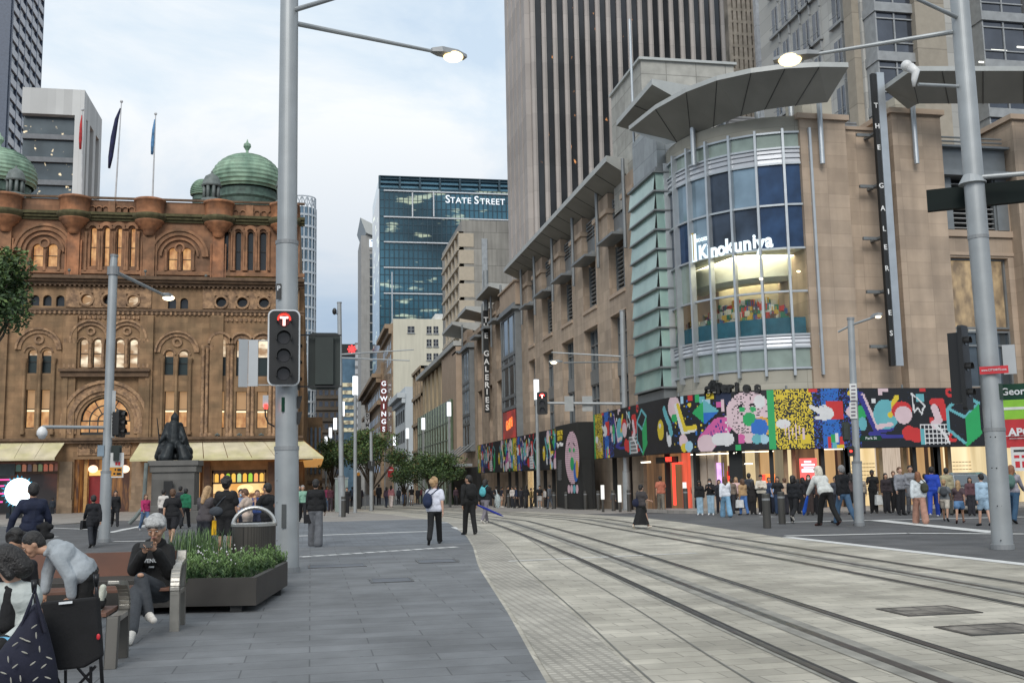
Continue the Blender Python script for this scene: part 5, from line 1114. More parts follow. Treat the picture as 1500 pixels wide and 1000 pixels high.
m=MB(); m.slab([(Xw-.3,Y6+.1),(Xw-.01,Y6+.1),(Xw-.01,Y6+30),(Xw-.3,Y6+30)],-3.5,zt-1,0); m.slab([(Xw-1.9,Y6+.1),(Xw-.31,Y6+.1),(Xw-.31,Y6+31),(Xw-1.9,Y6+31)],zt-2.2,zt-1.2,0); m.slab([(Xw-1.,Y6+.1),(Xw-.31,Y6+.1),(Xw-.31,Y6+31),(Xw-1.,Y6+31)],zt-3.4,zt-2.2,0); m.build('street_front',bst,T)
windows_west(T,Xw-.3,Y6+1,Y6+30,2,zt-4,10,6)
m=MB(); a,b=PY(575,462,Y6); m.tube((a,Y6+1,zt-1),(a,Y6+1,zt+11),.16,n=6); m.build('roof_mast',lightm,T)
# --- department store with the vertical sign
Y7=262.; Xw=17.2; T=bldg('corniced_store','brown stone store with a deep cornice and a red GOWINGS sign',(Xw,Y7,-3)); zt=PX(560,505,Xw)[1]
m=MB(); m.slab([(Xw,Y7),(Xw+14,Y7),(Xw+14,Y7+80),(Xw,Y7+80)],-4,31,0); m.slab([(Xw-2.2,Y7-.5),(Xw,Y7-.5),(Xw,Y7+80),(Xw-2.2,Y7+80)],27.2,28.2,0); m.slab([(Xw-1.2,Y7-.3),(Xw,Y7-.3),(Xw,Y7+80),(Xw-1.2,Y7+80)],26,27.2,0); m.slab([(Xw-1.,Y7-.3),(Xw,Y7-.3),(Xw,Y7+80),(Xw-1.,Y7+80)],20.4,21.4,0); m.slab([(Xw+1.5,Y7),(Xw+14,Y7),(Xw+14,Y7+40),(Xw+1.5,Y7+40)],31,38,0); m.build('wall',bst,T)
windows_west(T,Xw,Y7+2,Y7+60,3,19,5,9); windows_west(T,Xw,Y7+2,Y7+60,21.5,26,1,9)
redp=mat('red_sign_panel',(.17,.018,.022),.5,var=.1)
SG=thing('vertical_sign','red vertical blade sign spelling GOWINGS in white letters on the brown store','sign',(Xw,250,5))
for k,ch in enumerate('GOWINGS'):
    x,z=PY(562,562+k*11.1,250); m=MB(); m.slab([(x-.72,249.8),(x+.72,249.8),(x+.72,250.2),(x-.72,250.2)],z-.83,z+.83); m.build('letter_panel',redp,SG); o=text(ch,1.15,sl_,name='letter',bold=.05); put(o,SG,(x,249.7,z))
m=MB(); x,z=PY(568,590,250); m.slab([(x,249.95),(x+3,249.95),(x+3,250.05),(x,250.05)],z-1,z+1); m.build('bracket',greym,SG)
SG=thing('vertical_sign','white vertical sign with black letters DYMO beside the deep cornice','sign',(15,290,8))
for k,ch in enumerate('DYMO'):
    x,z=PY(538,608+k*7.3,290); m=MB(); m.slab([(x-.6,289.9),(x+.6,289.9),(x+.6,290.2),(x-.6,290.2)],z-.62,z+.62); m.build('letter_panel',mat('sign_white',(.5,.5,.5),.5),SG); o=text(ch,.85,black,name='letter',bold=.05); put(o,SG,(x,289.8,z))
# --- white classical building, brown bay block, sandstone hall and glass box
Y8=205.; Xw=PY(594,640,Y8)[0]; T=bldg('white_classical_building','narrow whitish classical building with a projecting cornice beyond the green glass box',(Xw,Y8,-3)); zt=PY(615,566,Y8)[1]; x1=PY(645,640,Y8)[0]; wr=mat('blue_white_render',(.50,.54,.56),.85,var=.08,sc=.3)
m=MB(); m.slab([(Xw,Y8),(x1,Y8),(x1,Y8+25),(Xw,Y8+25)],-3.5,zt,0); m.slab([(Xw-1.6,Y8-.3),(Xw,Y8-.3),(Xw,Y8+25),(Xw-1.6,Y8+25)],zt-2.2,zt-1.2,0); m.slab([(Xw-.7,Y8-.2),(Xw,Y8-.2),(Xw,Y8+25),(Xw-.7,Y8+25)],zt-3.2,zt-2.2,0); m.slab([(Xw-.5,Y8-.1),(Xw,Y8-.1),(Xw,Y8+25),(Xw-.5,Y8+25)],3.2,3.8,0); m.build('wall',wr,T)
windows_west(T,Xw-.02,Y8+1,Y8+24,4,zt-3.5,3,5,.55,.6,void)
Y9=172.; Xw=PY(622,600,Y9)[0]; T=bldg('brown_bay_block','brown framed block with a dark blank side wall left of the sandstone hall',(Xw,Y9,-2.5)); zt=PY(628,535,Y9)[1]; x1=PY(640,600,Y9)[0]
m=MB(); m.slab([(Xw,Y9),(x1,Y9),(x1,Y9+16),(Xw,Y9+16)],-3,zt); m.build('wall',mat('dark_side_wall',(.035,.038,.04),.6),T)
Ye=PX(609,600,Xw)[0]; m=MB(o=(Xw,0,0),u=(0,1,0),n=(-1,0,0)); 
for k in range(4): a=Y9+(Ye-Y9)*k/3.4; m.box(a,a+1.,.01,.6,-3,zt,0)
z=zt
while z>2: m.box(Y9,Ye,.01,.75,z-.5,z,0); m.box(Y9,Ye,.01,.2,z-3,z-2,0); z-=4.6
m.build('bay_frame',mat('brown_frame_stone',(.36,.28,.19),.8),T)
Y10=138.; T=bldg('sandstone_hall','sandstone hall of tall blank ribs under a flat overhanging roof',(18,Y10,-2)); m=MB(); m.slab([(18.6,Y10),(30,Y10),(30,170),(18.6,170)],-3,17.5,0); m.build('wall',mat('yellow_sandstone',(.47,.38,.25),.85,var=.12,sc=.4),T)
for k in range(6): a=Y10+k*5.2; m=MB(); m.slab([(17.7,a),(18.6,a),(18.6,a+3.0),(17.7,a+3.0)],-2,17.3); m.build('rib',MATS['yellow_sandstone'],T)
m=MB(); m.slab([(16.9,Y10-14),(30,Y10-14),(30,170),(16.9,170)],17.6,18.2); m.build('roof',canw,T)
m=MB(); m.slab([(17.2,124),(19.5,124),(19.5,Y10),(17.2,Y10)],-2,17.5); m.build('front_block',stonep,T)
T=bldg('glass_box','green glass box front standing before the sandstone hall',(17,132,-2)); gg=glass('green_box_glass',(.14,.20,.13),.35,.12,sc=.5)
zt=PX(650,590,16.9)[1]; m=MB(); m.slab([(16.9,127),(17.15,127),(17.15,168),(16.9,168)],-2,zt); m.build('glass_wall',gg,T)
m=MB(); 
for k in range(14): m.slab([(16.8,127+3*k),(16.9,127+3*k),(16.9,127.12+3*k),(16.8,127.12+3*k)],-2,zt)
for z in (2,4.2,6.4,8.6): m.slab([(16.82,127),(16.9,127),(16.9,168),(16.82,168)],z,z+.1)
m.build('glazing_frame',mat('green_grey_frame',(.25,.3,.25),.5),T)
m=MB(); m.slab([(14.6,112),(17.2,112),(17.2,128),(14.6,128)],2.9,3.2,0); 
for k in range(5): m.tube((14.8,113+3.4*k,3.2),(17.6,113+3.4*k,5.4),.09,n=6,mi=1)
m.slab([(17.1,108),(17.5,108),(17.5,170),(17.1,170)],-2,2.8,2); m.build('entrance_canopy',[lightm,greym,black],T)
# --- tower with wedge roof
Y11=420.; T=bldg('wedge_roof_tower','slim grey tower with a slanting wedge roof and a small white T sign',(22,Y11,-3)); a,b,c=[PY(x,420,Y11)[0] for x in (529,541,556)]; zt=PY(541,345,Y11)[1]
m=MB(); m.slab([(a,Y11),(b+3,Y11),(b+3,Y11+30),(a,Y11+30)],-4,zt); m.build('wall',concr,T)
m=MB(o=(0,Y11,0)); p=[PY(x,y,Y11) for x,y in ((527.5,320),(553,333),(556,338),(556,350),(536,342))]; m.prism([(u,z) for u,z in p],-30,1.5); m.build('wedge_roof',canw,T)
m=MB(o=(0,Y11,0)); m.box(b+.2,c,-.3,.1,-3,PY(547,372,Y11)[1],0)
z=0
while z<95: m.box(b,c,.11,.3,z,z+.5,1); z+=3.8
m.build('window_stack',[dglass,concr],T)
p0,z0=PY(541,362,Y11);p1,z1=PY(552,351,Y11); m=MB(o=(0,Y11,0)); m.box(p0,p1,.15,.4,z0,z1); m.build('sign_panel',emit('white_sign_panel',(.8,.88,.95),.9),T); o=text('T',2.0,mat('sign_blue',(.02,.12,.4),.5),bold=.08); put(o,T,((p0+p1)/2,Y11-.5,(z0+z1)/2))
# --- left of the street, far
Y12=480.; T=bldg('star_sign_tower','distant glass tower with a red star sign on its dark top and lit slanted floors',(20,Y12,-3)); a,b=[PY(x,560,Y12)[0] for x in (499,520)]; zt=PY(510,504,Y12)[1]; c=PY(528,560,Y12)[0]
m=MB(); m.slab([(a,Y12),(b,Y12),(b,Y12+30),(a,Y12+30)],-3,PY(510,522,Y12)[1]); m.build('wall',glass('far_tower_glass',(.12,.2,.27),.4,.1),T)
m=MB(); m.slab([(a,Y12-.5),(b,Y12-.5),(b,Y12+30),(a,Y12+30)],PY(510,522,Y12)[1],zt); m.build('dark_crown',black,T)
m=MB(); m.slab([(b,Y12),(c,Y12),(c,Y12+30),(b,Y12+30)],-3,PY(524,502,Y12)[1]); m.build('white_side',mat('striped_white_side',(.45,.46,.47),.6,brick=(60,3.8,.9,.35,0)),T)
lf=emit('slanted_lit_floor',(.55,.5,.33),.8,c2=(.16,.13,.09),sc=.5)
for k in range(7):
    y=563+k*11; x0_,z=PY(500,y,Y12); x1_=PY(519,y,Y12)[0]; m=MB(o=(0,Y12,0)); m.box(x0_,x1_,.05,.4,z-1.,z+.7); m.build('lit_floor',lf,T)
x,z=PY(519,511.5,Y12); rs_=emit('red_star',(1.,.06,.06),1.2); m=MB(o=(0,Y12,0)); x-=1.2
for k in range(4): an=PI*k/4; dx,dz=math.cos(an),math.sin(an); m.prism([(x-dx*2-dz*.4,z-dz*2+dx*.4),(x-dx*2+dz*.4,z-dz*2-dx*.4),(x+dx*2+dz*.4,z+dz*2-dx*.4),(x+dx*2-dz*.4,z+dz*2+dx*.4)],.55+.02*k,.75+.02*k)
m.build('star_sign',rs_,T)
Y13=300.; T=bldg('dark_stone_block','dark brown stone office block with small windows at the far left of the street',(2,Y13,-3)); a,b=[PY(x,640,Y13)[0] for x in (440,499)]; zt=PY(480,560,Y13)[1]
db=mat('dark_brown_stone',(.115,.095,.075),.9,var=.2,sc=.3); m=MB(); m.slab([(a,Y13),(b,Y13),(b,Y13+40),(a,Y13+40)],-4,zt); m.build('wall',db,T)
m=MB(o=(0,Y13,0)); 
for k in range(9):
    z=zt-1-3.2*k; m.box(a,b,.02,.5,z-.5,z)
m.build('ledge',db,T)
for k in range(8):
    for c in range(7):
        z=zt-2.2-3.2*k; x=a+(b-a)*(c+.5)/7; m=MB(o=(0,Y13,0)); m.box(x-.5,x+.5,.02,.06,z-1.4,z); m.build('window',tg,T)
m=MB(); m.slab([(-1.6,206),(2.2,206),(2.2,260),(-1.6,260)],-3,14); T=bldg('tan_side_building','tan building edge just beyond the domed arcade',(0,206,-3)); m.build('wall',tan,T)
m=MB(); m.slab([(-1.8,205.5),(3.6,205.5),(3.6,208),(-1.8,208)],1.2,1.8); m.build('street_awning',sootc,T)
for k in range(4): m=MB(); m.slab([(-.9+.8*k,205.8),(-.5+.8*k,205.8),(-.5+.8*k,205.99),(-.9+.8*k,205.99)],3,12); m.build('window_strip',dglass,T)
# --- curved balcony tower behind the tall pole
Y14=260.; T=bldg('balcony_tower','slender curved glass apartment tower with stacked balconies behind the tall silver pole',(-4,Y14,-3)); a,b=[PY(x,400,Y14)[0] for x in (420,463)]; zt=PY(445,302,Y14)[1]; zc_=PY(445,286,Y14)[1]
cx=(a+b)/2; r=(b-a)/2; bw=mat('white_slab_edge',(.43,.47,.50),.6); m=MB(); m.lathe((cx,Y14+r,0),[(r*.96,-3),(r*.96,zt)],20); m.build('glass_wall',glass('balcony_glass',(.15,.22,.28),.5,.1,sc=.3),T)
m=MB(); z=12; 
while z<zt: m.lathe((cx,Y14+r,z),[(r*.9,0),(r*1.03,0),(r*1.03,.55),(r*.9,.55)],20); z+=2.95
tag(m.build('balcony_slabs',bw,T),kind='stuff')
for k in range(10): an=-PI*(k+.5)/10; m=MB(); m.tube((cx+r*math.cos(an),Y14+r+r*math.sin(an),10),(cx+r*math.cos(an),Y14+r+r*math.sin(an),zt),.18,n=5); m.build('mullion',bw,T)
m=MB()
for k in range(8):
    a0_,a1_=-PI*k/8,-PI*(k+1)/8; P0=Vector((cx+r*.95*math.cos(a0_),Y14+r+r*.95*math.sin(a0_),zt)); P1=Vector((cx+r*.95*math.cos(a1_),Y14+r+r*.95*math.sin(a1_),zc_)); m.tube(P0,P1,.15,n=5); m.tube(Vector((P0.x,P0.y,zc_)),Vector((P1.x,P1.y,zt)),.15,n=5); m.tube(Vector((P0.x,P0.y,zc_)),P1,.15,n=5); m.tube(P0,Vector((P0.x,P0.y,zc_)),.15,n=5)
m.build('roof_truss',bw,T)
# --- far-left towers
Xt=-62.; T=bldg('grid_tower','tall dark tower with a white diagonal looking grid of spandrels at the left edge',(Xt,170,-3)); Ya_=PX(11,150,Xt)[0]; Yb_=PX(57,150,Xt)[0]
m=MB(); m.slab([(Xt-25,Ya_),(Xt,Ya_),(Xt,Yb_),(Xt-25,Yb_)],-3,150); m.build('wall',glass('grid_tower_glass',(.035,.04,.06),.3,.15),T)
sp_=mat('white_spandrel',(.62,.60,.60),.7,var=.06); z=18; ht=PX(30,100,Xt)[1]-PX(30,122,Xt)[1]
while z<149:
    m=MB(o=(Xt,0,0),u=(0,1,0),n=(1,0,0)); m.box(Ya_+.3,Yb_,.02,.3,z,z+ht*.5); m.build('spandrel',sp_,T)
    m=MB(o=(0,Ya_,0)); m.box(Xt-25,Xt-2.8,.02,.4,z,z+ht*.5); m.build('south_spandrel',sp_,T); z+=ht
for k in range(6):
    y=Ya_+.2+(Yb_-Ya_-.4)*k/5; m=MB(o=(Xt,0,0),u=(0,1,0),n=(1,0,0)); m.box(y-.16,y+.16,.02,.34,-3,150); m.build('fin',mat('blue_grey_fin',(.08,.10,.14),.5),T)
m=MB(o=(0,Ya_,0)); m.box(Xt-2.6,Xt,.02,.5,-3,150); m.build('corner_panel',MATS['blue_grey_fin'],T)
Y15=150.; Xc_=PY(122,200,Y15)[0]; x0=PY(30,200,Y15)[0]; Ye=PX(147,250,Xc_)[0]; zt=PY(122,132,Y15)[1]; T=bldg('white_office_block','pale concrete office block with a deep blank top band and lit dark windows',(Xc_,Y15,-3))
wc=mat('white_concrete',(.55,.55,.53),.8,var=.05,sc=.3,brick=(1.1,60,.02,.86,0)); zb_=PY(90,168,Y15)[1]; xr=PY(108.5,200,Y15)[0]
m=MB(); m.slab([(x0,Y15+1.2),(Xc_-.6,Y15+1.2),(Xc_-.6,Ye),(x0,Ye)],-3,zt-.2,1); m.slab([(x0,Y15),(Xc_,Y15),(Xc_,Ye),(x0,Ye)],zb_,zt,0); m.slab([(xr,Y15),(Xc_,Y15),(Xc_,Y15+1.6),(xr,Y15+1.6)],-3,zb_,0)
for k in range(1,4): y=Y15+(Ye-Y15)*k/3; m.slab([(Xc_-1.2,y-1.6),(Xc_,y-1.6),(Xc_,y),(Xc_-1.2,y)],-3,zb_,0)
m.build('frame_wall',[wc,glass('office_block_glass',(.10,.12,.13),.4,.15,lit=(1.,.8,.5),litamt=.66,litsc=(1.2,1.2,1.1),lits=.8)],T)
z=zb_-3.4
while z>14:
    m=MB(o=(0,Y15+1.2,0)); m.box(x0,xr,.01,.5,z,z+.7); m.build('floor_band',mat('grey_floor_band',(.16,.17,.18),.6),T); z-=3.3
# ================================================================ street furniture
pole_m=mat('galvanised_pole',(.36,.38,.385),.45,.35,var=.1,sc=2,streak=.15); pole_d=mat('pole_collar',(.25,.26,.265),.5,.3)
sigk=mat('signal_black',(.012,.012,.012),.45); sigw=mat('signal_white_edge',(.6,.62,.63),.5); sback_m=mat('signal_back',(.018,.026,.022),.5,var=.3)
redon=emit('red_signal_light',(1.,.03,.02),3.2); wh_on=emit('white_signal_glyph',(1.,.62,.55),2.2); lens=mat('dark_lens',(.03,.028,.03),.15); redoff=mat('dim_red_lens',(.12,.005,.005),.2)
lamp_on=emit('street_lamp_glow',(1.,.74,.36),1.9); tube_on=emit('white_light_tube',(.93,.97,1.),1.3); lamp_w=emit('small_lamp_glow',(1.,.86,.6),2.2)
sgn=mat('grey_sign_back',(.42,.44,.45),.45,.3,var=.06); sgnw=mat('white_sign',(.62,.62,.6),.5); grn_s=mat('green_street_sign',(.006,.045,.025),.6,spec=.25); orng=mat('orange_sign',(.6,.26,.03),.5); redsg=mat('red_sign',(.5,.02,.03),.45)
class VF:      # a frame standing upright at a pixel of the photo, at ground distance Y, turned to the viewer (a=extra turn)
    def __init__(s,px,py,Y,a=0):
        X,z=PY(px,py,Y); s.p=Vector((X,Y,z)); d=Vector((X,Y,0)).normalized(); s.s=depth(s.p)/F; rt=Vector((d.y,-d.x,0)); s.u=Matrix.Rotation(a,3,'Z')@rt; s.n=Matrix.Rotation(a,3,'Z')@(-d); s.ang=math.atan2(s.u.y,s.u.x); s.px,s.py=px,py
    def mb(s): return MB(o=s.p,u=s.u,n=s.n)
    def at(s,dx,dy,w=0): return s.p+s.u*dx*s.s+s.n*w+Vector((0,0,-dy*s.s))
def rrect(m,x0,x1,z0,z1,w0,w1,r,mi=0,n=5):
    pts=[]
    for cx,cz,a in ((x1-r,z1-r,0),(x0+r,z1-r,PI/2),(x0+r,z0+r,PI),(x1-r,z0+r,1.5*PI)):
        for k in range(n+1): t=a+PI/2*k/n; pts.append((cx+r*math.cos(t),cz+r*math.sin(t)))
    return m.prism(pts,w0,w1,mi)
def signal(parent,px0,px1,py0,py1,Y,lit=None,n=3,back=False,turn=0,glyph=None,edge=True,w0=.25,name='traffic_signal',nlens=None):
    v=VF((px0+px1)/2,(py0+py1)/2,Y,turn); W_=(px1-px0)*v.s; H_=(py1-py0)*v.s; m=v.mb()
    if back: rrect(m,-W_/2,W_/2,-H_/2,H_/2,w0-.05,w0,W_*.16,0); m.box(-W_*.28,W_*.28,w0-.02,w0+.12,-H_*.42,H_*.42,0); return m.build(name,[sback_m],parent)
    if edge: rrect(m,-W_/2,W_/2,-H_/2,H_/2,w0-.05,w0,W_*.2,1)
    e_=.05*W_ if edge else 0; rrect(m,-W_/2+e_,W_/2-e_,-H_/2+e_,H_/2-e_,w0-.06,w0+.03,W_*.16,0); m.box(-W_*.25,W_*.25,w0-.3,w0-.06,-H_*.42,H_*.42,0)
    o=m.build(name,[sigk,sigw],parent); r=min(W_*.26,H_*.38/n)
    for k in range(n):
        zc=H_*.5-H_*(k+.62)/(n+.25) if n>1 else 0; on=lit==k
        m=v.mb(); m.prism([(r*.8*math.cos(2*PI*i/16),zc+r*.8*math.sin(2*PI*i/16)) for i in range(16)],w0+.03,w0+.04); m.build('lens',(mat('red_glow_tint',(.12,.004,.004),.3) if glyph else redon) if on else lens,o)
        m=v.mb()
        for i in range(10):
            a0,a1=PI*(-.1+1.2*i/10),PI*(-.1+1.2*(i+1)/10); m.prism([(r*.95*math.cos(a0),zc+r*.95*math.sin(a0)),(r*1.05*math.cos(a0),zc+r*1.05*math.sin(a0)),(r*1.05*math.cos(a1),zc+r*1.05*math.sin(a1)),(r*.95*math.cos(a1),zc+r*.95*math.sin(a1))],w0+.03,w0+.03+r*1.1)
        m.build('visor',sigk,o)
        if on and glyph:
            m=v.mb()
            for i in range(12):
                a0,a1=PI*(.0+1.0*i/12),PI*(.0+1.0*(i+1)/12); m.prism([(r*.72*math.cos(a0),zc+r*.72*math.sin(a0)),(r*.9*math.cos(a0),zc+r*.9*math.sin(a0)),(r*.9*math.cos(a1),zc+r*.9*math.sin(a1)),(r*.72*math.cos(a1),zc+r*.72*math.sin(a1))],w0+.045,w0+.05)
            m.build('lit_ring',redon,o)
            m=v.mb(); m.box(-r*.55,r*.55,w0+.05,w0+.056,zc+r*.22,zc+r*.5).box(-r*.17,r*.17,w0+.05,w0+.056,zc-r*.75,zc+r*.22); m.build('lit_t_glyph',wh_on,o)
            m=v.mb(); m.box(-r*.68,r*.68,w0+.043,w0+.048,zc+r*.1,zc+r*.62).box(-r*.3,r*.3,w0+.043,w0+.048,zc-r*.88,zc+r*.1); m.build('glyph_halo',mat('red_glow_tint',(.12,.004,.004),.3),o)  # red glow around the T put into a dark red plate
    return o
def big_pole(name,label,bx,by,segs,lean=0):
    """segs: list of (py, px width above, centre px) from base to top"""
    B=G(bx,by); t=thing(name,label,'street pole',B); dd=depth(B)
    pts=[]
    for py,wd,cx in segs:
        X,z=PY(cx,py,B.y); pts.append((Vector((X,B.y,z)),wd*dd/F/2))
    for i in range(len(pts)-1):
        (p,r),(q_,_)=pts[i],pts[i+1]; m=MB(); m.tube(p,q_,r,r*(1 if i<len(pts)-2 else .9),40); m.build('pole_section',pole_m,t,smooth=False)
        m=MB(); d=(q_-p).normalized(); m.tube(q_-d*.05,q_+d*.02,r*1.06,r*1.06,20); m.build('collar',pole_d,t)
    m=MB(); m.tube(B,B+Vector((0,0,.1)),pts[0][1]*1.12,n=20); m.build('base_ring',pole_d,t)
    return t,B,dd
def arm(t,p,head,L,r=.045,drop=0,name='arm'):
    d=Vector((math.sin(head),math.cos(head),0)); q_=p+d*L+Vector((0,0,drop)); m=MB(); m.tube(p,q_,r,r*.7,10); m.build(name,pole_m,t); return q_,d
def lamp_head(t,p,d,L=.85,on=lamp_on,w=.14):
    a=d.normalized(); s=Vector((-a.y,a.x,0)); up=Vector((0,0,1)); vs=[]
    for f_,ww,h in ((0,.05,.06),(.25,w*.9,.10),(.7,w,.09),(1.,w*.55,.05)):
        c=p+a*L*f_; vs+=[c-s*ww+up*-.02,c+s*ww+up*-.02,c+s*ww*.8+up*h,c-s*ww*.8+up*h]
    m=MB(); fs=[(0,1,2,3),(12,15,14,13)]
    for k in range(3): fs+=[(4*k+i,4*k+(i+1)%4,4*k+4+(i+1)%4,4*k+4+i) for i in range(4)]
    m.raw(vs,fs); o=m.build('lamp_head',pole_d,t)
    m=MB(); m.ball(p+a*L*.64+up*-.03,w*1.3,w*1.3,w*.62,14,8); m.build('lamp_glass',on,o)
def box_on(t,name,px0,px1,py0,py1,Y,mt,w0=0,w1=.05,turn=0,bev=0):
    v=VF((px0+px1)/2,(py0+py1)/2,Y,turn); a=(px1-px0)*v.s/2; b=(py1-py0)*v.s/2; m=v.mb(); m.box(-a,a,w0,w1,-b,b); return m.build(name,mt,t),v
def txt_on(t,s_,px,py,hpx,Y,mt,w=.06,turn=0,bold=0,vertical=False,sp=1.,sx=1):
    v=VF(px,py,Y,turn); o=text(s_,hpx*v.s,mt,bold=bold,vertical=vertical,ext=.002,sp=sp); put(o,t,v.p+v.n*w,rz=v.ang,sx=sx); return o
# --- tall silver pole, centre left
t,B,dd=big_pole('smart_pole','tall silver pole carrying the big red T tram signal beside the planter',420,838,[(838,35,420.5),(655,33,420),(355,30,420.5),(-70,20.5,424.5)])
PL=t; YL=B.y; zA=PY(425,33,YL)[1]; X_A=PY(424.5,33,YL)[0]; P0=Vector((X_A,YL,zA))
_e=PZ(632,75,P0.z); _v=Vector((_e[0],_e[1],P0.z))-P0; q_,d=arm(t,P0,math.atan2(_v.x,_v.y),_v.length,.05); lamp_head(t,q_,d,.78,w=.16)
zB=PY(425,17,YL)[1]; q_,d=arm(t,Vector((X_A,YL,zB)),R_(130),2.2,.05); lamp_head(t,q_,d,.8)
signal(t,393,438.5,458,568,YL,lit=0,n=4,glyph='T',w0=.42)
signal(t,437,450,492,571,YL,n=3,turn=R_(75),w0=-.1,edge=False); signal(t,452,498,488,571,YL+.2,back=True,w0=.1)
box_on(t,'bracket',436,500,490,492,YL,sigk,.0,.04); box_on(t,'bracket',436,500,565,567,YL,sigk,.0,.04); box_on(t,'bracket',350,405,498,499.5,YL,sgn,.0,.03); box_on(t,'bracket',350,405,563,564.5,YL,sgn,.0,.03)
box_on(t,'sign_back',349,362,497,567,YL,sgn,.03,.06,turn=R_(12)); box_on(t,'sign_back',365,379,498,566,YL,sgn,.03,.06,turn=R_(-14))
box_on(t,'street_name_sign',400,415,583,604,YL,grn_s,.2,.23,turn=R_(40)); box_on(t,'control_box',385,393,580,598,YL,sgn,.05,.2); box_on(t,'small_red_light',387,392,593,600,YL,redon,.22,.26)
v=VF(388,600,YL); m=MB(); m.path([v.at(0,-3,.12),v.at(1,10,.12),v.at(5,20,.12),v.at(14,25,.1)],.015,6); m.build('cable',sigk,t)
box_on(t,'slot_plate',412.5,419,738,772,YL,mat('dark_plate',(.06,.065,.065),.5),.225,.235)
o,v=box_on(t,'sticker',408,415,418,441,YL,sigk,.187,.192,turn=R_(-12)); txt_on(t,'P',411.5,425,7,YL,sigw,.196,turn=R_(-12),bold=.003)
for y in (663,703,735,790): v=VF(405.5,y,YL); m=MB(); m.ball(v.at(0,0,.13),.014); m.build('bolt',pole_d,t)
for y in (45,118,250,300): v=VF(420.5,y,YL); m=MB(); m.ball(v.at(0,0,.13),.012); m.build('bolt',sigk,t)
m=MB(); a=VF(417,655,YL); b_=VF(417.5,360,YL); m.tube(a.at(0,0,.19),b_.at(0,0,.185),.006,n=5); m.build('seam',pole_d,t)
# amber side signal visors right of the pole
for y in (590,613): v=VF(437,y,YL); m=v.mb(); m.prism([(-.02,.12),(.07,.12),(.02,-.1),(-.02,-.1)],-.1,.1); m.build('side_visor',sigk,t)
# --- tall silver pole, right
t,B,dd=big_pole('smart_pole','tall silver pole at the right with lamp arms, camera and a dark back of sign',1469,804,[(804,29*1.0,1469),(628,29,1457),(347,30,1433),(-70,21,1400)])
t['label']='tall silver pole at the right holding a green George St sign and a round camera'
YR=B.y; v=VF(1408,45,YR); P0=v.p; e1=VF(1212,77,YR+4.2)
_e=PZ(1200,79,P0.z); _v=Vector((_e[0],_e[1],P0.z))-P0; q_,d=arm(t,P0,math.atan2(_v.x,_v.y),_v.length,.055)
# aim the arm so that it ends where the lamp is seen
lamp_head(t,q_,d,1.0,w=.2)
v=VF(1407,28,YR); arm(t,v.p,R_(-116),2.2,.05)
v=VF(1411,123,YR); w_=VF(1345,122,YR); m=MB(); m.tube(v.at(0,4),w_.at(0,2),.035); m.build('camera_arm',pole_m,t)
wcam=mat('camera_white',(.65,.65,.64),.4); m=MB(); m.path([w_.at(-6,4),w_.at(-5,-6),w_.at(-2,-18),w_.at(-10,-26)],[.03,.06,.09,.11],10); m.ball(w_.at(-14,-29),.12,.12,.12,12,8); m.build('round_camera',wcam,t,smooth=True)
v=VF(1424,262,YR); m=MB(); m.tube(v.at(0,8),v.at(0,-6),.28,.17,16); m.build('clamp_collar',pole_m,t); m=MB(); m.tube(v.at(10,0,.05),v.at(170,8,.05),.05,n=10); m.build('side_arm',pole_m,t)
o,v=box_on(t,'sign_box',1368,1640,268,300,YR,mat('dark_green_sign_back',(.006,.011,.010),.7,spec=.2),.18,.34,turn=R_(6))
signal(t,1402,1428,476,600,YR+.3,n=3,turn=R_(70),w0=.0,edge=False); box_on(t,'sign_back',1470,1487,505,548,YR+.3,sgn,.0,.04)
o,v=box_on(t,'red_direction_sign',1437,1475,538,549,YR,redsg,.30,.32); o.rotation_euler=(0,R_(-0),0)
txt_on(t,'www.CITYARTS.com',1456,543.5,3.3,YR,sigw,.33,bold=.001,sx=.82); 
o,v=box_on(t,'street_name_sign',1462,1516,563,586,YR,grn_s,.22,.25); _g=text('George St',10.5*v.s,sigw,bold=.004,ext=.002); put(_g,t,v.at(9,0,.27),rz=v.ang)
o,v=box_on(t,'street_sign_end',1462,1469,563,586,YR,mat('dark_green_end',(.006,.03,.02),.5),.252,.26)
m=MB(); a,b_,c=[VF(x,y,YR) for x,y in ((1445,347),(1457,628),(1467,800))]; m.tube(a.at(-4,0,.2),b_.at(-4,0,.2),.006,n=5); m.build('seam',pole_d,t)
for (x,y) in ((1452,640),(1459,640),(1454,685),(1461,685),(1462,740),(1468,740),(1467,790)): v=VF(x-1,y,YR); m=MB(); m.ball(v.at(0,0,.205),.013); m.build('bolt',sigk,t)
# banner behind the right pole
Yn=30.; ba=thing('pharmacy_banner','green and red APOTHEKE banner hanging at the right edge behind the silver pole','banner',(PY(1500,600,Yn)[0],Yn,0))
v=VF(1530,620,Yn); m=v.mb(); s=v.s; m.box(-62*s,60*s,-.03,0,8*s,37*s,0).box(-62*s,60*s,-.03,0,-34*s,8*s,1); m.build('banner_cloth',[mat('lime_green',(.22,.48,.03),.6),mat('banner_red',(.42,.02,.025),.6)],ba)
txt_on(ba,'APOTHEKE',1521,632,11.5,Yn,sigw,.03,bold=.012); m=v.mb(); m.box(-56*s,60*s,.001,.01,22*s,26*s).box(-56*s,40*s,.001,.01,-17*s,-16*s).box(-48*s,30*s,.001,.01,-21*s,-20*s); m.build('banner_lines',sgnw,ba)
m=v.mb(); m.box(-.05,.05,-.12,-.03,-150*s,37*s); m.build('banner_post',sigk,ba)
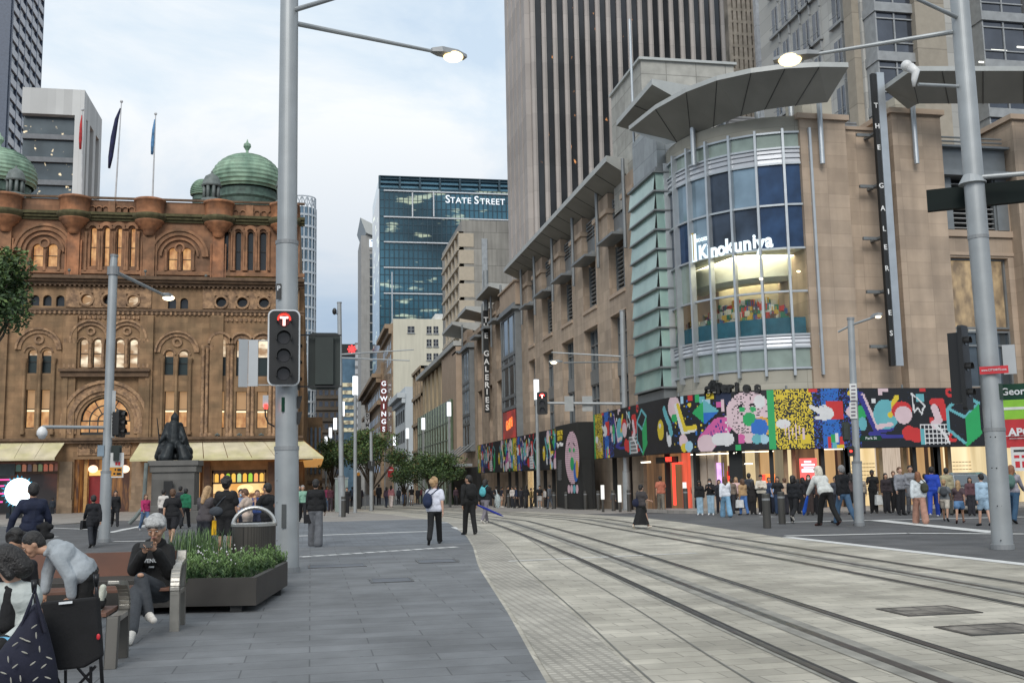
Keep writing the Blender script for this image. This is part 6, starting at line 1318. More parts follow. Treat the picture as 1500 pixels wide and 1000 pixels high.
ws=thing('notice_board','white notice board with red squares below the pharmacy banner','notice board',(v.p.x,Yn,0)); v=VF(1508,672,Yn); m=v.mb(); s=v.s; m.box(-24*s,24*s,0,.04,-17*s,18*s,0); m.box(-20*s,-13*s,.041,.05,2*s,6*s,1).box(-10*s,6*s,.041,.05,2*s,6*s,1).box(-19*s,-13*s,.041,.05,-12*s,-3*s,1).box(-10*s,8*s,.041,.05,-12*s,-3*s,1).box(-20*s,10*s,.041,.05,11*s,14*s,2); m.build('board',[sgnw,redsg,sigk],ws); m=v.mb(); m.box(-.04,.04,-.1,0,-100*s,10*s); m.build('board_post',sigk,ws)
# --- slender pole, left
t,B,dd=big_pole('street_light_pole','grey street light pole left of the bronze statue with orange and white sign',152.5,794,[(794,16,152.5),(690,13,156),(392,11,166),(374,9,167.5)])
Yp=B.y; v=VF(166,397,Yp); w_=VF(240,432,Yp+3.5); m=MB(); m.tube(v.p,w_.p,.06,.045); m.build('arm',pole_m,t); d=(w_.p-v.p); d.z=0; lamp_head(t,w_.p,d,.6,on=lamp_w,w=.15); m=MB(); m.tube(v.at(0,6),v.at(0,-6),.17,n=14); m.build('collar',pole_d,t)
v=VF(158,626,Yp); w_=VF(62,625,Yp-1); m=MB(); m.tube(v.p,w_.p,.05); m.build('camera_arm',pole_m,t); m=MB(); m.lathe(w_.p-Vector((0,0,.22)),[(.0,-.12),(.08,-.1),(.12,-.02),(.14,.0),(.14,.1),(.10,.18),(.03,.24)],14); m.build('dome_camera',wcam,t,smooth=True)
signal(t,166,189,600,640,Yp,n=3,turn=R_(65),w0=.0,edge=False); signal(t,163,178,652,676,Yp,back=True,w0=.02)
box_on(t,'parking_sign',162,168,572,606,Yp,sgnw,.03,.05,turn=R_(40)); box_on(t,'parking_sign',161,167,608,641,Yp,sgnw,.03,.05,turn=R_(40)); 
for k in range(6): box_on(t,'sign_lettering',162,166.5,611+k*5,613.5+k*5,Yp,sigk,.053,.06,turn=R_(40))
box_on(t,'control_box',143,152,652,668,Yp,mat('blue_grey_box',(.2,.26,.31),.5),.02,.16)
o,_=box_on(t,'event_sign',160,180.5,663,699,Yp,sgnw,.02,.04); box_on(t,'orange_panel',160.5,178,684,697,Yp,orng,.045,.05)
for k,(a,b_) in enumerate(((161,165),(168,170),(172,177),(166,169),(171,177))): box_on(t,'sign_lettering',a,b_,686 if k<3 else 692,689 if k<3 else 695,Yp,sigk,.052,.056)
for k in range(4): box_on(t,'sign_lettering',161+4*k,164+4*k,676,681,Yp,redsg,.043,.048)
# --- statue pole
Ys=45.; t,B,dd=big_pole('street_light_pole','grey street light pole in front of the bronze statue with a no turn sign',250,746,[(746,10,250),(704,7,252),(440,6.5,259)])
Yp=B.y; v=VF(257,517,Yp); w_=VF(182,499,Yp-3); m=MB(); m.tube(v.p,w_.p,.06,.045); m.build('arm',pole_m,t); w_=VF(286,530,Yp); m=MB(); m.tube(VF(232,519,Yp).p,w_.p,.035); m.build('arm',pole_m,t)
o,v=box_on(t,'no_turn_sign',252,262,612,628,Yp,sgnw,.12,.14); m=v.mb(); m.arc(0,0,.13,.17,.142,.15,0,2*PI,16); m.build('red_ring',redsg,o); box_on(t,'no_turn_plate',252,262,629,645,Yp,sgnw,.12,.14); txt_on(t,'NO',257,632.5,4.5,Yp,sigk,.15,bold=.006)
m=MB(); 
signal(t,263,277,640,672,Yp,lit=0,n=3,w0=.1,edge=False); signal(t,261,268.5,681,696,Yp,lit=0,n=1,w0=.12,edge=False); signal(t,230,238,634,664,Yp,back=True,w0=.02)
o,v=box_on(t,'street_name_sign',228,247,682,689,Yp,grn_s,.12,.14); txt_on(t,'Druitt St',237.5,685.5,4,Yp,sigw,.15,bold=.002)
# --- bronze statue on its pedestal
bronze=mat('dark_bronze',(.022,.026,.028),.5,.55,var=.5,sc=3,bump=1.,bsc=5); ped=mat('grey_granite_pedestal',(.13,.125,.115),.75,var=.12,sc=1.5,streak=.2,brick=(60,.9,.01,.75,0))
st=thing('seated_statue','dark bronze statue of a seated robed queen on a tall grey stone pedestal','statue',(-6.4,51.5,-.2))
x0,x1=PY(217,720,51.)[0],PY(288,720,51.)[0]; zt=PY(250,674,51.)[1]
m=MB(); m.slab([(x0+.12,51.1),(x1-.12,51.1),(x1-.12,53.4),(x0+.12,53.4)],-.2,zt-.25); m.slab([(x0-.05,50.95),(x1+.05,50.95),(x1+.05,53.5),(x0-.05,53.5)],zt-.25,zt); m.slab([(x0+.03,51.02),(x1-.03,51.02),(x1-.03,53.5),(x0+.03,53.5)],zt-.55,zt-.25); m.slab([(x0-.2,50.8),(x1+.2,50.8),(x1+.2,53.6),(x0-.2,53.6)],-.3,.35); m.slab([(x0-.05,50.95),(x1+.05,50.95),(x1+.05,53.5),(x0-.05,53.5)],.35,.62); m.build('pedestal',ped,st,bev=.02)
m=MB(); m.path([(x0-.1,50.9,zt-.1),(x0-.12,50.8,1.5),(x0-.15,50.8,.6),(x0-.5,50.7,.1),(x0-.75,50.7,-.15)],.09,8); m.build('bent_pipe',lead,st)
m=MB(); vv=VF(246,723,50.9); m.slab([(vv.p.x-.2,50.85),(vv.p.x+.2,50.85),(vv.p.x+.2,50.94),(vv.p.x-.2,50.94)],.9,1.75); m.build('inscription_plaque',sigk,st)
# --- round lit screen by the left shopfront
Yc2_=56.; sc=thing('round_lit_screen','round glowing white and cyan screen before the dim shopfront at the left edge','light screen',(PY(28,720,Yc2_)[0],Yc2_,-.3)); v=VF(28,720,Yc2_); s=v.s
m=v.mb(); m.prism([(19*s*math.cos(2*PI*k/36),20*s*math.sin(2*PI*k/36)) for k in range(36)],.0,.1); m.build('screen_disc',emit('cyan_white_glow',(.80,.97,1.),2.2),sc)
m=v.mb(); 
for k in range(26): a=2*PI*k/26; rr=(21.5+ (k*7%5))*s; m.prism([(20*s*math.cos(a-.07),20*s*math.sin(a-.07)),(rr*math.cos(a),rr*math.sin(a)),(20*s*math.cos(a+.07),20*s*math.sin(a+.07))],.02,.06)
m.build('cyan_rim',emit('cyan_rim_glow',(.02,.38,.62),.7),sc)
m=v.mb(); m.box(-6*s,6*s,-.1,0,-38*s,-15*s); m.build('stand',sigk,sc)
m=v.mb(); m.box(-60*s,-12*s,-.4,-.2,-30*s,24*s); o=m.build('dark_panel',sigk,sc); 
m=v.mb(); 
for y,w_ in ((18,22),(9,14),(-2,16),(-14,13)): m.box((-34)*s,(-34+w_)*s,-.19,-.17,(y-1.2)*s,(y+1.2)*s)
m.build('pink_light_bar',emit('pink_neon',(.8,.08,.35),1.),o)
# --- big traffic pole at the corner
t,B,dd=big_pole('traffic_signal_pole','grey pole with a long arm holding a red tram signal over the tracks',918,747,[(747,11.5,918.5),(690,9,917.5),(455,8,911.5)])
Yp=B.y; m=MB(); a,b_=VF(916,591,Yp),VF(799,590,Yp+1); m.tube(a.p,b_.p,.09,.07); m.build('mast_arm',pole_m,t)
signal(t,786.5,802,574,607,Yp+1,lit=0,n=3,w0=.15,edge=False,glyph='T')
for a_,b2,yy in ((912,826,(530,531)),(912,808,(522,516))): m=MB(); p,q_=VF(a_,yy[0],Yp),VF(b2,yy[1],Yp-2 if yy[0]==530 else Yp+2); m.tube(p.p,q_.p,.05,.035); m.build('arm',pole_m,t)
v=VF(824,530,Yp-2); lamp_head(t,v.p,VF(806,530,Yp-2).p-v.p,.75,on=lamp_w,w=.14)
for a_,b2 in ((827,840),(853,868)): box_on(t,'hanging_sign_back',a_,b2,580,602,Yp+.6,mat('pale_sign_back',(.33,.34,.33),.6),0,.04)
m=MB(); p,q_=VF(913,520,Yp),VF(948,520,Yp+.5); m.tube(p.p,q_.p,.03); m.build('side_wire_arm',pole_m,t)
# --- slim pole right of the drum
t,B,dd=big_pole('street_light_pole','slim grey street light pole with vertical banner signs at the right crossing',1259,770,[(770,14,1259),(676,10.5,1255),(466,6.5,1246)])
Yp=B.y; v=VF(1247,476,Yp); w_=VF(1276,466,Yp-.5); m=MB(); m.tube(v.p,w_.p,.035); m.build('arm',pole_m,t); lamp_head(t,w_.p,w_.p-v.p,.35,on=lamp_w,w=.07); m=MB(); m.tube(v.p,VF(1228,486,Yp+.4).p,.03); m.build('arm',pole_m,t)
for y0,y1 in ((562,587),(589,613)): box_on(t,'banner_sign',1245,1255,y0,y1,Yp,sgnw,.1,.12)
for k in range(9): box_on(t,'sign_lettering',1247,1253,565+k*5.3,567+k*5.3,Yp,mat('dim_sign_ink',(.12,.1,.13),.5),.122,.126)
signal(t,1234,1245,618,646,Yp,back=True,w0=.05); signal(t,1242,1251,653,668,Yp,lit=0,n=1,w0=.1,edge=False)
o,v=box_on(t,'street_name_sign',1261,1290,638,645,Yp,grn_s,.02,.04); txt_on(t,'Park St',1276,641.5,4,Yp,sigw,.05,bold=.002)
# --- far tram pole with span arms
t,B,dd=big_pole('tram_wire_pole','tall grey pole on the far footpath with two long thin arms to the right',486 if 0 else 501,756,[(756,10,501.5),(697,7,500),(443,5.5,497)])
Yp=B.y
for y0,x1_,y1 in ((519,606,512),(524,600,528)): m=MB(); m.tube(VF(499,y0,Yp).p,VF(x1_,y1,Yp-2).p,.05,.03); m.build('span_arm',pole_m,t)
m=MB(); v=VF(490,456,Yp); m.ball(v.p,.13,.13,.2); m.tube(v.p,VF(497,463,Yp).p,.03); m.build('camera',sigk,t)
t,B,dd=big_pole('signal_pole','short grey pole with small black signals right of the tram wire pole',544,748,[(748,6,544),(690,4.8,544),(632,4.2,543.5)]); Yp=B.y
for a_,b2,y0,y1 in ((539,544,675,686),(545,549,675,681),(542,548,682,690)): box_on(t,'small_signal',a_,b2,y0,y1,Yp,sigk,-.1,.15)
# wayfinding: round white sign, info column, cabinet, red sign
t=thing('wayfinding_pole','slim pole with a round white mirror disc above the street trees','sign post',G(535,746)); Yp=G(535,746).y; box_on(t,'pole',534,535.5,600,745,Yp,pole_d,0,.05); v=VF(530,659,Yp); m=v.mb(); m.arc(0,0,0,.16,.06,.1,0,2*PI,16); m.build('white_disc',sigw,t); box_on(t,'grey_plate',524,535,667,671,Yp,sgn,.06,.1)
t=thing('info_column','dark information column with an orange disc on top','info column',G(524,745)); Yp=G(524,745).y; box_on(t,'column',519,529,696,745,Yp,mat('dark_column',(.05,.05,.045),.5),-.2,.1); v=VF(525,694,Yp); m=v.mb(); m.arc(0,0,0,.17,.1,.14,0,2*PI,16); m.build('orange_disc',orng,t)
t=thing('signal_cabinet','grey green equipment cabinet behind the tram wire pole','cabinet',G(502,750)); Yp=G(502,750).y+1; box_on(t,'cabinet_body',491,509.5,701,749,Yp,mat('cabinet_green_grey',(.22,.27,.25),.6),-.4,0); box_on(t,'cabinet_roof',490,510.5,699,701,Yp,pole_d,-.45,.05)
t=thing('red_round_sign','round red sign on a thin post before the street trees','sign',G(572,742)); Yp=G(572,742).y; v=VF(572,688,Yp); m=v.mb(); m.arc(0,0,0,.36,0,.05,0,2*PI,18); m.box(-.3,.25,-.05,-.01,-.75,0); m.build('red_disc',mat('red_sign_face',(.4,.02,.02),.4),t); m=v.mb(); m.box(-.26,.26,.052,.06,-.05,.05); m.build('white_bar',sigw,t); box_on(t,'post',563,564.5,655,742,Yp,pole_d,0,.05)
# --- light columns with white tubes
first=None
for i,(px,yt,yb,Y) in enumerate(((785.5,556,585,75),(657.6,589,609,95),(620,612,629,113),(596.7,627,642,129),(577.7,639,652,147),(520.4,551,578,73),(501.7,588,609,95),(491,612,629,113),(484,626,641,129),(477.6,639,652,147))):
    X,zt=PY(px,yt,Y); zb=PY(px,yb,Y)[1]; g0=gz(X,Y)
    labs=['white tube topped light column nearest in the row by the hoarding','tube topped light column in front of the green glass box','tube topped light column standing behind the right street tree','tube topped light column in front of the white classical building','farthest tube topped light column on the right side of the street','tallest tube topped light column in the left row','second tube topped light column from the tram wire pole in the left row','third light column along the left row, above the street tree','fourth light column along the left row, small and distant','farthest and smallest light column of the left row']
    t=thing('light_column',labs[i],'street light',(X,Y,g0),group='tube topped light columns along the street')
    m=MB(); m.tube((X,Y,g0),(X,Y,zb),.16 if i in(0,) else .13,.11,10); m.build('pole',pole_m,t); m=MB(); m.tube((X,Y,zb),(X,Y,zt),.19,.19,12); m.build('light_tube',tube_on,t); m=MB(); m.tube((X,Y,zt),(X,Y,zt+.06),.2,n=12); m.build('cap',pole_d,t)
# --- bollards
bol=mat('dark_bollard',(.06,.058,.052),.55,.2,var=.15)
def bollard(px,pb,h,r,label,grp,mt=bol,white=False):
    B=G(px,pb); t=thing('bollard',label,'bollard',B,group=grp); m=MB(); m.lathe(B,[(r,0),(r,h-.03),(r*.9,h),(0,h)],16); m.build('post',mt,t); 
    m=MB(); m.lathe(B,[(r*1.02,h*.8),(r*1.02,h*.86)],16); m.build('band',pole_d if not white else sigw,t); return t
bollard(1124,773,1.0,.115,'dark round bollard at the kerb, the nearer of the pair','pair of bollards on the east corner'); bollard(1146,767,1.0,.11,'dark round bollard at the kerb, the farther of the pair','pair of bollards on the east corner')
bollard(503,757,1.1,.12,'dark bollard in front of the tram wire pole','bollards by the tracks')
for px,pb,lab in ((877,747,'dark bollard just right of the black poster box'),(899,748,'dark bollard left of the traffic signal pole'),(922,749,'dark bollard right at the foot of the traffic signal pole'),(970,749,'dark bollard before the red lit shop entrance'),(858,746,'dark bollard in front of the poster box door'),(1005,750,'dark bollard before the pale curtained shop window')): bollard(px,pb,1.1,.11,lab,'bollards along the hoarding')
for px,pb,lab in ((725,743,'bollard in the crowd left of the tube topped column'),(745,743.5,'bollard in the crowd under the far hoarding'),(770,744,'bollard in the crowd near the light column'),(812,745,'bollard at the left edge of the poster box'),(830,745.5,'bollard in front of the round face poster')): bollard(px,pb,1.1,.12,lab,'bollards along the hoarding')
for px,y0,y1,lab in ((883,710,731,'short white light tube left of the shop wall lamp'),(908,710,735,'white light tube beside the traffic signal pole'),(1003.5,706,730,'white light tube standing before the beige columns')):
    Y=G(px,750).y+.5; X,z0_=PY(px,y1,Y); z1_=PY(px,y0,Y)[1]; t=thing('light_tube',lab,'light tube',(X,Y,0),group='white light tubes by the shopfront'); m=MB(); m.tube((X,Y,z0_),(X,Y,z1_),.09,n=12); m.build('tube',emit('soft_white_tube',(.8,.8,.76),.9),t); m=MB(); m.tube((X,Y,gz(X,Y)),(X,Y,z0_),.07,n=10); m.build('stem',bol,t)
# --- litter bin
B=G(372,858); B=Vector((PY(372,790,17.6)[0],17.6,0)); t=thing('litter_bin','dark slatted litter bin with a silver hoop handle behind the planter','litter bin',B); r=.345; zt_=PY(372,766,17.6)[1]
m=MB(); m.lathe(B,[(r*.95,.03),(r,.1),(r,zt_-.03),(r*.9,zt_),(0,zt_)],32); m.build('bin_body',mat('bin_bronze_slats',(.055,.05,.042),.5,.3,brick=(.045,60,.006,.5,0)),t)
m=MB(); m.path([(B.x+(r-.01)*math.cos(a),B.y,zt_-.05+.30*math.sin(a)) for a in np.linspace(0,PI,17)],.035,8); m.build('hoop',mat('brushed_steel',(.50,.50,.48),.3,.8),t,smooth=True); m=MB(); m.lathe(B,[(r*1.02,zt_-.04),(r*1.03,zt_),(r*.8,zt_+.02)],32); m.build('rim',MATS['brushed_steel'],t)
# --- planter
pm=mat('dark_planter_steel',(.052,.048,.043),.6,.25,var=.2,sc=2,streak=.2); soil=mat('soil',(.03,.022,.015),.95)
c1=G(375,897); c0=G(262,899); c2_=G(421,866); back=Vector((c2_.x-.15,c2_.y+.9,0)); bl=Vector((-5.4,c2_.y+1.2,0)); fl_=Vector((-5.6,c1.y+.02,0))
hp=.43; rim=[fl_,Vector((c0.x,c0.y,0)),Vector((c1.x,c1.y,0)),Vector((c2_.x,c2_.y,0)),back,bl]
t=thing('planter','low dark steel planter with slanted corner full of green bushy plants','planter',(-2.5,15,0))
m=MB(); n=len(rim); ins=[p+(Vector((-2.8,15.6,0))-p)*.03 for p in rim]; out_=[p+(Vector((-2.8,15.6,0))-p)*-.0 for p in rim]
for i in range(n):
    a,b_=rim[i],rim[(i+1)%n]; ai,bi=ins[i],ins[(i+1)%n]; zv=lambda p,z:Vector((p.x,p.y,z))
    m.raw([zv(a,.09),zv(b_,.09),zv(b_,hp),zv(a,hp),zv(ai,.09),zv(bi,.09),zv(bi,hp),zv(ai,hp)],[(0,1,2,3),(7,6,5,4),(3,2,6,7),(0,4,5,1)])
m.slab([(p.x,p.y) for p in ins],.09,.12); m.build('planter_wall',pm,t)
m=MB(); m.slab([(p.x,p.y) for p in ins],.13,hp-.07); m.build('soil',soil,t)
for x,y in ((c1.x-.25,c1.y+.18),(c2_.x-.22,c2_.y-.05),(c2_.x-.15,c2_.y-.45),(-2.4,c1.y+.15),(-4.,c1.y+.2)): m=MB(); m.slab([(x-.07,y-.07),(x+.07,y-.07),(x+.07,y+.07),(x-.07,y+.07)],0,.09); m.build('foot',black,t)
# plants: bushy rosemary-like shoots
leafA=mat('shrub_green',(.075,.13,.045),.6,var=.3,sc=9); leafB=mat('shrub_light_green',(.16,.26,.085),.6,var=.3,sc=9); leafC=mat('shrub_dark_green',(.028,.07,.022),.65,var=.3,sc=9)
def leafq(m,p,d,L_,w_,mi,rg):
    d=d.normalized(); s=d.cross(Vector((rg.uniform(-1,1),rg.uniform(-1,1),rg.uniform(-1,1)))).normalized()*w_/2
    m.raw([p-s*.3,p+d*L_*.5-s,p+d*L_,p+d*L_*.5+s],[(0,1,2,3)],mi)
def inside(p,poly):
    c=False;n=len(poly)
    for i in range(n):
        a,b_=poly[i],poly[(i+1)%n]
        if (a.y>p[1])!=(b_.y>p[1]) and p[0]<(b_.x-a.x)*(p[1]-a.y)/(b_.y-a.y)+a.x: c=not c
    return c
rg=random.Random(11)
def bush(c,h,w_,nsh,lab,dens=46):
    m=MB()
    for k in range(nsh):
        a=rg.uniform(0,2*PI); r0=w_*math.sqrt(rg.random())*.75; b_=Vector((c[0]+r0*math.cos(a),c[1]+r0*math.sin(a),hp-.1)); hh=h*rg.uniform(.65,1.05)*(1-.35*(r0/w_)**2); d=Vector((math.cos(a)*.25*r0/w_+rg.uniform(-.12,.12),math.sin(a)*.25*r0/w_+rg.uniform(-.12,.12),1)).normalized(); tip=b_+d*hh
        for j in range(dens):
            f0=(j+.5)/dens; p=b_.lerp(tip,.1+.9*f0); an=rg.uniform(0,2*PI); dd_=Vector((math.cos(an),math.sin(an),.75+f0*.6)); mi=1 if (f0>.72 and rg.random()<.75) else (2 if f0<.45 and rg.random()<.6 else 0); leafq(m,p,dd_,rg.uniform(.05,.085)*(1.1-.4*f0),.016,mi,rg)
    o=m.build('leafy_shrub',[leafA,leafB,leafC]); o['label']=lab; o['category']='shrub'; o['group']='leafy shrubs in the steel planter'; return o
k=0; spots=[]
for px,py in ((268,846),(285,845),(303,846),(322,844),(342,842),(362,838),(384,832),(402,822),(411,812),(392,818),(372,824),(350,830),(330,832),(310,834),(288,836),(400,806),(380,812),(360,818)):
    d=ray(px,py); tt=(hp-H)/d[2]; p=(d[0]*tt,d[1]*tt)
    if inside(p,ins): spots.append(p)
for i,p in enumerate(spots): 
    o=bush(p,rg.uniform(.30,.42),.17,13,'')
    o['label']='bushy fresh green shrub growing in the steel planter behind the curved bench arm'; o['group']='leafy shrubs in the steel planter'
for i,(px,py) in enumerate(((152,828),(182,826),(190,829))):
    d=ray(px,py); tt=(.5-H)/d[2]; o=bush((d[0]*tt,d[1]*tt+.3),.28,.12,8,'small green shrub showing above the wooden bench back')
def grass(c,h,n_,lab):
    m=MB()
    for k in range(n_):
        b_=Vector((c[0]+rg.uniform(-.25,.25),c[1]+rg.uniform(-.2,.2),hp-.08)); a=rg.uniform(0,2*PI); l_=h*rg.uniform(.6,1.1); o_=Vector((math.cos(a),math.sin(a),0)); bend=rg.uniform(.05,.4)*l_; s=Vector((-o_.y,o_.x,0))*.006
        pts=[b_,b_+o_*bend*.2+Vector((0,0,l_*.5)),b_+o_*bend*.55+Vector((0,0,l_*.85)),b_+o_*bend+Vector((0,0,l_*.98))]
        m.raw([pts[0]-s,pts[0]+s,pts[1]+s,pts[1]-s,pts[2]+s*.7,pts[2]-s*.7,pts[3]],[(0,1,2,3),(3,2,4,5),(5,4,6)],rg.choice((0,0,2,1)))
    o=m.build('tufted_grass',[leafA,leafB,leafC]); tag(o,lab,'grass tuft','grass tufts in the steel planter'); return o
for px,py in ((262,815),(275,812),(290,810),(305,812),(318,815)):
    d=ray(px,py); tt=(hp-H)/d[2]; grass((d[0]*tt,d[1]*tt),.52,70,'thin spiky grass tuft in the planter in front of the two standing shoppers')
fw=mat('small_white_flower',(.6,.58,.6),.6); m=MB()
for k in range(60):
    px,py=rg.uniform(285,360),rg.uniform(800,828); d=ray(px,py); tt=(hp+.12-H)/d[2]; p=Vector((d[0]*tt,d[1]*tt,hp+.1+rg.uniform(0,.1))); m.ball(p,.014,n=5,m=3)
tag(m.build('white_flowers',fw),'tiny white flowers scattered between the planter shrubs','flowers',kind='stuff')
# --- benches
wood=mat('bench_timber',(.125,.046,.023),.6,var=.2,sc=3,streak=.2); alu=mat('cast_aluminium',(.36,.345,.31),.38,.7,var=.12,sc=6,bump=.1); wood2=mat('bench_seat_timber',(.13,.06,.038),.6,var=.2,sc=3)
def armframe(t,x,y0,y1,hs=.44,back=True,w_=.05,legm=None):
    """cast side frame: curved arm from the back over to the front, front leg"""
    m=MB(o=(x,0,0),u=(0,1,0),n=(1,0,0))
    sg_=1 if y1>y0 else -1
    c=[(y0+sg_*.30*(1-math.cos(PI/2*k/9)),hs+.27*math.sin(PI/2*k/9)) for k in range(10)]+[(y1+sg_*.05,hs+.30)]
    for (a0,b0),(a1,b1) in zip(c,c[1:]):
        dv=Vector((a1-a0,b1-b0)).normalized(); nv=Vector((-dv.y,dv.x))*.016; m.prism([(a0-nv.x,b0-nv.y),(a1-nv.x,b1-nv.y),(a1+nv.x,b1+nv.y),(a0+nv.x,b0+nv.y)],-w_,w_)
    m.prism([(y0+.0,hs),(y0+sg_*.10,hs),(y0+sg_*.085,0),(y0+sg_*.02,0)],-w_,w_,1); m.prism([(y1-sg_*.05,hs),(y1+sg_*.05,hs),(y1+sg_*.12,0),(y1+sg_*.04,0)],-w_,w_,1); m.box(min(y0,y1),max(y0,y1),-w_*.98,w_*.98,hs-.05,hs-.002)
    if back: m.prism([(y1-.03,hs),(y1+.05,hs),(y1+.12,hs+.40),(y1+.06,hs+.40)],-w_,w_)
    return m.build('arm_frame',[alu,legm or alu],t,bev=.006)
def bench(name,label,x0,x1,y0,y1,mid=(),back=True,legm=None):
    t=thing(name,label,'bench',((x0+x1)/2,(y0+y1)/2,0)); hs=.44
    for k in range(4): m=MB(); a=y0+.02+(y1-y0-.03)*k/4; m.slab([(x0+.06,a),(x1-.06,a),(x1-.06,a+(y1-y0)/4-.012),(x0+.06,a+(y1-y0)/4-.012)],hs,hs+.035); m.build('seat_slat',wood2,t,bev=.004)
    if back:
        for k in range(1): m=MB(o=((x0+x1)/2,0,0),u=(1,0,0),n=(0,-1,0)); L_=(x1-x0)/2-.07; m.raw([(x0+.06,y1+.01,hs+.14),(x1-.06,y1+.01,hs+.14),(x1-.06,y1+.06,hs+.40),(x0+.06,y1+.06,hs+.40),(x0+.06,y1+.05,hs+.14),(x1-.06,y1+.05,hs+.14),(x1-.06,y1+.10,hs+.40),(x0+.06,y1+.10,hs+.40)],[(0,1,2,3),(7,6,5,4),(3,2,6,7),(0,4,5,1),(1,5,6,2),(0,3,7,4)]); m.build('backrest',wood,t)
    for x in (x0,x1)+tuple(mid): armframe(t,x,y0,y1,hs,back,legm=legm)
    return t
f1=G(255,925); YB=f1.y
bench('park_bench','timber bench with cast silver arms where the grey haired man sits',f1.x-3.3,f1.x,YB-.02,YB+.50)
f2=G(157,979); BY0=f2.y
BN=bench('park_bench','nearer timber bench the boy in the grey hooded jumper kneels on',f2.x-3.2,f2.x+.03,BY0+.62,BY0+.06,back=False,legm=mat('dark_bronze_leg',(.10,.095,.085),.5,.4))
# --- trees
barkm=mat('bark',(.07,.055,.04),.9,var=.3,sc=8,bump=.5,bsc=20)
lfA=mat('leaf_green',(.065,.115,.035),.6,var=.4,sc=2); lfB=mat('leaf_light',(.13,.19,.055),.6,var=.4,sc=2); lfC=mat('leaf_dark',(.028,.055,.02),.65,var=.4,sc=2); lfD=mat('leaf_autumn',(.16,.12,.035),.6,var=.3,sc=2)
def tree(base,h,rx,rz,label,nl,leaf,seed,group=None,cat='tree',autumn=.02,light=.25):
    rg=random.Random(seed); t=thing('street_tree',label,cat,base,group=group); top=Vector(base)+Vector((0,0,h)); m=MB(); b0=Vector(base)
    fork=b0+Vector((0,0,max(h-rz*1.3,h*.3))); m.path([b0,b0.lerp(fork,.5)+Vector((.05,0,0)),fork],[.16,.12,.10],9); cl=[]
    for k in range(16):
        a=rg.uniform(0,2*PI); el=rg.uniform(-.5,1.3); rr=rg.uniform(.45,.85); c=top+Vector((math.cos(a)*math.cos(el)*rx*rr,math.sin(a)*math.cos(el)*rx*rr,math.sin(el)*rz*rr)); cl.append((c,rg.uniform(.30,.5)*rx)); m.path([fork,fork.lerp(c,.5)+Vector((rg.uniform(-.2,.2),rg.uniform(-.2,.2),.1)),c],[.06,.04,.012],6)
    m.build('trunk',barkm,t,smooth=True); cl.append((top,rx*.5)); m=MB()
    for k in range(nl):
        c,r=cl[k%len(cl)]; v=Vector((rg.gauss(0,1),rg.gauss(0,1),rg.gauss(0,1))).normalized()*r*rg.random()**.45; v.z*=rz/rx*.85; p=c+v; u_=(p.z-top.z)/rz
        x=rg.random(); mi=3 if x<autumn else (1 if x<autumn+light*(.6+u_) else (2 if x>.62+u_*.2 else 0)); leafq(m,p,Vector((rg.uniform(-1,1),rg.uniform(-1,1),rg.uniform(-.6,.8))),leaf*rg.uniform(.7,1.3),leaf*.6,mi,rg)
    m.build('crown',[lfA,lfB,lfC,lfD],t); return t
def tree_at(px,py,rpx,rzpx,Y,lab,nl,leaf,seed,**k):
    X,z=PY(px,py,Y); s_=depth((X,Y,z))/F; b0=Vector((X,Y,gz(X,Y))); return tree(b0,z-b0.z,rpx*s_,rzpx*s_,lab,nl,leaf,seed,**k)
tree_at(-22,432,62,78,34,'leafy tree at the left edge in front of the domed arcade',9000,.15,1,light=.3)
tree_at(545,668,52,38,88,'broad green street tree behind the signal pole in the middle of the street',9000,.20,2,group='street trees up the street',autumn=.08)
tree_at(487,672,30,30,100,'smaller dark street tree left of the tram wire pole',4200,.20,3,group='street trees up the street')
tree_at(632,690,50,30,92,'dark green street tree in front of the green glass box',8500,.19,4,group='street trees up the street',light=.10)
tree_at(592,694,22,22,120,'small distant street tree between the two larger ones',2600,.22,6,group='street trees up the street',light=.15)
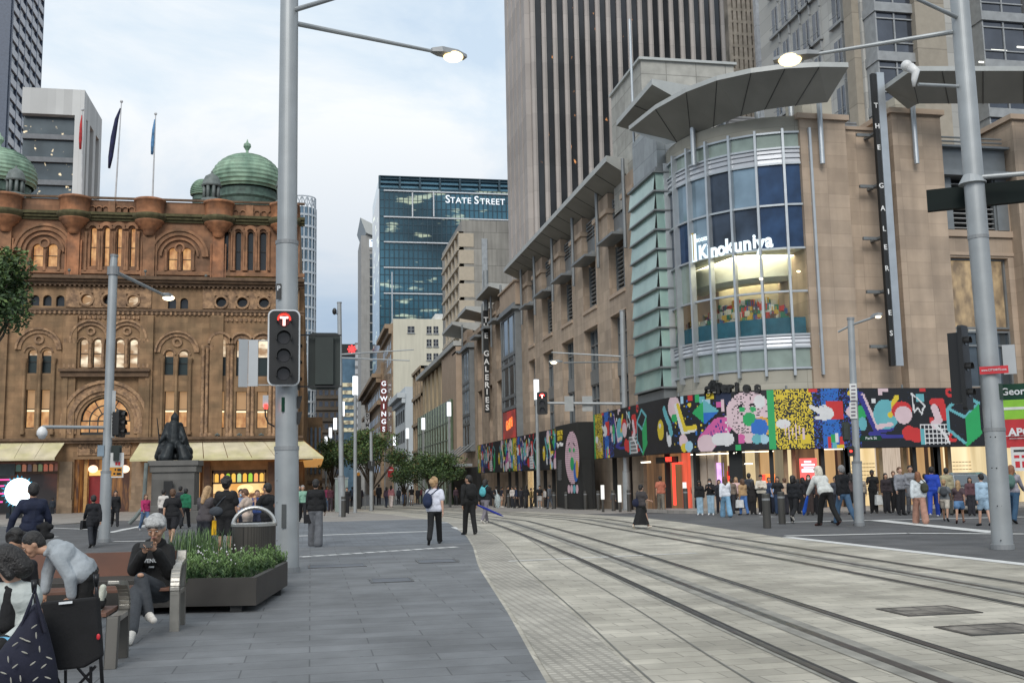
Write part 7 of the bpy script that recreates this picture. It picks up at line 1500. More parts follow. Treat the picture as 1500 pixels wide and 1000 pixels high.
# --- parked car behind the right hand crowd
def car(label):
    Yc=34.5; X0,_=PY(1411,740,Yc); z0=gz(0,Yc); L_=4.0; s_=1; t=thing('parked_car',label,'car',(X0+.9,Yc,z0)); paint=mat('silver_paint',(.42,.44,.46),.25,.6,var=.03,coat=.6)
    W2_=.86
    # the car faces the camera and left: nose at -Y; cross sections along its length
    prof=[(-2.0,.35,.66,.78),(-1.92,.28,.80,.86),(-1.2,.26,.93,.9),(-.85,.26,.97,.9),(-.2,.26,1.38,.88),(.3,.26,1.47,.86),(1.2,.26,1.45,.86),(1.9,.3,1.05,.84),(2.05,.4,.9,.8)]
    th=R_(25); c0=Vector((X0+1.1,Yc+1.2,z0)); ax=Vector((-math.sin(th)*-1*0+math.sin(R_(20)),math.cos(R_(20)),0)); sx_=Vector((ax.y,-ax.x,0))
    m=MB(); vs=[];n=10
    for y,zb,zt,w in prof:
        pts=[(-w,zb),(-w,zb+.25),(-w*.99,min(.72,zt-.1)),(-w*.93,min(.88,zt-.03)),(-w*.68,zt),(w*.68,zt),(w*.93,min(.88,zt-.03)),(w*.99,min(.72,zt-.1)),(w,zb+.25),(w,zb)]
        vs+=[c0+ax*y+sx_*a+Vector((0,0,b_)) for a,b_ in pts]
    fs=[tuple(range(n)),tuple(range(len(vs)-1,len(vs)-n-1,-1))]
    for k in range(len(prof)-1):
        for i in range(n): fs.append((k*n+i,(k+1)*n+i,(k+1)*n+(i+1)%n,k*n+(i+1)%n))
    m.raw(vs,fs); m.build('body',paint,t,smooth=False,bev=.03)
    q3=lambda y,a,b_:c0+ax*y+sx_*a+Vector((0,0,b_))
    m=MB(); m.quad(q3(-.87,-.62,1.0),q3(-.87,.62,1.0),q3(-.26,.56,1.37),q3(-.26,-.56,1.37)); m.build('windscreen',dglass,t)
    for sg in (-1,1):
        m=MB(); m.quad(q3(-.55,sg*.90,.93),q3(1.5,sg*.88,.95),q3(1.1,sg*.80,1.36),q3(-.1,sg*.80,1.34)); m.build('side_window',dglass,t)
        m=MB(); m.raw([q3(-2.03,sg*.42,.62),q3(-1.96,sg*.80,.64),q3(-1.90,sg*.82,.80),q3(-1.99,sg*.44,.74)],[(0,1,2,3)]); m.build('headlight',mat('headlight_glass',(.55,.58,.6),.1,.3),t)
        for y in (-1.25,1.3):
            p=q3(y,sg*.80,.31); m=MB(); m.tube(p-sx_*.1,p+sx_*.1,.31,n=20); w=m.build('wheel',mat('tyre',(.015,.015,.015),.8),t); m=MB(); m.tube(p-sx_*.11,p+sx_*.11,.19,n=14); m.build('rim',mat('alloy_rim',(.4,.4,.4),.3,.8),w)
        m=MB(); m.ball(q3(-.55,sg*1.0,1.0),.09,.07,.07); m.build('mirror',paint,t)
    m=MB(); m.raw([q3(-2.035,-.42,.60),q3(-2.035,.42,.60),q3(-2.03,.42,.72),q3(-2.03,-.42,.72)],[(0,1,2,3)]); m.raw([q3(-2.04,-.7,.32),q3(-2.04,.7,.32),q3(-2.04,.66,.5),q3(-2.04,-.66,.5)],[(0,1,2,3)]); m.build('grille',black,t)
    m=MB(); m.raw([q3(-2.06,-.25,.52),q3(-2.06,.25,.52),q3(-2.06,.25,.62),q3(-2.06,-.25,.62)],[(0,1,2,3)]); m.build('number_plate',sgnw,t)
    m=MB(); m.ball(q3(-2.04,0,.67),.05,.03,.05); m.build('badge',mat('chrome',(.6,.6,.6),.15,1.),t)
car('silver hatchback seen nose first between the children and the big silver pole')
# ================================================================ people
TS=bpy.data.scenes.new('workbench')
def cap_geo(m,p0,p1,r0,r1=None,n=10,k=4):
    p0=Vector(p0);p1=Vector(p1); r1=r0 if r1 is None else r1
    d=p1-p0
    if d.length<1e-5: d=Vector((0,0,1e-3)); p1=p0+d
    d.normalize(); a=d.orthogonal().normalized(); b_=d.cross(a); rings=[]
    for j in range(k+1):
        t=-PI/2+PI/2*j/k; rings.append((p0+d*math.sin(t)*r0,max(r0*math.cos(t),1e-4)))
    for j in range(k+1):
        t=PI/2*j/k; rings.append((p1+d*math.sin(t)*r1,max(r1*math.cos(t),1e-4)))
    vs=[];fs=[]
    for c,r in rings:
        for i in range(n): t=2*PI*i/n; vs.append(c+a*math.cos(t)*r+b_*math.sin(t)*r)
    for j in range(len(rings)-1):
        for i in range(n): fs.append((j*n+i,j*n+(i+1)%n,(j+1)*n+(i+1)%n,(j+1)*n+i))
    fs.append(tuple(range(n-1,-1,-1))); l_=(len(rings)-1)*n; fs.append(tuple(range(l_,l_+n)))
    m.raw(vs,fs)
def blob(name,prims,voxel,mt,parent,smooth=2,extra=None):
    """union of capsules ('c',p0,p1,r0,r1) and ellipsoids ('e',c,rx,ry,rz,rot) melted into one continuous surface"""
    m=MB()
    for p in prims:
        if p[0]=='c': cap_geo(m,*p[1:])
        else: m.ball(p[1],p[2],p[3],p[4],12,9,rot=p[5] if len(p)>5 else None)
    me=bpy.data.meshes.new(name); me.from_pydata([tuple(v) for v in m.v],[],m.f); o=bpy.data.objects.new(name,me); TS.collection.objects.link(o)
    md=o.modifiers.new('r','REMESH'); md.mode='VOXEL'; md.voxel_size=voxel; md.use_smooth_shade=True
    if smooth: sm=o.modifiers.new('s','SMOOTH'); sm.iterations=smooth; sm.factor=.5
    
    with bpy.context.temp_override(scene=TS,view_layer=TS.view_layers[0]): dg=bpy.context.evaluated_depsgraph_get(); dg.update(); me2=bpy.data.meshes.new_from_object(o.evaluated_get(dg))
    bpy.data.objects.remove(o); bpy.data.meshes.remove(me)
    me2.name=name; me2.materials.clear(); mts=mt if isinstance(mt,(list,tuple)) else [mt]
    for q_ in mts: me2.materials.append(q_)
    me2.polygons.foreach_set('material_index',[0]*len(me2.polygons))
    off=Vector((0,0,0)); p=parent
    while p is not None: off=off+p.location; p=p.parent
    me2.transform(Matrix.Translation(-off)); me2.polygons.foreach_set('use_smooth',[True]*len(me2.polygons))
    if extra:      # fingers etc joined into the same mesh
        import bmesh
        bm=bmesh.new(); bm.from_mesh(me2); x=MB(); extra(x); vs=[bm.verts.new(v-off) for v in x.v]
        for f in x.f:
            fc=bm.faces.new([vs[i] for i in f]); fc.smooth=True
        bm.to_mesh(me2); bm.free()
    o=bpy.data.objects.new(name,me2); COL.objects.link(o); o.parent=parent; return o
def cloth(h,rough=.85):
    c=lin(hexc(h)); c=tuple(max(.006,x) for x in c); return mat('cloth_'+h,c,rough,var=.2,sc=7,bump=.9,bsc=11)
SK={'l':mat('skin_light',(.52,.31,.22),.5,var=.06,sc=8),'m':mat('skin_medium',(.42,.24,.155),.5,var=.06,sc=8),'d':mat('skin_dark',(.10,.055,.035),.5,var=.06,sc=8)}
HR={'k':mat('hair_black',(.012,.010,.009),.5,var=.3,sc=25,bump=.6,bsc=70),'b':mat('hair_brown',(.10,.05,.025),.55,var=.3,sc=25,bump=.6,bsc=70),'y':mat('hair_blonde',(.38,.24,.12),.55,var=.3,sc=25,bump=.6,bsc=70),'g':mat('hair_grey',(.28,.27,.26),.6,var=.35,sc=25,bump=.6,bsc=70),'w':mat('hair_white',(.62,.58,.48),.6,var=.2,sc=25,bump=.6,bsc=70),'s':mat('hair_silver',(.36,.36,.35),.55,var=.35,sc=30,bump=.6,bsc=70),'r':mat('hair_auburn',(.22,.09,.04),.55,var=.3,sc=25,bump=.6,bsc=70)}
eyew=mat('eye_white',(.6,.58,.55),.3); eyek=mat('eye_dark',(.01,.008,.007),.2); lipm=mat('lips',(.34,.12,.10),.5); brow=HR['k']
def figure(root,J,s,st,vox):
    """J: joints in world space; s: size scale; st: style dict"""
    skin=SK[st.get('skin','m')]; V=lambda k:Vector(J[k]); det=st.get('det',0)
    f=V('face').normalized(); up=J.get('hup'); up=Vector(up).normalized() if up else (V('head')-V('neck')).normalized(); rt=f.cross(up).normalized(); up=rt.cross(f).normalized()
    rot=Matrix((rt,f,up)).transposed(); H0=V('head'); hk=st.get('hk',1.09); hp_=lambda x,y,z:H0+rot@Vector((x*s*hk,y*s*hk,z*s*hk))
    ch=V('chest'); pe=V('pelvis'); mid=ch.lerp(pe,.55); nk=V('neck'); sr=(V('shR')-V('shL')); cf=(V('hipR')-V('hipL')).normalized()*.5+sr.normalized()*.5
    P=[('c',V('hipL'),V('hipR'),.098*s),('c',mid-cf*.05*s,mid+cf*.05*s,.098*s),('c',ch-cf*.07*s,ch+cf*.07*s,.105*s),('c',pe,ch,.10*s,.10*s),('c',V('shL'),V('shR'),.052*s),('c',ch,nk,.07*s,.055*s),('c',nk,hp_(0,-.01,-.05),.054*s,.052*s)]
    P+=[('e',hp_(0,-.006,.015),.076*s*hk,.093*s*hk,.103*s*hk,rot),('c',hp_(0,.03,-.045),hp_(0,.045,-.072),.050*s*hk,.034*s*hk),('c',hp_(0,.086,.005),hp_(0,.102,-.026),.010*s*hk,.014*s*hk),('e',hp_(.078,-.008,-.005),.012*s,.02*s,.03*s,rot),('e',hp_(-.078,-.008,-.005),.012*s,.02*s,.03*s,rot)]
    if det: P+=[('c',hp_(-.03,.083,.028),hp_(.03,.083,.028),.014*s),('e',hp_(.038,.052,-.026),.024*s*hk,.026*s*hk,.03*s*hk,rot),('e',hp_(-.038,.052,-.026),.024*s*hk,.026*s*hk,.03*s*hk,rot),('c',hp_(-.012,.083,-.058),hp_(.012,.083,-.058),.010*s*hk)]
    for S_ in 'LR':
        hip,kn,an,toe=V('hip'+S_),V('knee'+S_),V('ank'+S_),V('toe'+S_); cm=kn.lerp(an,.3)
        P+=[('c',hip,kn,.082*s,.054*s),('c',kn,an,.054*s,.036*s),('c',kn.lerp(an,.15),kn.lerp(an,.45),.056*s,.05*s),('c',an,toe,.036*s,.03*s)]
        sh,el,wr=V('sh'+S_),V('el'+S_),V('wr'+S_); P+=[('c',sh,el,.047*s,.038*s),('c',el,wr,.038*s,.026*s)]
    fing=[]
    for S_ in 'LR':
        wr=V('wr'+S_); d=J.get('hd'+S_); d=Vector(d).normalized() if d else (wr-V('el'+S_)).normalized(); side=Vector(J['hs'+S_]).normalized() if J.get('hs'+S_) else f; side=(side-d*side.dot(d)).normalized(); nrm=d.cross(side)*(1 if S_=='L' else -1)
        pc=wr+d*.055*s; R3=Matrix((side,d,nrm)).transposed(); P.append(('e',pc,.038*s,.048*s,.019*s,R3)); curl=st.get('curl',.5)
        for k,(ln,o_) in enumerate(((.066,.028),(.074,.010),(.070,-.009),(.056,-.027))):
            b0=wr+d*.085*s+side*o_*s; b1=b0+(d*math.cos(curl*.6)+nrm*math.sin(curl*.6))*ln*.5*s; b2=b1+(d*math.cos(curl*1.7)+nrm*math.sin(curl*1.7))*ln*.5*s; fing.append((b0-d*.01*s,b1,b2,(.0085,.0075,.006)))
        b0=wr+d*.035*s+side*.03*s; b1=b0+(side*.7+d*.6+nrm*.3).normalized()*.032*s; b2=b1+(side*.25+d*.9+nrm*.4).normalized()*.03*s; fing.append((b0,b1,b2,(.011,.009,.007)))
    def fg(x):
        for a,b_,c,r in fing: x.path([a,a.lerp(b_,.5),b_,b_.lerp(c,.5),c],[r[0]*s,r[0]*s,r[1]*s,r[1]*s,r[2]*s],7 if det else 5)
    body=blob('body',P,vox,skin,root,2 if det else 1,fg)
    # clothes
    g_=.016*s; L_=st.get('loose',0)*s*.7; top=st.get('top','long'); 
    T=[('c',V('hipL')+(ch-pe)*.16,V('hipR')+(ch-pe)*.16,.102*s+L_*.8+g_),('c',mid-cf*.05*s,mid+cf*.05*s,.10*s+g_+L_),('c',ch-cf*.075*s,ch+cf*.075*s,.107*s+g_+L_*.7),('c',pe+(ch-pe)*.2,ch,.102*s+g_+L_,.104*s+g_+L_*.7),('c',V('shL'),V('shR'),.054*s+g_),('c',ch,nk.lerp(ch,.25),.075*s+g_,.062*s+g_)]
    for S_ in 'LR':
        sh,el,wr=V('sh'+S_),V('el'+S_),V('wr'+S_)
        if top in('tee',): T.append(('c',sh,sh.lerp(el,.62),.052*s+g_+L_*.4,.054*s+g_+L_*.7))
        elif top!='vest': T+=[('c',sh,el,.05*s+g_+L_*.4,.042*s+g_+L_*.5),('c',el,wr.lerp(el,.08),.042*s+g_+L_*.5,.031*s+g_+L_*.3)]
    if top=='coat':
        for S_ in 'LR': T.append(('c',V('hip'+S_),V('hip'+S_).lerp(V('knee'+S_),st.get('len',.55)),.10*s+g_+L_,.095*s+g_+L_))
    if st.get('hood'):
        bk_=(ch-nk); bd=Vector(J.get('back',-f)).normalized(); T+=[('e',nk+bd*.075*s+bk_*.15,.105*s,.07*s,.075*s),('c',nk+rt*.075*s+bd*.03*s,nk-rt*.075*s+bd*.03*s,.045*s),('c',nk+rt*.07*s,nk+rt*.03*s+f*.05*s+bk_*.1,.03*s),('c',nk-rt*.07*s,nk-rt*.03*s+f*.05*s+bk_*.1,.03*s)]
    tm=cloth(st.get('tc','202024')); blob({'tee':'t_shirt','long':'jumper','coat':'coat','vest':'vest'}.get(top,'jumper'),T,vox,tm,root,1)
    b=st.get('bot','trousers'); bc=cloth(st.get('bc','16171a')); B_=[('c',V('hipL'),V('hipR'),.098*s+g_*.9),('c',pe,pe.lerp(ch,.22),.098*s+g_*.8)]
    if b in('trousers','wide','jeans'):
        e1=.035*s if b=='wide' else (.006*s if b=='trousers' else 0)
        for S_ in 'LR':
            hip,kn,an=V('hip'+S_),V('knee'+S_),V('ank'+S_); B_+=[('c',hip,kn,.084*s+g_,.058*s+g_+e1),('c',kn,an.lerp(kn,-.02 if b=='wide' else .03),.058*s+g_+e1,.045*s+g_+e1*1.6)]
    elif b=='shorts':
        for S_ in 'LR': hip,kn=V('hip'+S_),V('knee'+S_); B_.append(('c',hip,hip.lerp(kn,.72),.086*s+g_,.082*s+g_))
    elif b=='skirt':
        kk=st.get('len',.8); 
        for S_ in 'LR': hip,kn=V('hip'+S_),V('knee'+S_); B_.append(('c',hip,hip.lerp(kn,kk),.09*s+g_,.125*s))
    elif b=='long_skirt':
        B_=[('c',V('hipL'),V('hipR'),.10*s+g_),('c',pe,pe.lerp(ch,.2),.10*s+g_)]
        for S_ in 'LR': B_.append(('c',V('hip'+S_),V('hip'+S_).lerp(V('knee'+S_),.5),.09*s+g_,.10*s))
        ft_=(V('ankL')+V('ankR'))*.5; sp_r=(V('ankR')-V('ankL')).length*.42; m=MB(); vs=[];n=20; side_=(V('hipR')-V('hipL')).normalized(); fw_=Vector((-side_.y,side_.x,0))
        for t_,ra,rb in ((.1,.125,.11),(.35,.16,.14),(.7,.19,.17),(.93,.21,.19)):
            c_=pe.lerp(ft_,t_)
            for i in range(n): a_=2*PI*i/n; k_=1+.07*math.sin(a_*6+t_*3); vs.append(c_+side_*math.cos(a_)*ra*s*k_+fw_*math.sin(a_)*(rb*s+sp_r*t_*.8)*k_)
        m.raw(vs,[(j*n+i,j*n+(i+1)%n,(j+1)*n+(i+1)%n,(j+1)*n+i) for j in range(3) for i in range(n)]); m.build('skirt_drape',bc,root,smooth=True)
    if b!='none': blob({'shorts':'shorts','skirt':'skirt','long_skirt':'long_skirt'}.get(b,'trousers'),B_,vox,bc,root,1)
    sm=cloth(st.get('sc','141414'),.6)
    for S_ in 'LR':
        an,toe=V('ank'+S_),V('toe'+S_); d=(toe-an); hz=Vector((d.x,d.y,0)); hz=hz.normalized() if hz.length>1e-4 else f; sole=Vector(J.get('sole'+S_,(0,0,-1))).normalized()
        heel=an+sole*.035*s-d.normalized()*.035*s
        blob('shoe',[('c',heel,toe,.042*s,.037*s),('c',an+sole*.01*s,toe.lerp(an,.45),.046*s,.04*s)],min(vox,.016),sm,root,1)
    # hair and head wear
    hs=st.get('hair','short'); hm=HR[st.get('hc','k')]; Q=[('e',hp_(0,-.022,.042),.086*s*hk,.098*s*hk,.092*s*hk,rot),('e',hp_(0,-.05,.0),.080*s*hk,.070*s*hk,.085*s*hk,rot)]
    if hs=='short': pass
    elif hs=='mop': Q=[('e',hp_(0,-.012,.058),.098*s*hk,.108*s*hk,.092*s*hk,rot),('e',hp_(0,-.05,.01),.086*s*hk,.075*s*hk,.085*s*hk,rot),('c',hp_(-.045,.078,.072),hp_(.045,.078,.072),.030*s*hk),('c',hp_(-.07,.04,.06),hp_(.06,.05,.10),.035*s*hk)]
    elif hs=='curly': 
        rr=random.Random(5); Q+=[('e',hp_(.085*math.cos(a_)*math.sin(b0),-.02+.10*math.sin(a_)*math.sin(b0)*(1 if math.sin(a_)<0.2 else .6),.05+.10*math.cos(b0)),.036*s*hk,.036*s*hk,.036*s*hk) for a_,b0 in [(rr.uniform(0,6.28),rr.uniform(0,1.9)) for _ in range(26)]]
    elif hs=='long': Q+=[('c',hp_(0,-.06,.02),hp_(0,-.075,-.16),.078*s*hk,.07*s*hk),('c',hp_(.06,-.02,.0),hp_(.065,-.03,-.17),.034*s*hk,.03*s*hk),('c',hp_(-.06,-.02,.0),hp_(-.065,-.03,-.17),.034*s*hk,.03*s*hk),('c',hp_(0,-.08,-.14),hp_(0,-.09,-.27),.07*s*hk,.045*s*hk)]
    elif hs=='bob': Q+=[('e',hp_(0,-.02,.035),.1*s*hk,.11*s*hk,.10*s*hk,rot),('c',hp_(.07,.0,.0),hp_(.078,.0,-.09),.035*s*hk,.033*s*hk),('c',hp_(-.07,.0,.0),hp_(-.078,.0,-.09),.035*s*hk,.033*s*hk),('c',hp_(0,-.06,.0),hp_(0,-.07,-.09),.085*s*hk,.075*s*hk),('c',hp_(-.05,.07,.06),hp_(.05,.07,.06),.03*s*hk)]
    elif hs=='bun': Q+=[('e',hp_(0,-.09,.08),.045*s*hk,.045*s*hk,.045*s*hk)]
    elif hs=='pony': Q+=[('c',hp_(0,-.10,.03),hp_(0,-.15,-.16),.035*s*hk,.022*s*hk)]
    elif hs=='cap': Q+=[]
    elif hs=='scarf': Q+=[('e',hp_(0,-.02,.0),.098*s*hk,.105*s*hk,.12*s*hk,rot),('c',hp_(0,-.02,-.1),hp_(0,-.02,-.17),.095*s*hk,.12*s*hk)]
    blob('headscarf' if hs=='scarf' else 'hair',Q,min(vox,.016),cloth(st.get('hcol','1c1c20')) if hs=='scarf' else hm,root,1)
    if st.get('cap'): blob('cap',[('e',hp_(0,-.015,.06),.092*s,.105*s,.075*s,rot),('c',hp_(-.03,.1,.055),hp_(.03,.1,.055),.02*s)],min(vox,.014),cloth(st['cap']),root,1)
    if st.get('mask'): blob('face_mask',[('e',hp_(0,.062,-.045),.055*s,.052*s,.045*s,rot)],.012,cloth(st['mask']),root,0)
    if det or st.get('eyes'):
        for x in (-.031,.031):
            m=MB(); m.ball(hp_(x,.0835,.006),.0125*s*hk,.006*s*hk,.0042*s*hk,10,6,rot=rot); o=m.build('eye',eyew,root,smooth=True)
            m=MB(); m.ball(hp_(x,.0875,.005),.0062*s*hk,.003*s*hk,.0046*s*hk,8,5,rot=rot); m.build('iris',eyek,o,smooth=True)
            if det: m=MB(); m.path([hp_(x-.02,.086,.032),hp_(x,.094,.039),hp_(x+.02,.086,.033)],.0035*s,5); m.build('eyebrow',hm if st.get('hc') not in('s','w') else brow,root)
        if det: m=MB(); m.path([hp_(-.024,.088,-.055),hp_(-.008,.098,-.052),hp_(.008,.098,-.052),hp_(.024,.088,-.055)],[.003*s,.0055*s,.0055*s,.003*s],6); m.build('lips',lipm,root,smooth=True)
    if st.get('glasses'):
        m=MB()
        for x in (-.032,.032): m.path([hp_(x+.024*math.cos(a_),.095,.006+.017*math.sin(a_)) for a_ in np.linspace(0,2*PI,11)],.0035*s,4)
        m.tube(hp_(-.008,.097,.008),hp_(.008,.097,.008),.003*s,n=4); m.build('glasses',eyek,root)
    return body
def joints(B,s,th,pose):
    """standing / walking skeleton; th = world heading of the facing direction (radians, 0 = +Y, towards +X)"""
    F_=Vector((math.sin(th),math.cos(th),0)); Rr=Vector((math.cos(th),-math.sin(th),0)); U=Vector((0,0,1)); g=lambda k,d=0:pose.get(k,d)
    hz_=.93; pl_=Vector((0,0,hz_)); lean=R_(g('lean',3)); J={}
    def loc(x,y,z): return B+(Rr*x+F_*y+U*z)*s
    sx=g('spread',.09); feet=[]
    for S_,sg in (('L',-1),('R',1)):
        a=R_(g('leg'+S_,0)); kb=R_(g('knee'+S_,4)); hx=sg*.088; hip=(hx,0,hz_); kn=(hx+sg*(sx-.088)*.5,.43*math.sin(a),hz_-.43*math.cos(a)); c=a-kb; an=(hx+sg*(sx-.088),kn[1]+.41*math.sin(c),kn[2]-.41*math.cos(c)); fa=R_(g('foot'+S_, -6 if kb<.6 else -40)); toe=(an[0]+sg*.03,an[1]+.15*math.cos(fa),an[2]-.035+.15*math.sin(fa)); J['hip'+S_],J['knee'+S_],J['ank'+S_],J['toe'+S_]=hip,kn,an,toe; feet.append(an[2])
    dz=min(feet)-.075
    cz=hz_+.40*math.cos(lean); cy=.40*math.sin(lean); shz=hz_+.49*math.cos(lean); shy=.49*math.sin(lean)
    J['pelvis']=(0,0,hz_+.02); J['chest']=(0,cy,cz); J['neck']=(0,shy+.012,shz+.05); hl=lean*.6+R_(g('nod',0)); J['head']=(0,shy+.02+.145*math.sin(hl),shz+.05+.135*math.cos(hl))
    for S_,sg in (('L',-1),('R',1)):
        sh=Vector((sg*.160,shy,shz-.015)); a=R_(g('arm'+S_,5)); ab=R_(g('ab'+S_,9)); e_=R_(g('el'+S_,14)); tw=R_(g('tw'+S_,0))
        ud=Vector((sg*math.sin(ab),math.sin(a)*math.cos(ab),-math.cos(a)*math.cos(ab))); el=sh+ud*.275; fd=Vector((sg*math.sin(ab)*.4-sg*math.sin(tw),math.sin(a+e_)*math.cos(tw),-math.cos(a+e_)*math.cos(tw))).normalized(); wr=el+fd*.245
        J['sh'+S_],J['el'+S_],J['wr'+S_]=tuple(sh),tuple(el),tuple(wr)
    out={}
    for k,v in J.items(): out[k]=loc(v[0],v[1],v[2]-dz)
    ht=R_(g('turn',0)); fh=(F_*math.cos(ht)+Rr*math.sin(ht)); nd=R_(g('nod',0))+lean*.4; out['face']=fh*math.cos(nd)-U*math.sin(nd); out['hup']=tuple(U*math.cos(nd)+fh*math.sin(nd))
    for S_ in 'LR': out['hs'+S_]=tuple(F_)
    out['_F'],out['_R']=F_,Rr
    return out
POSES={'stand':dict(armL=2,armR=4),'walk':dict(legL=24,kneeL=6,legR=-22,kneeR=14,footR=-30,footL=12,armL=-24,armR=26,elL=22,elR=25),'walk2':dict(legR=26,kneeR=6,legL=-20,kneeL=20,footL=-34,footR=12,armR=-22,armL=24,elL=24,elR=20),'step':dict(legL=12,kneeL=5,legR=-10,kneeR=10,armL=-12,armR=14),'phone':dict(armL=28,armR=30,elL=88,elR=90,twL=28,twR=28,nod=22),'fold':dict(armL=22,armR=20,elL=85,elR=80,twL=62,twR=60),'pockets':dict(armL=-8,armR=-8,elL=50,elR=50,abL=22,abR=22,twL=15,twR=15),'bent':dict(lean=32,legL=22,kneeL=12,legR=-18,kneeR=20,armL=28,armR=6,elL=10,elR=10,footR=-25),'lift':dict(legL=6,kneeL=8,legR=-14,kneeR=58,footR=-50,armL=12,armR=-10,elL=40,elR=20)}
def person(fx,fy,hy,face,pose,label,group=None,child=False,**st):
    B=G(fx,fy); dd=depth(B); ps=dict(POSES[pose]); ps.update(st.pop('p',{})); hgt=(fy-hy)*dd/F; full=1.755*(1-.0*1); 
    if pose=='bent': full*=.90
    s=hgt/full; view=math.atan2(B.x,B.y); th=view+R_(face)
    root=thing('person',label,'person',B,group=group); vox=min(.05,max(.014,dd/1038*.62)); st.setdefault('eyes',dd<34 and abs((face%360)-180)<95)
    J=joints(B,s,th,ps)
    if child: 
        J['head']=J['head']+Vector((0,0,.02)); 
    figure(root,J,s,st,vox); return root,J,s,B
def backpack(J,s,label,col,w_=.15,h_=.21,low=0,group=None,side=0):
    c=J['chest']-J['_F']*.19*s+J['_R']*side*s-Vector((0,0,.06+low))*s; t=thing('backpack',label,'backpack',c,group=group); rot=Matrix((J['_R'],J['_F'],Vector((0,0,1)))).transposed()
    blob('bag_body',[('e',c,w_*s,.10*s,h_*s,rot),('e',c-Vector((0,0,.06*s))-J['_F']*.05*s,w_*.8*s,.07*s,h_*.5*s,rot)],.016,cloth(col),t,1)
    for sg in (-1,1):
        m=MB(); sh=J['shR'] if sg>0 else J['shL']; shc=sh.lerp(J['neck'],.35); U=Vector((0,0,1)); m.path([c+J['_R']*sg*w_*.6*s+U*h_*.7*s,shc-J['_F']*.07*s+U*.06*s,shc+U*.092*s,shc+J['_F']*.10*s+U*.02*s,J['chest']+J['_R']*sg*.12*s+J['_F']*.14*s-U*.02*s],.013*s,6); m.build('strap',cloth(col),t)
    return t
def handbag(p,label,col,w_=.13,d_=.05,h_=.13,cat='bag',name='shopping_bag',rz=0,strap=.16,mtl=None):
    t=thing(name,label,cat,p-Vector((0,0,strap+h_))); m=MB(); c=p-Vector((0,0,strap)); u=Vector((math.cos(rz),math.sin(rz),0)); v_=Vector((-u.y,u.x,0))
    vs=[c+u*a*w_*(.85 if z==0 else 1)+v_*b_*d_-Vector((0,0,z)) for z in (0,h_*2) for a,b_ in ((-1,-1),(1,-1),(1,1),(-1,1))]; m.raw(vs,[(0,1,2,3),(7,6,5,4),(0,4,5,1),(1,5,6,2),(2,6,7,3),(3,7,4,0)]); m.build('bag_body',mtl or cloth(col),t,bev=.012)
    m=MB(); m.path([c-u*w_*.5,c-u*w_*.3+Vector((0,0,strap*.8)),c+Vector((0,0,strap)),c+u*w_*.3+Vector((0,0,strap*.8)),c+u*w_*.5],.007,5); m.build('handle',mtl or cloth(col),t); return t
# ---- left side, crossing towards the domed arcade
gL='people crossing on the left'; 
r_,J,s,B=person(135,801,721,-8,'walk2','man in a black suit walking away, holding a dark bag, left of the slender pole',tc='14151a',bc='1d2027',top='coat',len=.35,loose=.012)
handbag(J['wrL'],'dark brief bag in the left hand of the suited man','15161a',.17,.04,.11,name='brief_bag',strap=.05,rz=1.3)
person(168,771,716,175,'walk','person in dark coat walking towards the camera right of the slender pole',tc='17171a',bc='1c1c20',top='coat',len=.4)
r_,J,s,B=person(212,777,721,160,'walk','woman in a pink top and blue jeans near the statue pedestal',tc='a52a5c',bc='5b7391',hair='long',hc='b',sc='8a8a8a')
r_,J,s,B=person(251,800,712,15,'walk','person in black t-shirt and black shorts walking away past the statue',tc='131316',bc='15151a',bot='shorts',top='tee',loose=.02,sc='1a1a1c',hc='b')
person(238,776,716,20,'stand','person in a white top half hidden behind the one in black shorts',tc='c9c4bd',bc='3d3a3c',hc='k')
person(263,770,711,10,'stand','dark haired person just behind the green hooded one',tc='2a2a30',bc='202024',hc='k')
person(271,773,712,12,'walk2','person in a green hooded jumper walking away',tc='1d6b4a',bc='17181c',hood=1,loose=.02)
r_,J,s,B=person(299,822,710,35,'phone','blonde woman in a black and white floral blouse with a yellow bag',tc='4a4547',bc='1a1c24',hc='y',hair='long',top='tee',bot='wide',loose=.02,p=dict(elL=60,elR=75))
handbag(B+Vector((.27,-.1,1.06))*s,'bright yellow shopping bag between the two standing shoppers','d9a916',.10,.05,.15,strap=.12)
m=MB(); rg=random.Random(3)
r_,J,s,B=person(329,822,699,20,'stand','tall man with curly dark hair in black t-shirt and shorts with a shoulder bag',tc='121213',bc='141416',bot='shorts',top='tee',hair='curly',hc='k',loose=.045,sc='121212')
t=thing('shoulder_bag','grey shoulder bag hanging on the back of the curly haired man','bag',J['chest']); c=J['chest']-J['_F']*.17*s-J['_R']*.14*s-Vector((0,0,.27*s)); blob('bag_body',[('e',c,.15*s,.07*s,.10*s)],.015,cloth('3a3f45'),t,1); m=MB(); m.path([c-J['_R']*.1*s,J['chest']-J['_F']*.16*s,J['shR']-J['_F']*.03*s+Vector((0,0,.07*s)),J['chest']+J['_F']*.17*s+J['_R']*.05*s],.012*s,6); m.build('strap',cloth('3a3f45'),t)
person(352,800,715,175,'stand','man with a blue face mask in a navy jacket over a pale blue shirt',tc='6f7f9e',bc='1c1f2b',mask='8fb2c8',top='long',loose=.01)
person(362,806,714,-60,'phone','person in a pale top standing behind the curly haired man',tc='b8a698',bc='8a8078',hc='b',top='tee')
person(376,790,716,185,'step','man in an open navy blazer and blue shirt behind the litter bin',tc='2a3f73',bc='1d2236',hc='b')
person(392,818,706,-50,'fold','man with glasses and black t-shirt holding up his hands behind the litter bin',tc='141416',bc='17171b',top='tee',glasses=1,p=dict(armL=35,armR=45,elL=95,elR=115,twL=40,twR=35),hc='k',loose=.01)
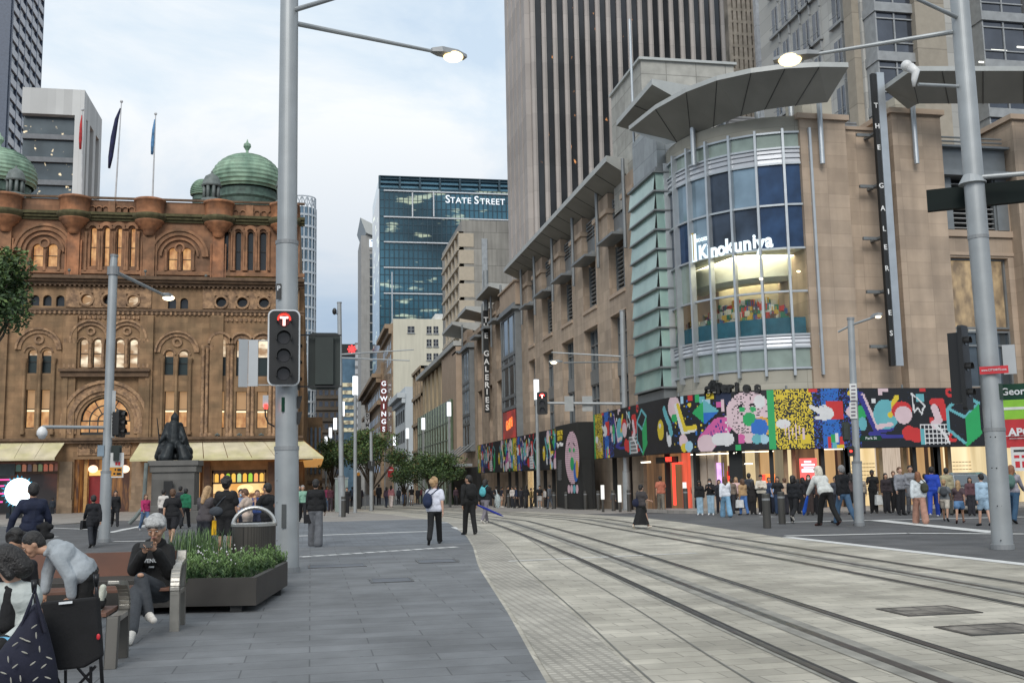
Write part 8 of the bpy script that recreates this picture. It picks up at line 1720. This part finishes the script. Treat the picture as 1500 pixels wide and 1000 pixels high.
person(339,772,717,180,'step','small dark figure seen between the shoppers before the lit shop',tc='1f2430',bc='191b20'); person(405,772,717,180,'step','small figure in brown just left of the tall silver pole',tc='6b4a3a',bc='2a2220')
person(111,754,726,0,'walk','small dark figure in the arcade entrance by the red door',tc='17181c',bc='15161a'); person(182,755,728,180,'stand','small figure right of the door sign in a dark red coat',tc='33181c',bc='1a1517'); person(189,755,728,150,'stand','small dark figure standing furthest right in the arcade entrance',tc='1c1c1e',bc='1b1a1c'); person(76,759,728,0,'stand','small person with a bright pink bag by the dark shopfront',tc='232a33',bc='1b1e24')
B=G(80,757); handbag(B+Vector((.25,-.3,1.1)),'bright pink backpack by the dark shopfront','c2185b',.18,.1,.26,strap=.05,name='pink_bag')
person(12,763,722,40,'stand','dim blue lit person sitting in front of the pink light bars',tc='1b2f3c',bc='18242c'); person(20,763,726,-30,'phone','dim figure in front of the round lit screen',tc='26343a',bc='2b3a40')
# navy jacket man nearer the camera
B0=G(44,856); r_,J,s,B=person(44,856,700,-12,'walk','man in a navy jacket walking away beside the round lit screen',tc='141c33',bc='12141c',top='long',loose=.012,hc='k',p=dict(armL=-6,abL=30,armR=4,abR=20))
t=thing('black_bag','black bag carried by the man in the navy jacket','bag',J['wrR']); c=J['pelvis']-J['_F']*.16*s+J['_R']*.16*s; blob('bag_body',[('c',c+Vector((-.09,0,.06))*s,c+Vector((.09,0,.06))*s,.05*s),('c',c+Vector((-.1,0,-.09))*s,c+Vector((.1,0,-.09))*s,.055*s),('c',c+Vector((0,0,.08))*s,c+Vector((0,0,-.09))*s,.07*s)],.016,cloth('0e0f13'),t,1)
# ---- middle of the street
r_,J,s,B=person(462,800,700,5,'step','person with a black top over grey trousers walking away right of the silver pole',tc='121214',bc='5d5f63',bot='wide',top='long',loose=.03,sc='4a2a22',hc='k',p=dict(armL=10,elL=40))
c=J['pelvis']-J['_R']*.2*s; handbag(c+Vector((0,0,.05)),'small black bag at the hip of the person in grey trousers','131316',.1,.05,.11,strap=.15,name='hip_bag')
person(443,764,708,175,'walk','man in an open black suit and pale green shirt coming towards the camera',tc='7fa793',bc='15161a',top='long',hc='g')
person(438,758,709,170,'step','dark figure half hidden by the silver pole',tc='1a1a1c',bc='17171a')
person(479,748,711,180,'step','woman in a pink top and blue jeans left of the tram wire pole',tc='c05a86',bc='6f8fb5',hair='long',hc='b'); person(484,749,711,0,'step','person in dark red clothes beside the woman in pink',tc='46202c',bc='2b2027'); person(472,747,712,0,'stand','dark figure left of the woman in pink',tc='1b1c22',bc='1b1c22')
person(508,752,713,180,'pockets','person in black sitting by the bollard at the tram wire pole',tc='17181c',bc='1a1b1e')
r_,J,s,B=person(637,797,696,6,'walk2','young man with curly bleached hair in a white t-shirt and black trousers',tc='c9cbd6',bc='101014',top='tee',hair='curly',hc='y',loose=.04,skin='l',p=dict(turn=35,armL=8,elL=55,kneeL=28,footL=-45))
backpack(J,s,'blue and black backpack slung on the left side of the man in the white t-shirt','1b2744',.13,.2,low=.08,side=-.16)
r_,J,s,B=person(688,783,694,-22,'step','man in black jacket and black trousers between the tram tracks and the crossing',tc='0f1012',bc='0f1012',top='long',loose=.05,p=dict(turn=-40,armR=-8),hc='k')
backpack(J,s,'large black backpack on the man in black','0d0e10',.17,.24)
t=thing('closed_umbrella','long blue closed umbrella held out by the man in black','umbrella',J['wrR']); d=(J['_R']*.85-Vector((0,0,.35))+J['_F']*.1).normalized(); a=J['wrR']; m=MB(); m.path([a-d*.08,a,a+d*.3,a+d*.85,a+d*.98],[.016,.02,.035,.03,.006],8); m.build('umbrella_canopy',cloth('23318f'),t); m=MB(); m.tube(a-d*.2,a-d*.07,.014); m.build('handle',cloth('14141a'),t)
r_,J,s,B=person(711,766,699,30,'walk','person with a turquoise backpack and checked trousers crossing the tracks',tc='131418',bc='6f6a70',hair='bob',hc='k',sc='cfc9c0',bot='jeans')
backpack(J,s,'turquoise backpack worn by the person in checked trousers','4fa0a8',.14,.19)
t=thing('clear_umbrella','furled clear plastic umbrella at the side of the person with the turquoise backpack','umbrella',J['wrR']); c=J['wrR']+Vector((.12,0,-.1)); blob('clear_canopy',[('e',c,.12,.12,.26)],.02,mat('clear_plastic',(.55,.62,.62),.15,trans=.6),t,1); m=MB(); m.tube(c+Vector((0,0,.2)),c+Vector((-.05,0,.42)),.012); m.build('handle',cloth('cfd5d5'),t)
r_,J,s,B=person(940,774,706,35,'walk2','woman in a floral black top and long black skirt walking over the tracks',tc='3b3738',bc='0e0e12',bot='long_skirt',hair='bun',hc='k',top='tee',sc='c9bfae',loose=.02,p=dict(elR=60,armR=20),skin='l')
c=J['pelvis']-J['_R']*.13*s-J['_F']*.12*s; t=thing('shoulder_bag','dark navy tote bag on the woman in the long black skirt','bag',c); blob('bag_body',[('e',c+Vector((0,0,.08)),.17*s,.11*s,.17*s)],.02,cloth('141a33'),t,1); m=MB(); m.path([c+Vector((0,0,.2)),J['shL']+Vector((0,0,.07)),c+Vector((.05,0.05,.2))],.012,6); m.build('strap',cloth('141a33'),t)
# far couples on the street
far_=[(555,739,708,0,'1a1b20','1a1b20','long','trousers','dark figure walking left of the distant couple'),(566,743,712,25,'4b3c4c','2b3446','long','trousers','woman in a purple cardigan, left one of the distant couple'),(573,743,710,20,'a56f74','cfc4c0','long','wide','woman in a pink top and white trousers, right one of the distant couple'),(592,739,711,180,'16171a','54709c','tee','jeans','distant person in black top and blue jeans'),(603,740,711,0,'1b1b1f','b9b4b0','tee','skirt','distant person with a white skirt'),(597,738,712,180,'c2c0bd','2b2b30','tee','trousers','distant person in a white top'),(612,738,713,180,'23232a','22222a','long','trousers','distant dark figure right of the white skirt'),(619,737,712,0,'5a2b30','22222a','long','trousers','distant figure in dark red'),(584,738,713,0,'2c313b','22242a','long','trousers','distant figure in grey behind the couple'),(547,738,713,180,'8a6b50','22242a','long','trousers','distant figure in tan left of the couple'),(528,742,712,180,'2b2530','25252b','long','trousers','distant figure beside the info column'),(516,742,712,0,'3b4658','2a2a30','long','trousers','distant figure in blue grey left of the info column'),(648,738,712,0,'17181c','17181c','long','trousers','distant dark figure under the right street tree'),(668,740,712,180,'43313a','232328','long','trousers','distant figure right of the thin light column'),(493,744,712,180,'33292b','22242a','long','trousers','distant figure in front of the cabinet')]
for fx,fy,hy,fc,tc_,bc_,tp_,bt_,lab in far_: person(fx,fy,hy,fc,'step',lab,group='distant pedestrians up the street',tc=tc_,bc=bc_,top=tp_,bot=bt_,hair='long' if 'woman' in lab else 'short')
# crowd along the far hoarding
cr=[(727,742,711,'16171b','8a8a8a','shorts','dark topped student in pale shorts, leftmost of the waiting crowd'),(735,743,712,'191c28','a08a7a','shorts','student in navy with bare legs second in the waiting crowd'),(744,742,711,'1a1a1e','17171a','trousers','person all in black between the students'),(751,743,712,'b9b2ac','22242a','trousers','person in a pale top in the waiting crowd'),(757,744,711,'1e2a44','1d1d22','trousers','student in navy with a white collar in the waiting crowd'),(764,743,713,'23232a','1d1d22','trousers','dark figure just left of the bollard in the crowd'),(771,744,710,'141418','141418','wide','woman with long black hair in the crowd by the light column',),(778,744,714,'6b5a34','2b2a26','trousers','person in an olive jacket beside the light column'),(791,744,710,'141416','9d9a96','shorts','man in black t-shirt and pale shorts right of the light column'),(799,743,714,'c4beb8','26262a','trousers','person in white partly behind the grey suited man'),(806,745,709,'5c6168','4c5158','trousers','man in a grey suit beside the poster box'),(719,741,713,'2a2c33','22242a','trousers','dark figure behind the turquoise backpack'),(783,742,713,'17171a','17171a','trousers','dark figure right behind the light column')]
for k,(fx,fy,hy,tc_,bc_,bt_,lab) in enumerate(cr): person(fx,fy,hy,(k*67)%360,'stand' if k%2 else 'step',lab,group='people waiting under the far hoarding',tc=tc_,bc=bc_,bot=bt_,top='tee' if bt_=='shorts' else 'long',hair='long' if 'woman' in lab else 'short',sc='d0ccc4' if bt_=='shorts' else '1a1a1a')
person(899,748,717,180,'stand','small grey clad person by the shop doorway beside the traffic signal pole',tc='4b4b50',bc='3a3a3e')
# ---- right corner crowd
gR='people on the east corner'
P_=lambda *a,**k:person(*a,group=gR,**k)
P_(969,751,696,-5,'step','man in a salmon t-shirt and grey trousers walking into the arcade',tc='a8624c',bc='6b6459',top='tee',loose=.03,hc='k')
P_(993,743,699,180,'stand','woman in an open white shirt and black skirt by the beige columns',tc='c2b2a4',bc='16161a',bot='skirt',hair='bun',hc='k',skin='l')
P_(1026,754,703,185,'stand','woman in a black hooded jumper and pale jeans',tc='121316',bc='93aebf',hood=1,loose=.03,hair='bob',mask='222226',sc='c9c9c9')
P_(1019,748,699,150,'stand','man in black behind the woman in the black hooded jumper',tc='19191e',bc='1b1b20',hc='b')
P_(1042,754,700,190,'phone','woman with a white face mask, black top and pale jeans',tc='141417',bc='8fa8b8',hair='long',mask='d4d6d8',skin='l',sc='c9c9c9')
P_(1064,757,695,-10,'walk','woman with long brown hair in a white jumper and flared blue jeans',tc='cdd0d6',bc='7198b3',bot='wide',hair='long',hc='b',loose=.03,sc='b8bcc0')
P_(1080,751,698,175,'stand','woman in a pink and white top with fair hair',tc='c9a9a6',bc='1f1f24',hair='long',hc='y')
r_,J,s,B=P_(1090,754,700,-30,'step','woman in a tan cardigan and blue jeans carrying a white bag',tc='a38560',bc='44689c',loose=.02,hc='b',hair='bob')
handbag(J['wrL'],'white carrier bag in the hand of the woman in the tan cardigan','c9cac8',.16,.06,.15,strap=.12)
r_,J,s,B=P_(1099,751,692,20,'stand','tall man in a grey jacket with a backpack behind the tan cardigan',tc='4a5058',bc='1a1a1e',hc='k'); backpack(J,s,'dark grey backpack on the tall man in the grey jacket','2a2e36')
P_(1104,753,703,15,'stand','woman in a dark coat with a brown bag in the middle of the crowd',tc='23201f',bc='1b191a',top='coat',hair='long',hc='k')
P_(1117,753,694,185,'fold','man in a cream jumper with folded arms and a cap',tc='c3bcae',bc='131316',cap='17181b',loose=.02,sc='bababa')
P_(1141,754,697,178,'pockets','woman with long dark hair in a black printed t-shirt',tc='17191c',bc='24364f',hair='long',top='tee',skin='m')
P_(1135,752,706,150,'phone','child in a light blue top beside the woman in the printed t-shirt',tc='8ba6cc',bc='1b2130')
P_(1164,766,695,20,'lift','person in a black jumper walking away with one heel up',tc='10151a',bc='16171b',hair='bob',loose=.04,sc='c9c4bb',p=dict(legR=-18,kneeR=42))
P_(1187,754,694,180,'stand','woman in black with a pink top tied at her waist',tc='17171b',bc='3a2f2c',hair='long',mask='bfc4c6')
P_(1178,750,698,0,'stand','dark haired person in front of the red screen',tc='1c1c22',bc='1a1a1e',hair='bob'); P_(1200,752,697,180,'stand','figure in a dark red coat right of the red screen',tc='2a1a1e',bc='1c1a1c',hair='long')
r_,J,s,B=P_(1213,770,684,-35,'bent','white haired woman in a white jacket and black trousers leaning forward',tc='c9cbc6',bc='0f0f12',bot='trousers',hair='bob',hc='w',loose=.045,skin='l',sc='3a1d18')
t=thing('closed_umbrella','bright blue closed umbrella hanging from the hand of the white haired woman','umbrella',J['wrL']); a=J['wrL']+Vector((0,0,-.03)); d=(-J['_R']*.0+J['_F']*.42-Vector((0,0,.9))).normalized(); m=MB(); m.path([a,a+d*.15,a+d*.55,a+d*.66],[.02,.045,.06,.02],8); m.build('umbrella_canopy',cloth('1b52b5'),t); m=MB(); m.tube(a-d*.14,a,.015); m.build('handle',cloth('15151a'),t)
P_(1238,768,677,-35,'walk','grey haired man in a black jacket and blue jeans striding left',tc='15161a',bc='4f6e8c',hc='g',loose=.035,skin='l')
P_(1249,753,691,-20,'stand','woman with very long black hair left of the slim grey pole',tc='4a3a38',bc='131316',hair='long',bot='skirt')
r_,J,s,B=P_(1281,751,687,185,'phone','dark skinned man in black clothes holding a white carrier bag',tc='121214',bc='121214',skin='d',top='tee',p=dict(armL=2,elL=8,twL=0))
handbag(J['wrL'],'white plastic carrier bag hanging beside the man in black by the lit shelves','c6c8c6',.16,.08,.19,strap=.15)
P_(1321,754,683,150,'stand','man in a grey shirt with a black bag by the pale curtain',tc='7f8187',bc='16171b',hc='b',skin='l',p=dict(elL=60,armL=15)); P_(1312,750,689,180,'stand','dark figure behind the man in the grey shirt',tc='17171a',bc='17171a',hc='b'); P_(1337,753,680,170,'step','woman with dark hair in a long grey coat',tc='7d7f84',bc='5c5e63',top='coat',hc='k')
r_,J,s,B=P_(1349,767,687,-4,'walk','woman in a white jumper and wide pink trousers walking away',tc='c8ced0',bc='a8806f',bot='wide',hair='long',hc='r',loose=.04,p=dict(spread=.12)); t=backpack(J,s,'olive green backpack hanging on the right of the woman in pink trousers','3a3c30',.13,.17,side=.17,low=.05)
P_(1369,757,679,5,'walk2','man in a bright blue tracksuit walking away',tc='1c3d9e',bc='1d3f9c',hc='k',loose=.03,sc='c9ccd6')
P_(1390,754,684,10,'stand','man in a beige jacket beside the one in the blue tracksuit',tc='9b9478',bc='4a4a44',hc='k')
r_,J,s,B=P_(1386,763,700,5,'walk','blond child in a grey t-shirt and pale shorts walking away',child=True,tc='6b6f72',bc='b5aea2',bot='shorts',top='tee',hc='y',sc='26262a'); backpack(J,s,'grey backpack on the blond child','3f4347',.16,.2)
P_(1407,766,701,5,'walk2','girl with long fair hair in a denim skirt',child=True,tc='4a3b40',bc='5b7ea3',bot='skirt',top='tee',hair='long',hc='y',sc='3b1f20',len=.5)
P_(1443,770,693,-30,'step','boy in a light blue checked shirt and shorts left of the big silver pole',child=True,tc='9cb4c6',bc='8ba3b5',bot='shorts',hc='k',loose=.03,sc='15161a',skin='l')
r_,J,s,B=P_(1487,766,677,15,'walk','woman with brown hair in jeans at the right edge',tc='8d8a92',bc='2c4a63',hair='long',hc='r'); backpack(J,s,'grey green backpack on the woman at the right edge','4d6a63')
P_(1476,756,690,180,'stand','dark figure between the big silver pole and the woman in jeans',tc='22242a',bc='1f2126')
for a_ in ((1055,752,701,'202127','2b2b33','person in dark clothes between the masked woman and the woman in the white jumper',175,'long'),(1073,752,699,'6e6257','26262b','man in a brown jumper behind the fair haired woman',10,'short'),(1128,752,698,'2b3a57','1d1e24','person in a navy top just right of the cream jumper',160,'short'),(1152,753,699,'b3a08c','2f2f36','person in a beige top holding something behind the near bollard pair',-40,'short'),(1171,752,700,'1a1b20','1b1b20','woman in black half in front of the red screen',20,'long'),(1194,753,699,'5a4038','1e1e22','woman in a brown top right in front of the red screen edge',175,'long'),(1226,754,697,'3a3d45','23242a','figure seen between the white haired woman and the striding man',180,'short'),(1263,752,694,'8c8378','3a3a40','person in a stone coloured coat behind the slim grey pole',0,'short'),(1300,751,692,'2a2226','1f1f24','woman in dark plum near the lit shelves',165,'long'),(1358,753,693,'ad9a86','55545a','fair person seen between the pink trousers and the blue tracksuit',10,'short'),(1424,755,698,'5b3f45','2a2a30','woman in maroon behind the girl in the denim skirt',175,'long'),(1381,752,694,'7c8b96','2a2c33','person in pale blue grey behind the beige jacket',185,'short')):
    P_(a_[0],a_[1],a_[2],a_[6],'step' if a_[0]%2 else 'stand',a_[5],tc=a_[3],bc=a_[4],hair=a_[7],hc='k' if a_[0]%3 else 'b')
# ---- bronze statue figure
X,z=PY(254,672,51.9); root=st; bp=lambda px,py,Y=52.: Vector((PY(px,py,Y)[0],Y,PY(px,py,Y)[1]))
blob('bronze_figure',[('c',bp(256,612,52.2),bp(256,618,52.2),.2,.17),('c',bp(256,606,52.2),bp(256,604,52.2),.1,.05),('c',bp(255,624,52.2),bp(255,650,52.2),.30,.42),('c',bp(247,628,52.2),bp(241,640,52.),.14,.12),('c',bp(241,640,52.),bp(234,647,51.5),.12,.09),('c',bp(264,628,52.2),bp(269,640,52.),.15,.12),('c',bp(269,640,52.),bp(268,648,51.5),.11,.09),('c',bp(250,652,52.2),bp(248,656,51.5),.27,.24),('c',bp(263,652,52.2),bp(266,656,51.5),.27,.25),('c',bp(248,656,51.5),bp(243,671,51.4),.24,.34),('c',bp(266,656,51.5),bp(271,671,51.4),.24,.34),('c',bp(236,669,51.6),bp(278,669,51.6),.16,.16),('c',bp(240,662,52.3),bp(272,662,52.3),.35,.35),('c',bp(246,622,52.4),bp(234,668,52.5),.14,.26),('c',bp(264,622,52.4),bp(276,668,52.5),.14,.22)],.045,bronze,root,2)
blob('bronze_orb',[('e',bp(268,647,51.4),.11,.11,.11)],.03,bronze,root,0); m=MB(); m.tube(bp(234,650,51.4),bp(230,612,51.3),.035,.02); m.build('bronze_sceptre',bronze,root)
# ================================================================ the people close to the camera
def PJ(px,py,Y): X,z=PY(px,py,Y); return Vector((X,Y,z))
# seated man with the phone
B=G(190,944); yb=YB
J=dict(pelvis=PJ(229,868,yb+.27),chest=PJ(227,815,yb+.33),neck=PJ(227,796,yb+.28),head=PJ(229,774,yb+.20),hipL=PJ(220,866,yb+.24),hipR=PJ(239,867,yb+.24),
 shL=PJ(204,804,yb+.27),shR=PJ(246,806,yb+.31),elL=PJ(196,834,yb+.12),elR=PJ(248,838,yb+.16),wrL=PJ(209,810,yb-.08),wrR=PJ(229,806,yb-.06),
 kneeL=PJ(200,866,yb-.22),ankL=PJ(193,925,B.y+.07),toeL=PJ(189,940,B.y-.09),kneeR=PJ(207,848,yb-.20),ankR=PJ(217,898,yb-.32),toeR=PJ(225,908,yb-.47))
J['back']=(0,1,.3); J['face']=Vector((-.18,-.93,-.32)); J['hup']=(-.08,-.3,.95); J['hdL']=PJ(216,801,yb-.13)-PJ(209,810,yb-.08); J['hdR']=PJ(219,799,yb-.12)-PJ(229,806,yb-.06); J['hsL']=(0,-.2,1); J['hsR']=(0,-.2,1)
r_=thing('person','young man with silver hair in a black hooded jumper sitting cross legged using a phone','person',(J['pelvis'].x,yb+.2,0))
S_=1.04
figure(r_,J,S_,dict(skin='m',det=1,top='long',tc='0d0d0f',hood=1,loose=.035,bot='jeans',bc='36393d',sc='cbc6bd',hair='mop',hc='s',curl=.9,hk=1.13),.011)
for p,n_ in ((PJ(206,842,yb-.27),0),(PJ(197,868,yb-.30),1)):
    m=MB(); m.ball(p,.036,.02,.024); m.build('ripped_knee',SK['m'],r_,smooth=True)
ph=thing('phone','black phone held by the silver haired man','phone',PJ(214,799,yb-.15)); c=PJ(214.5,797.5,yb-.16); m=MB(o=c,u=(1,.08,0),n=(0,-1,.0)); m.raw([c+Vector(v) for v in ((-.068,-.03,-.03),(.068,-.03,-.03),(.068,.01,.038),(-.068,.01,.038),(-.068,-.022,-.036),(.068,-.022,-.036),(.068,.018,.032),(-.068,.018,.032))],[(0,1,2,3),(7,6,5,4),(0,4,5,1),(1,5,6,2),(2,6,7,3),(3,7,4,0)]); m.build('phone_body',black,ph,bev=.004)
for s_,px,py,h_ in (('GIVENCHY',222,821,.042),('PARIS',222,830,.016)):
    o=text(s_,h_,sigw,name='printed_lettering',bold=.0015,ext=.012); p=PJ(px,py,yb+.145); put(o,r_,p+Vector((0,-.005,0)),rz=.05)
# boy in the grey hooded jumper leaning over the near bench
y1=BY0+.40
J=dict(pelvis=PJ(127,838,y1),chest=PJ(93,812,y1-.02),neck=PJ(71,806,y1-.02),head=PJ(48,798,y1-.02),hipL=PJ(129,836,y1+.10),hipR=PJ(127,842,y1-.10),
 shL=PJ(81,806,y1+.13),shR=PJ(84,815,y1-.16),elL=PJ(70,838,y1+.16),elR=PJ(103,846,y1-.20),wrL=PJ(66,866,y1+.12),wrR=PJ(105,873,y1-.16),
 kneeL=PJ(122,884,y1+.12),ankL=PJ(147,880,y1+.13),toeL=PJ(152,868,y1+.13),kneeR=PJ(121,888,y1-.09),ankR=PJ(145,884,y1-.10),toeR=PJ(151,860,y1-.12))
J['back']=(.75,.2,.75); J['face']=Vector((-.80,-.30,-.52)); J['hup']=(-.52,-.1,.85); J['hdR']=Vector((-.3,-.3,-.9)); J['hsR']=(-1,0,0); J['hdL']=Vector((-.2,0,-1)); J['hsL']=(-1,0,0)
r_=thing('person','boy in a light grey hooded jumper leaning forward over the near bench','person',(J['pelvis'].x,y1,0))
figure(r_,J,.86,dict(skin='m',det=1,top='long',tc='93999d',hood=1,loose=.03,bot='trousers',bc='0d0d10',sc='b9bcaf',hair='short',hc='k',hk=1.12),.010)
# second child seen only by the hair behind
J2=dict(J); d2=PJ(24,797,y1+.35)-J['head']
J2={k:(v+d2 if isinstance(v,Vector) and k not in('face','hdL','hdR') else v) for k,v in J.items()}; low=Vector((0,0,-.32))
for k in ('pelvis','hipL','hipR','kneeL','kneeR','ankL','ankR','toeL','toeR'): J2[k]=Vector((J2['head'].x-.1+(J[k].x-J['pelvis'].x)*.3,J2['head'].y+.05,max(.1,J2['head'].z-.55-(.4 if k[0] in 'at' else (.25 if k[0]=='k' else 0)))))+Vector((.09 if k.endswith('R') else (-.09 if k.endswith('L') else 0),0,0))
for k,(a,b_) in dict(chest=(0,-.28),neck=(0,-.16),shL=(-.13,-.2),shR=(.13,-.2),elL=(-.16,-.4),elR=(.16,-.4),wrL=(-.1,-.5),wrR=(.1,-.5)).items(): J2[k]=J2['head']+Vector((a,.04,b_))
J2['face']=Vector((-.2,-.9,-.5)); J2['hup']=(0,-.4,.9); J2['hsR']=(-1,0,0); J2['hsL']=(1,0,0); J2['hdL']=None; J2['hdR']=None
r_=thing('person','black haired child bowed behind the boy in the grey jumper at the left edge','person',(J2['head'].x,J2['head'].y,0))
figure(r_,J2,.84,dict(skin='m',top='long',tc='15151a',bot='trousers',bc='101014',hair='curly',hc='k'),.015)
# woman / girl with black bob and a pale jacket at the left edge
y2=7.75; 
J=dict(pelvis=PJ(8,935,y2),chest=PJ(22,876,y2-.03),neck=PJ(20,856,y2-.04),head=PJ(8,826,y2-.06),hipL=PJ(-8,938,y2+.02),hipR=PJ(24,938,y2),
 shL=PJ(-6,866,y2+.08),shR=PJ(45,866,y2-.02),elL=PJ(-12,905,y2),elR=PJ(46,912,y2-.10),wrL=PJ(-10,935,y2-.2),wrR=PJ(8,940,y2-.28),
 kneeL=PJ(-30,945,y2-.35),ankL=PJ(-32,1010,y2-.30),toeL=PJ(-36,1020,y2-.45),kneeR=PJ(0,950,y2-.38),ankR=PJ(2,1018,y2-.32),toeR=PJ(-2,1026,y2-.46))
J['back']=(.5,.3,.7); J['face']=Vector((-.75,.1,-.62)); J['hup']=(-.4,.0,.9); J['hdR']=Vector((-.8,-.1,-.45)); J['hsR']=(0,0,1); J['hdL']=Vector((.3,-.5,-.4)); J['hsL']=(0,0,1)
r_=thing('person','girl with a black bob and a pale mint jacket bending at the lower left edge','person',(J['pelvis'].x,y2,0))
figure(r_,J,.92,dict(skin='l',det=0,top='long',tc='b4bab6',loose=.004,bot='trousers',bc='0e0e12',sc='202024',hair='bob',hc='k'),.010)
blob('black_vest_front',[('c',PJ(15,870,y2-.10),PJ(10,915,y2-.11),.045,.06),('c',PJ(12,862,y2-.08),PJ(20,880,y2-.11),.03,.04)],.010,cloth('101114'),r_,1)
t=thing('plastic_bag','pale blue plastic bag in the hand of the girl in the mint jacket','bag',PJ(6,942,y2-.33)); blob('bag_body',[('e',PJ(4,940,y2-.36),.06,.045,.035),('c',PJ(10,938,y2-.36),PJ(19,934,y2-.38),.022,.012),('e',PJ(-5,946,y2-.34),.06,.04,.05)],.009,cloth('6fb3d6',.4),t,1)
# navy bag with a pale feather print
y3=7.1; bagc=mat('navy_print_fabric',(.009,.010,.024),.85,var=.2,sc=9,bump=.2); t=thing('tote_bag','large navy tote bag with a pale feather print hanging from the pushchair','bag',PJ(40,950,y3))
pts=[(50,872),(62,905),(72,940),(80,975),(86,1010),(60,1035),(10,1035),(-30,1010),(-14,960),(14,930),(32,900)]
m=MB(); fr_=[PJ(a,b_,y3) for a,b_ in pts]; bk=[p+Vector((.0,.16,0)) for p in fr_]; cc=PJ(36,968,y3-.13); cb=PJ(36,968,y3+.22); n=len(pts)
m.raw(fr_+bk+[cc,cb],[(i,(i+1)%n,2*n) for i in range(n)]+[(n+(i+1)%n,n+i,2*n+1) for i in range(n)]+[(i,n+i,n+(i+1)%n,(i+1)%n) for i in range(n)])
o=m.build('bag_body',bagc,t,smooth=True); sd_=o.modifiers.new('s','SUBSURF'); sd_.levels=2; sd_.render_levels=2
ft=mat('feather_print',(.30,.29,.25),.8,var=.2,sc=20); fm=MB()
for k,(a,b_) in enumerate(((50,917),(33,935),(53,930),(22,943),(36,955),(58,950),(48,971),(72,963),(12,965),(22,975),(5,985),(30,993),(52,994),(70,992),(16,996),(64,975),(40,938))):
    an=(k*2.1)%PI+.6; 
    # lie on the bulging front: ray hits an ellipsoid-like bulge, approximate by a depth that is nearer in the middle
    dep=y3-.105+.0009*((a-40)**2+(b_-968)**2)**.5*1.1; c=PJ(a,b_,dep-.015); u_=Vector((math.cos(an),0,math.sin(an))); v_=Vector((-u_.z,0,u_.x)); L_=.020
    fm.ball(c,.021,.003,.0048,8,5,rot=Matrix((u_,Vector((0,1,0)),v_)).transposed())
fm.build('feather_print',ft,o)
m=MB(); m.path([PJ(32,915,y3),PJ(44,885,y3-.02),PJ(51,862,y3+.02),PJ(56,885,y3),PJ(66,925,y3)],.012,6); m.build('strap',bagc,t)
# black folding pushchair seen from behind
y4=7.35; t=thing('pushchair','black folding pushchair seen from behind with two push handles','pushchair',PJ(100,1000,y4)); t.location.z=0
blk=mat('black_canvas',(.007,.007,.008),.9,var=.2,sc=10,bump=.2); fr=mat('black_frame_tube',(.02,.02,.022),.35,.4)
q4=[PJ(58,882,y4),PJ(141,874,y4),PJ(147,962,y4),PJ(120,978,y4),PJ(82,982,y4)]; m=MB(); n=len(q4); bk=[p+Vector((.02,.05,0)) for p in q4]; m.raw(q4+bk,[tuple(range(n)),tuple(range(2*n-1,n-1,-1))]+[(i,n+i,n+(i+1)%n,(i+1)%n) for i in range(n)]); o=m.build('canvas_back',blk,t,bev=.015)
m=MB(); m.raw([PJ(86,881.5,y4-.02),PJ(106,879.5,y4-.02),PJ(106,883,y4-.022),PJ(86,885,y4-.022)],[(0,1,2,3)]); m.build('white_label',sigw,o)
for pts_ in ([(50,858),(52,880),(62,940),(88,1005)],[(141,846),(142,870),(146,940),(150,1005)]): m=MB(); m.path([PJ(a,b_,y4+.03) for a,b_ in pts_],.012,8); m.build('frame_tube',fr,t,smooth=True)
for a,b_,c,d in ((50,849,50,866),(141,841,141,856)): m=MB(); m.path([PJ(a,b_,y4+.0),PJ(a,(b_+d)/2,y4-.01),PJ(c,d,y4+.02)],[.02,.018,.015],10); m.build('push_handle',fr,t,smooth=True)
for p_,q_ in (((112,975),(140,1008)),((140,975),(106,1012)),((96,980),(96,1012)),((133,975),(133,1012))): m=MB(); m.tube(PJ(*p_,y4+.05),PJ(*q_,y4+.1),.010,n=8); m.build('cross_tube',fr,t)
m=MB(); m.ball(PJ(144,932,y4-.02),.012,.008,.02); m.build('red_reflector',redsg,t)
for px in (92,150):
    c=PJ(px,1022,y4+.1); c.z=.09; m=MB(); m.tube(c-Vector((.018,0,0)),c+Vector((.018,0,0)),.09,n=20); m.build('wheel',mat('tyre',(.015,.015,.015),.8),t)

bpy.data.scenes.remove(TS)
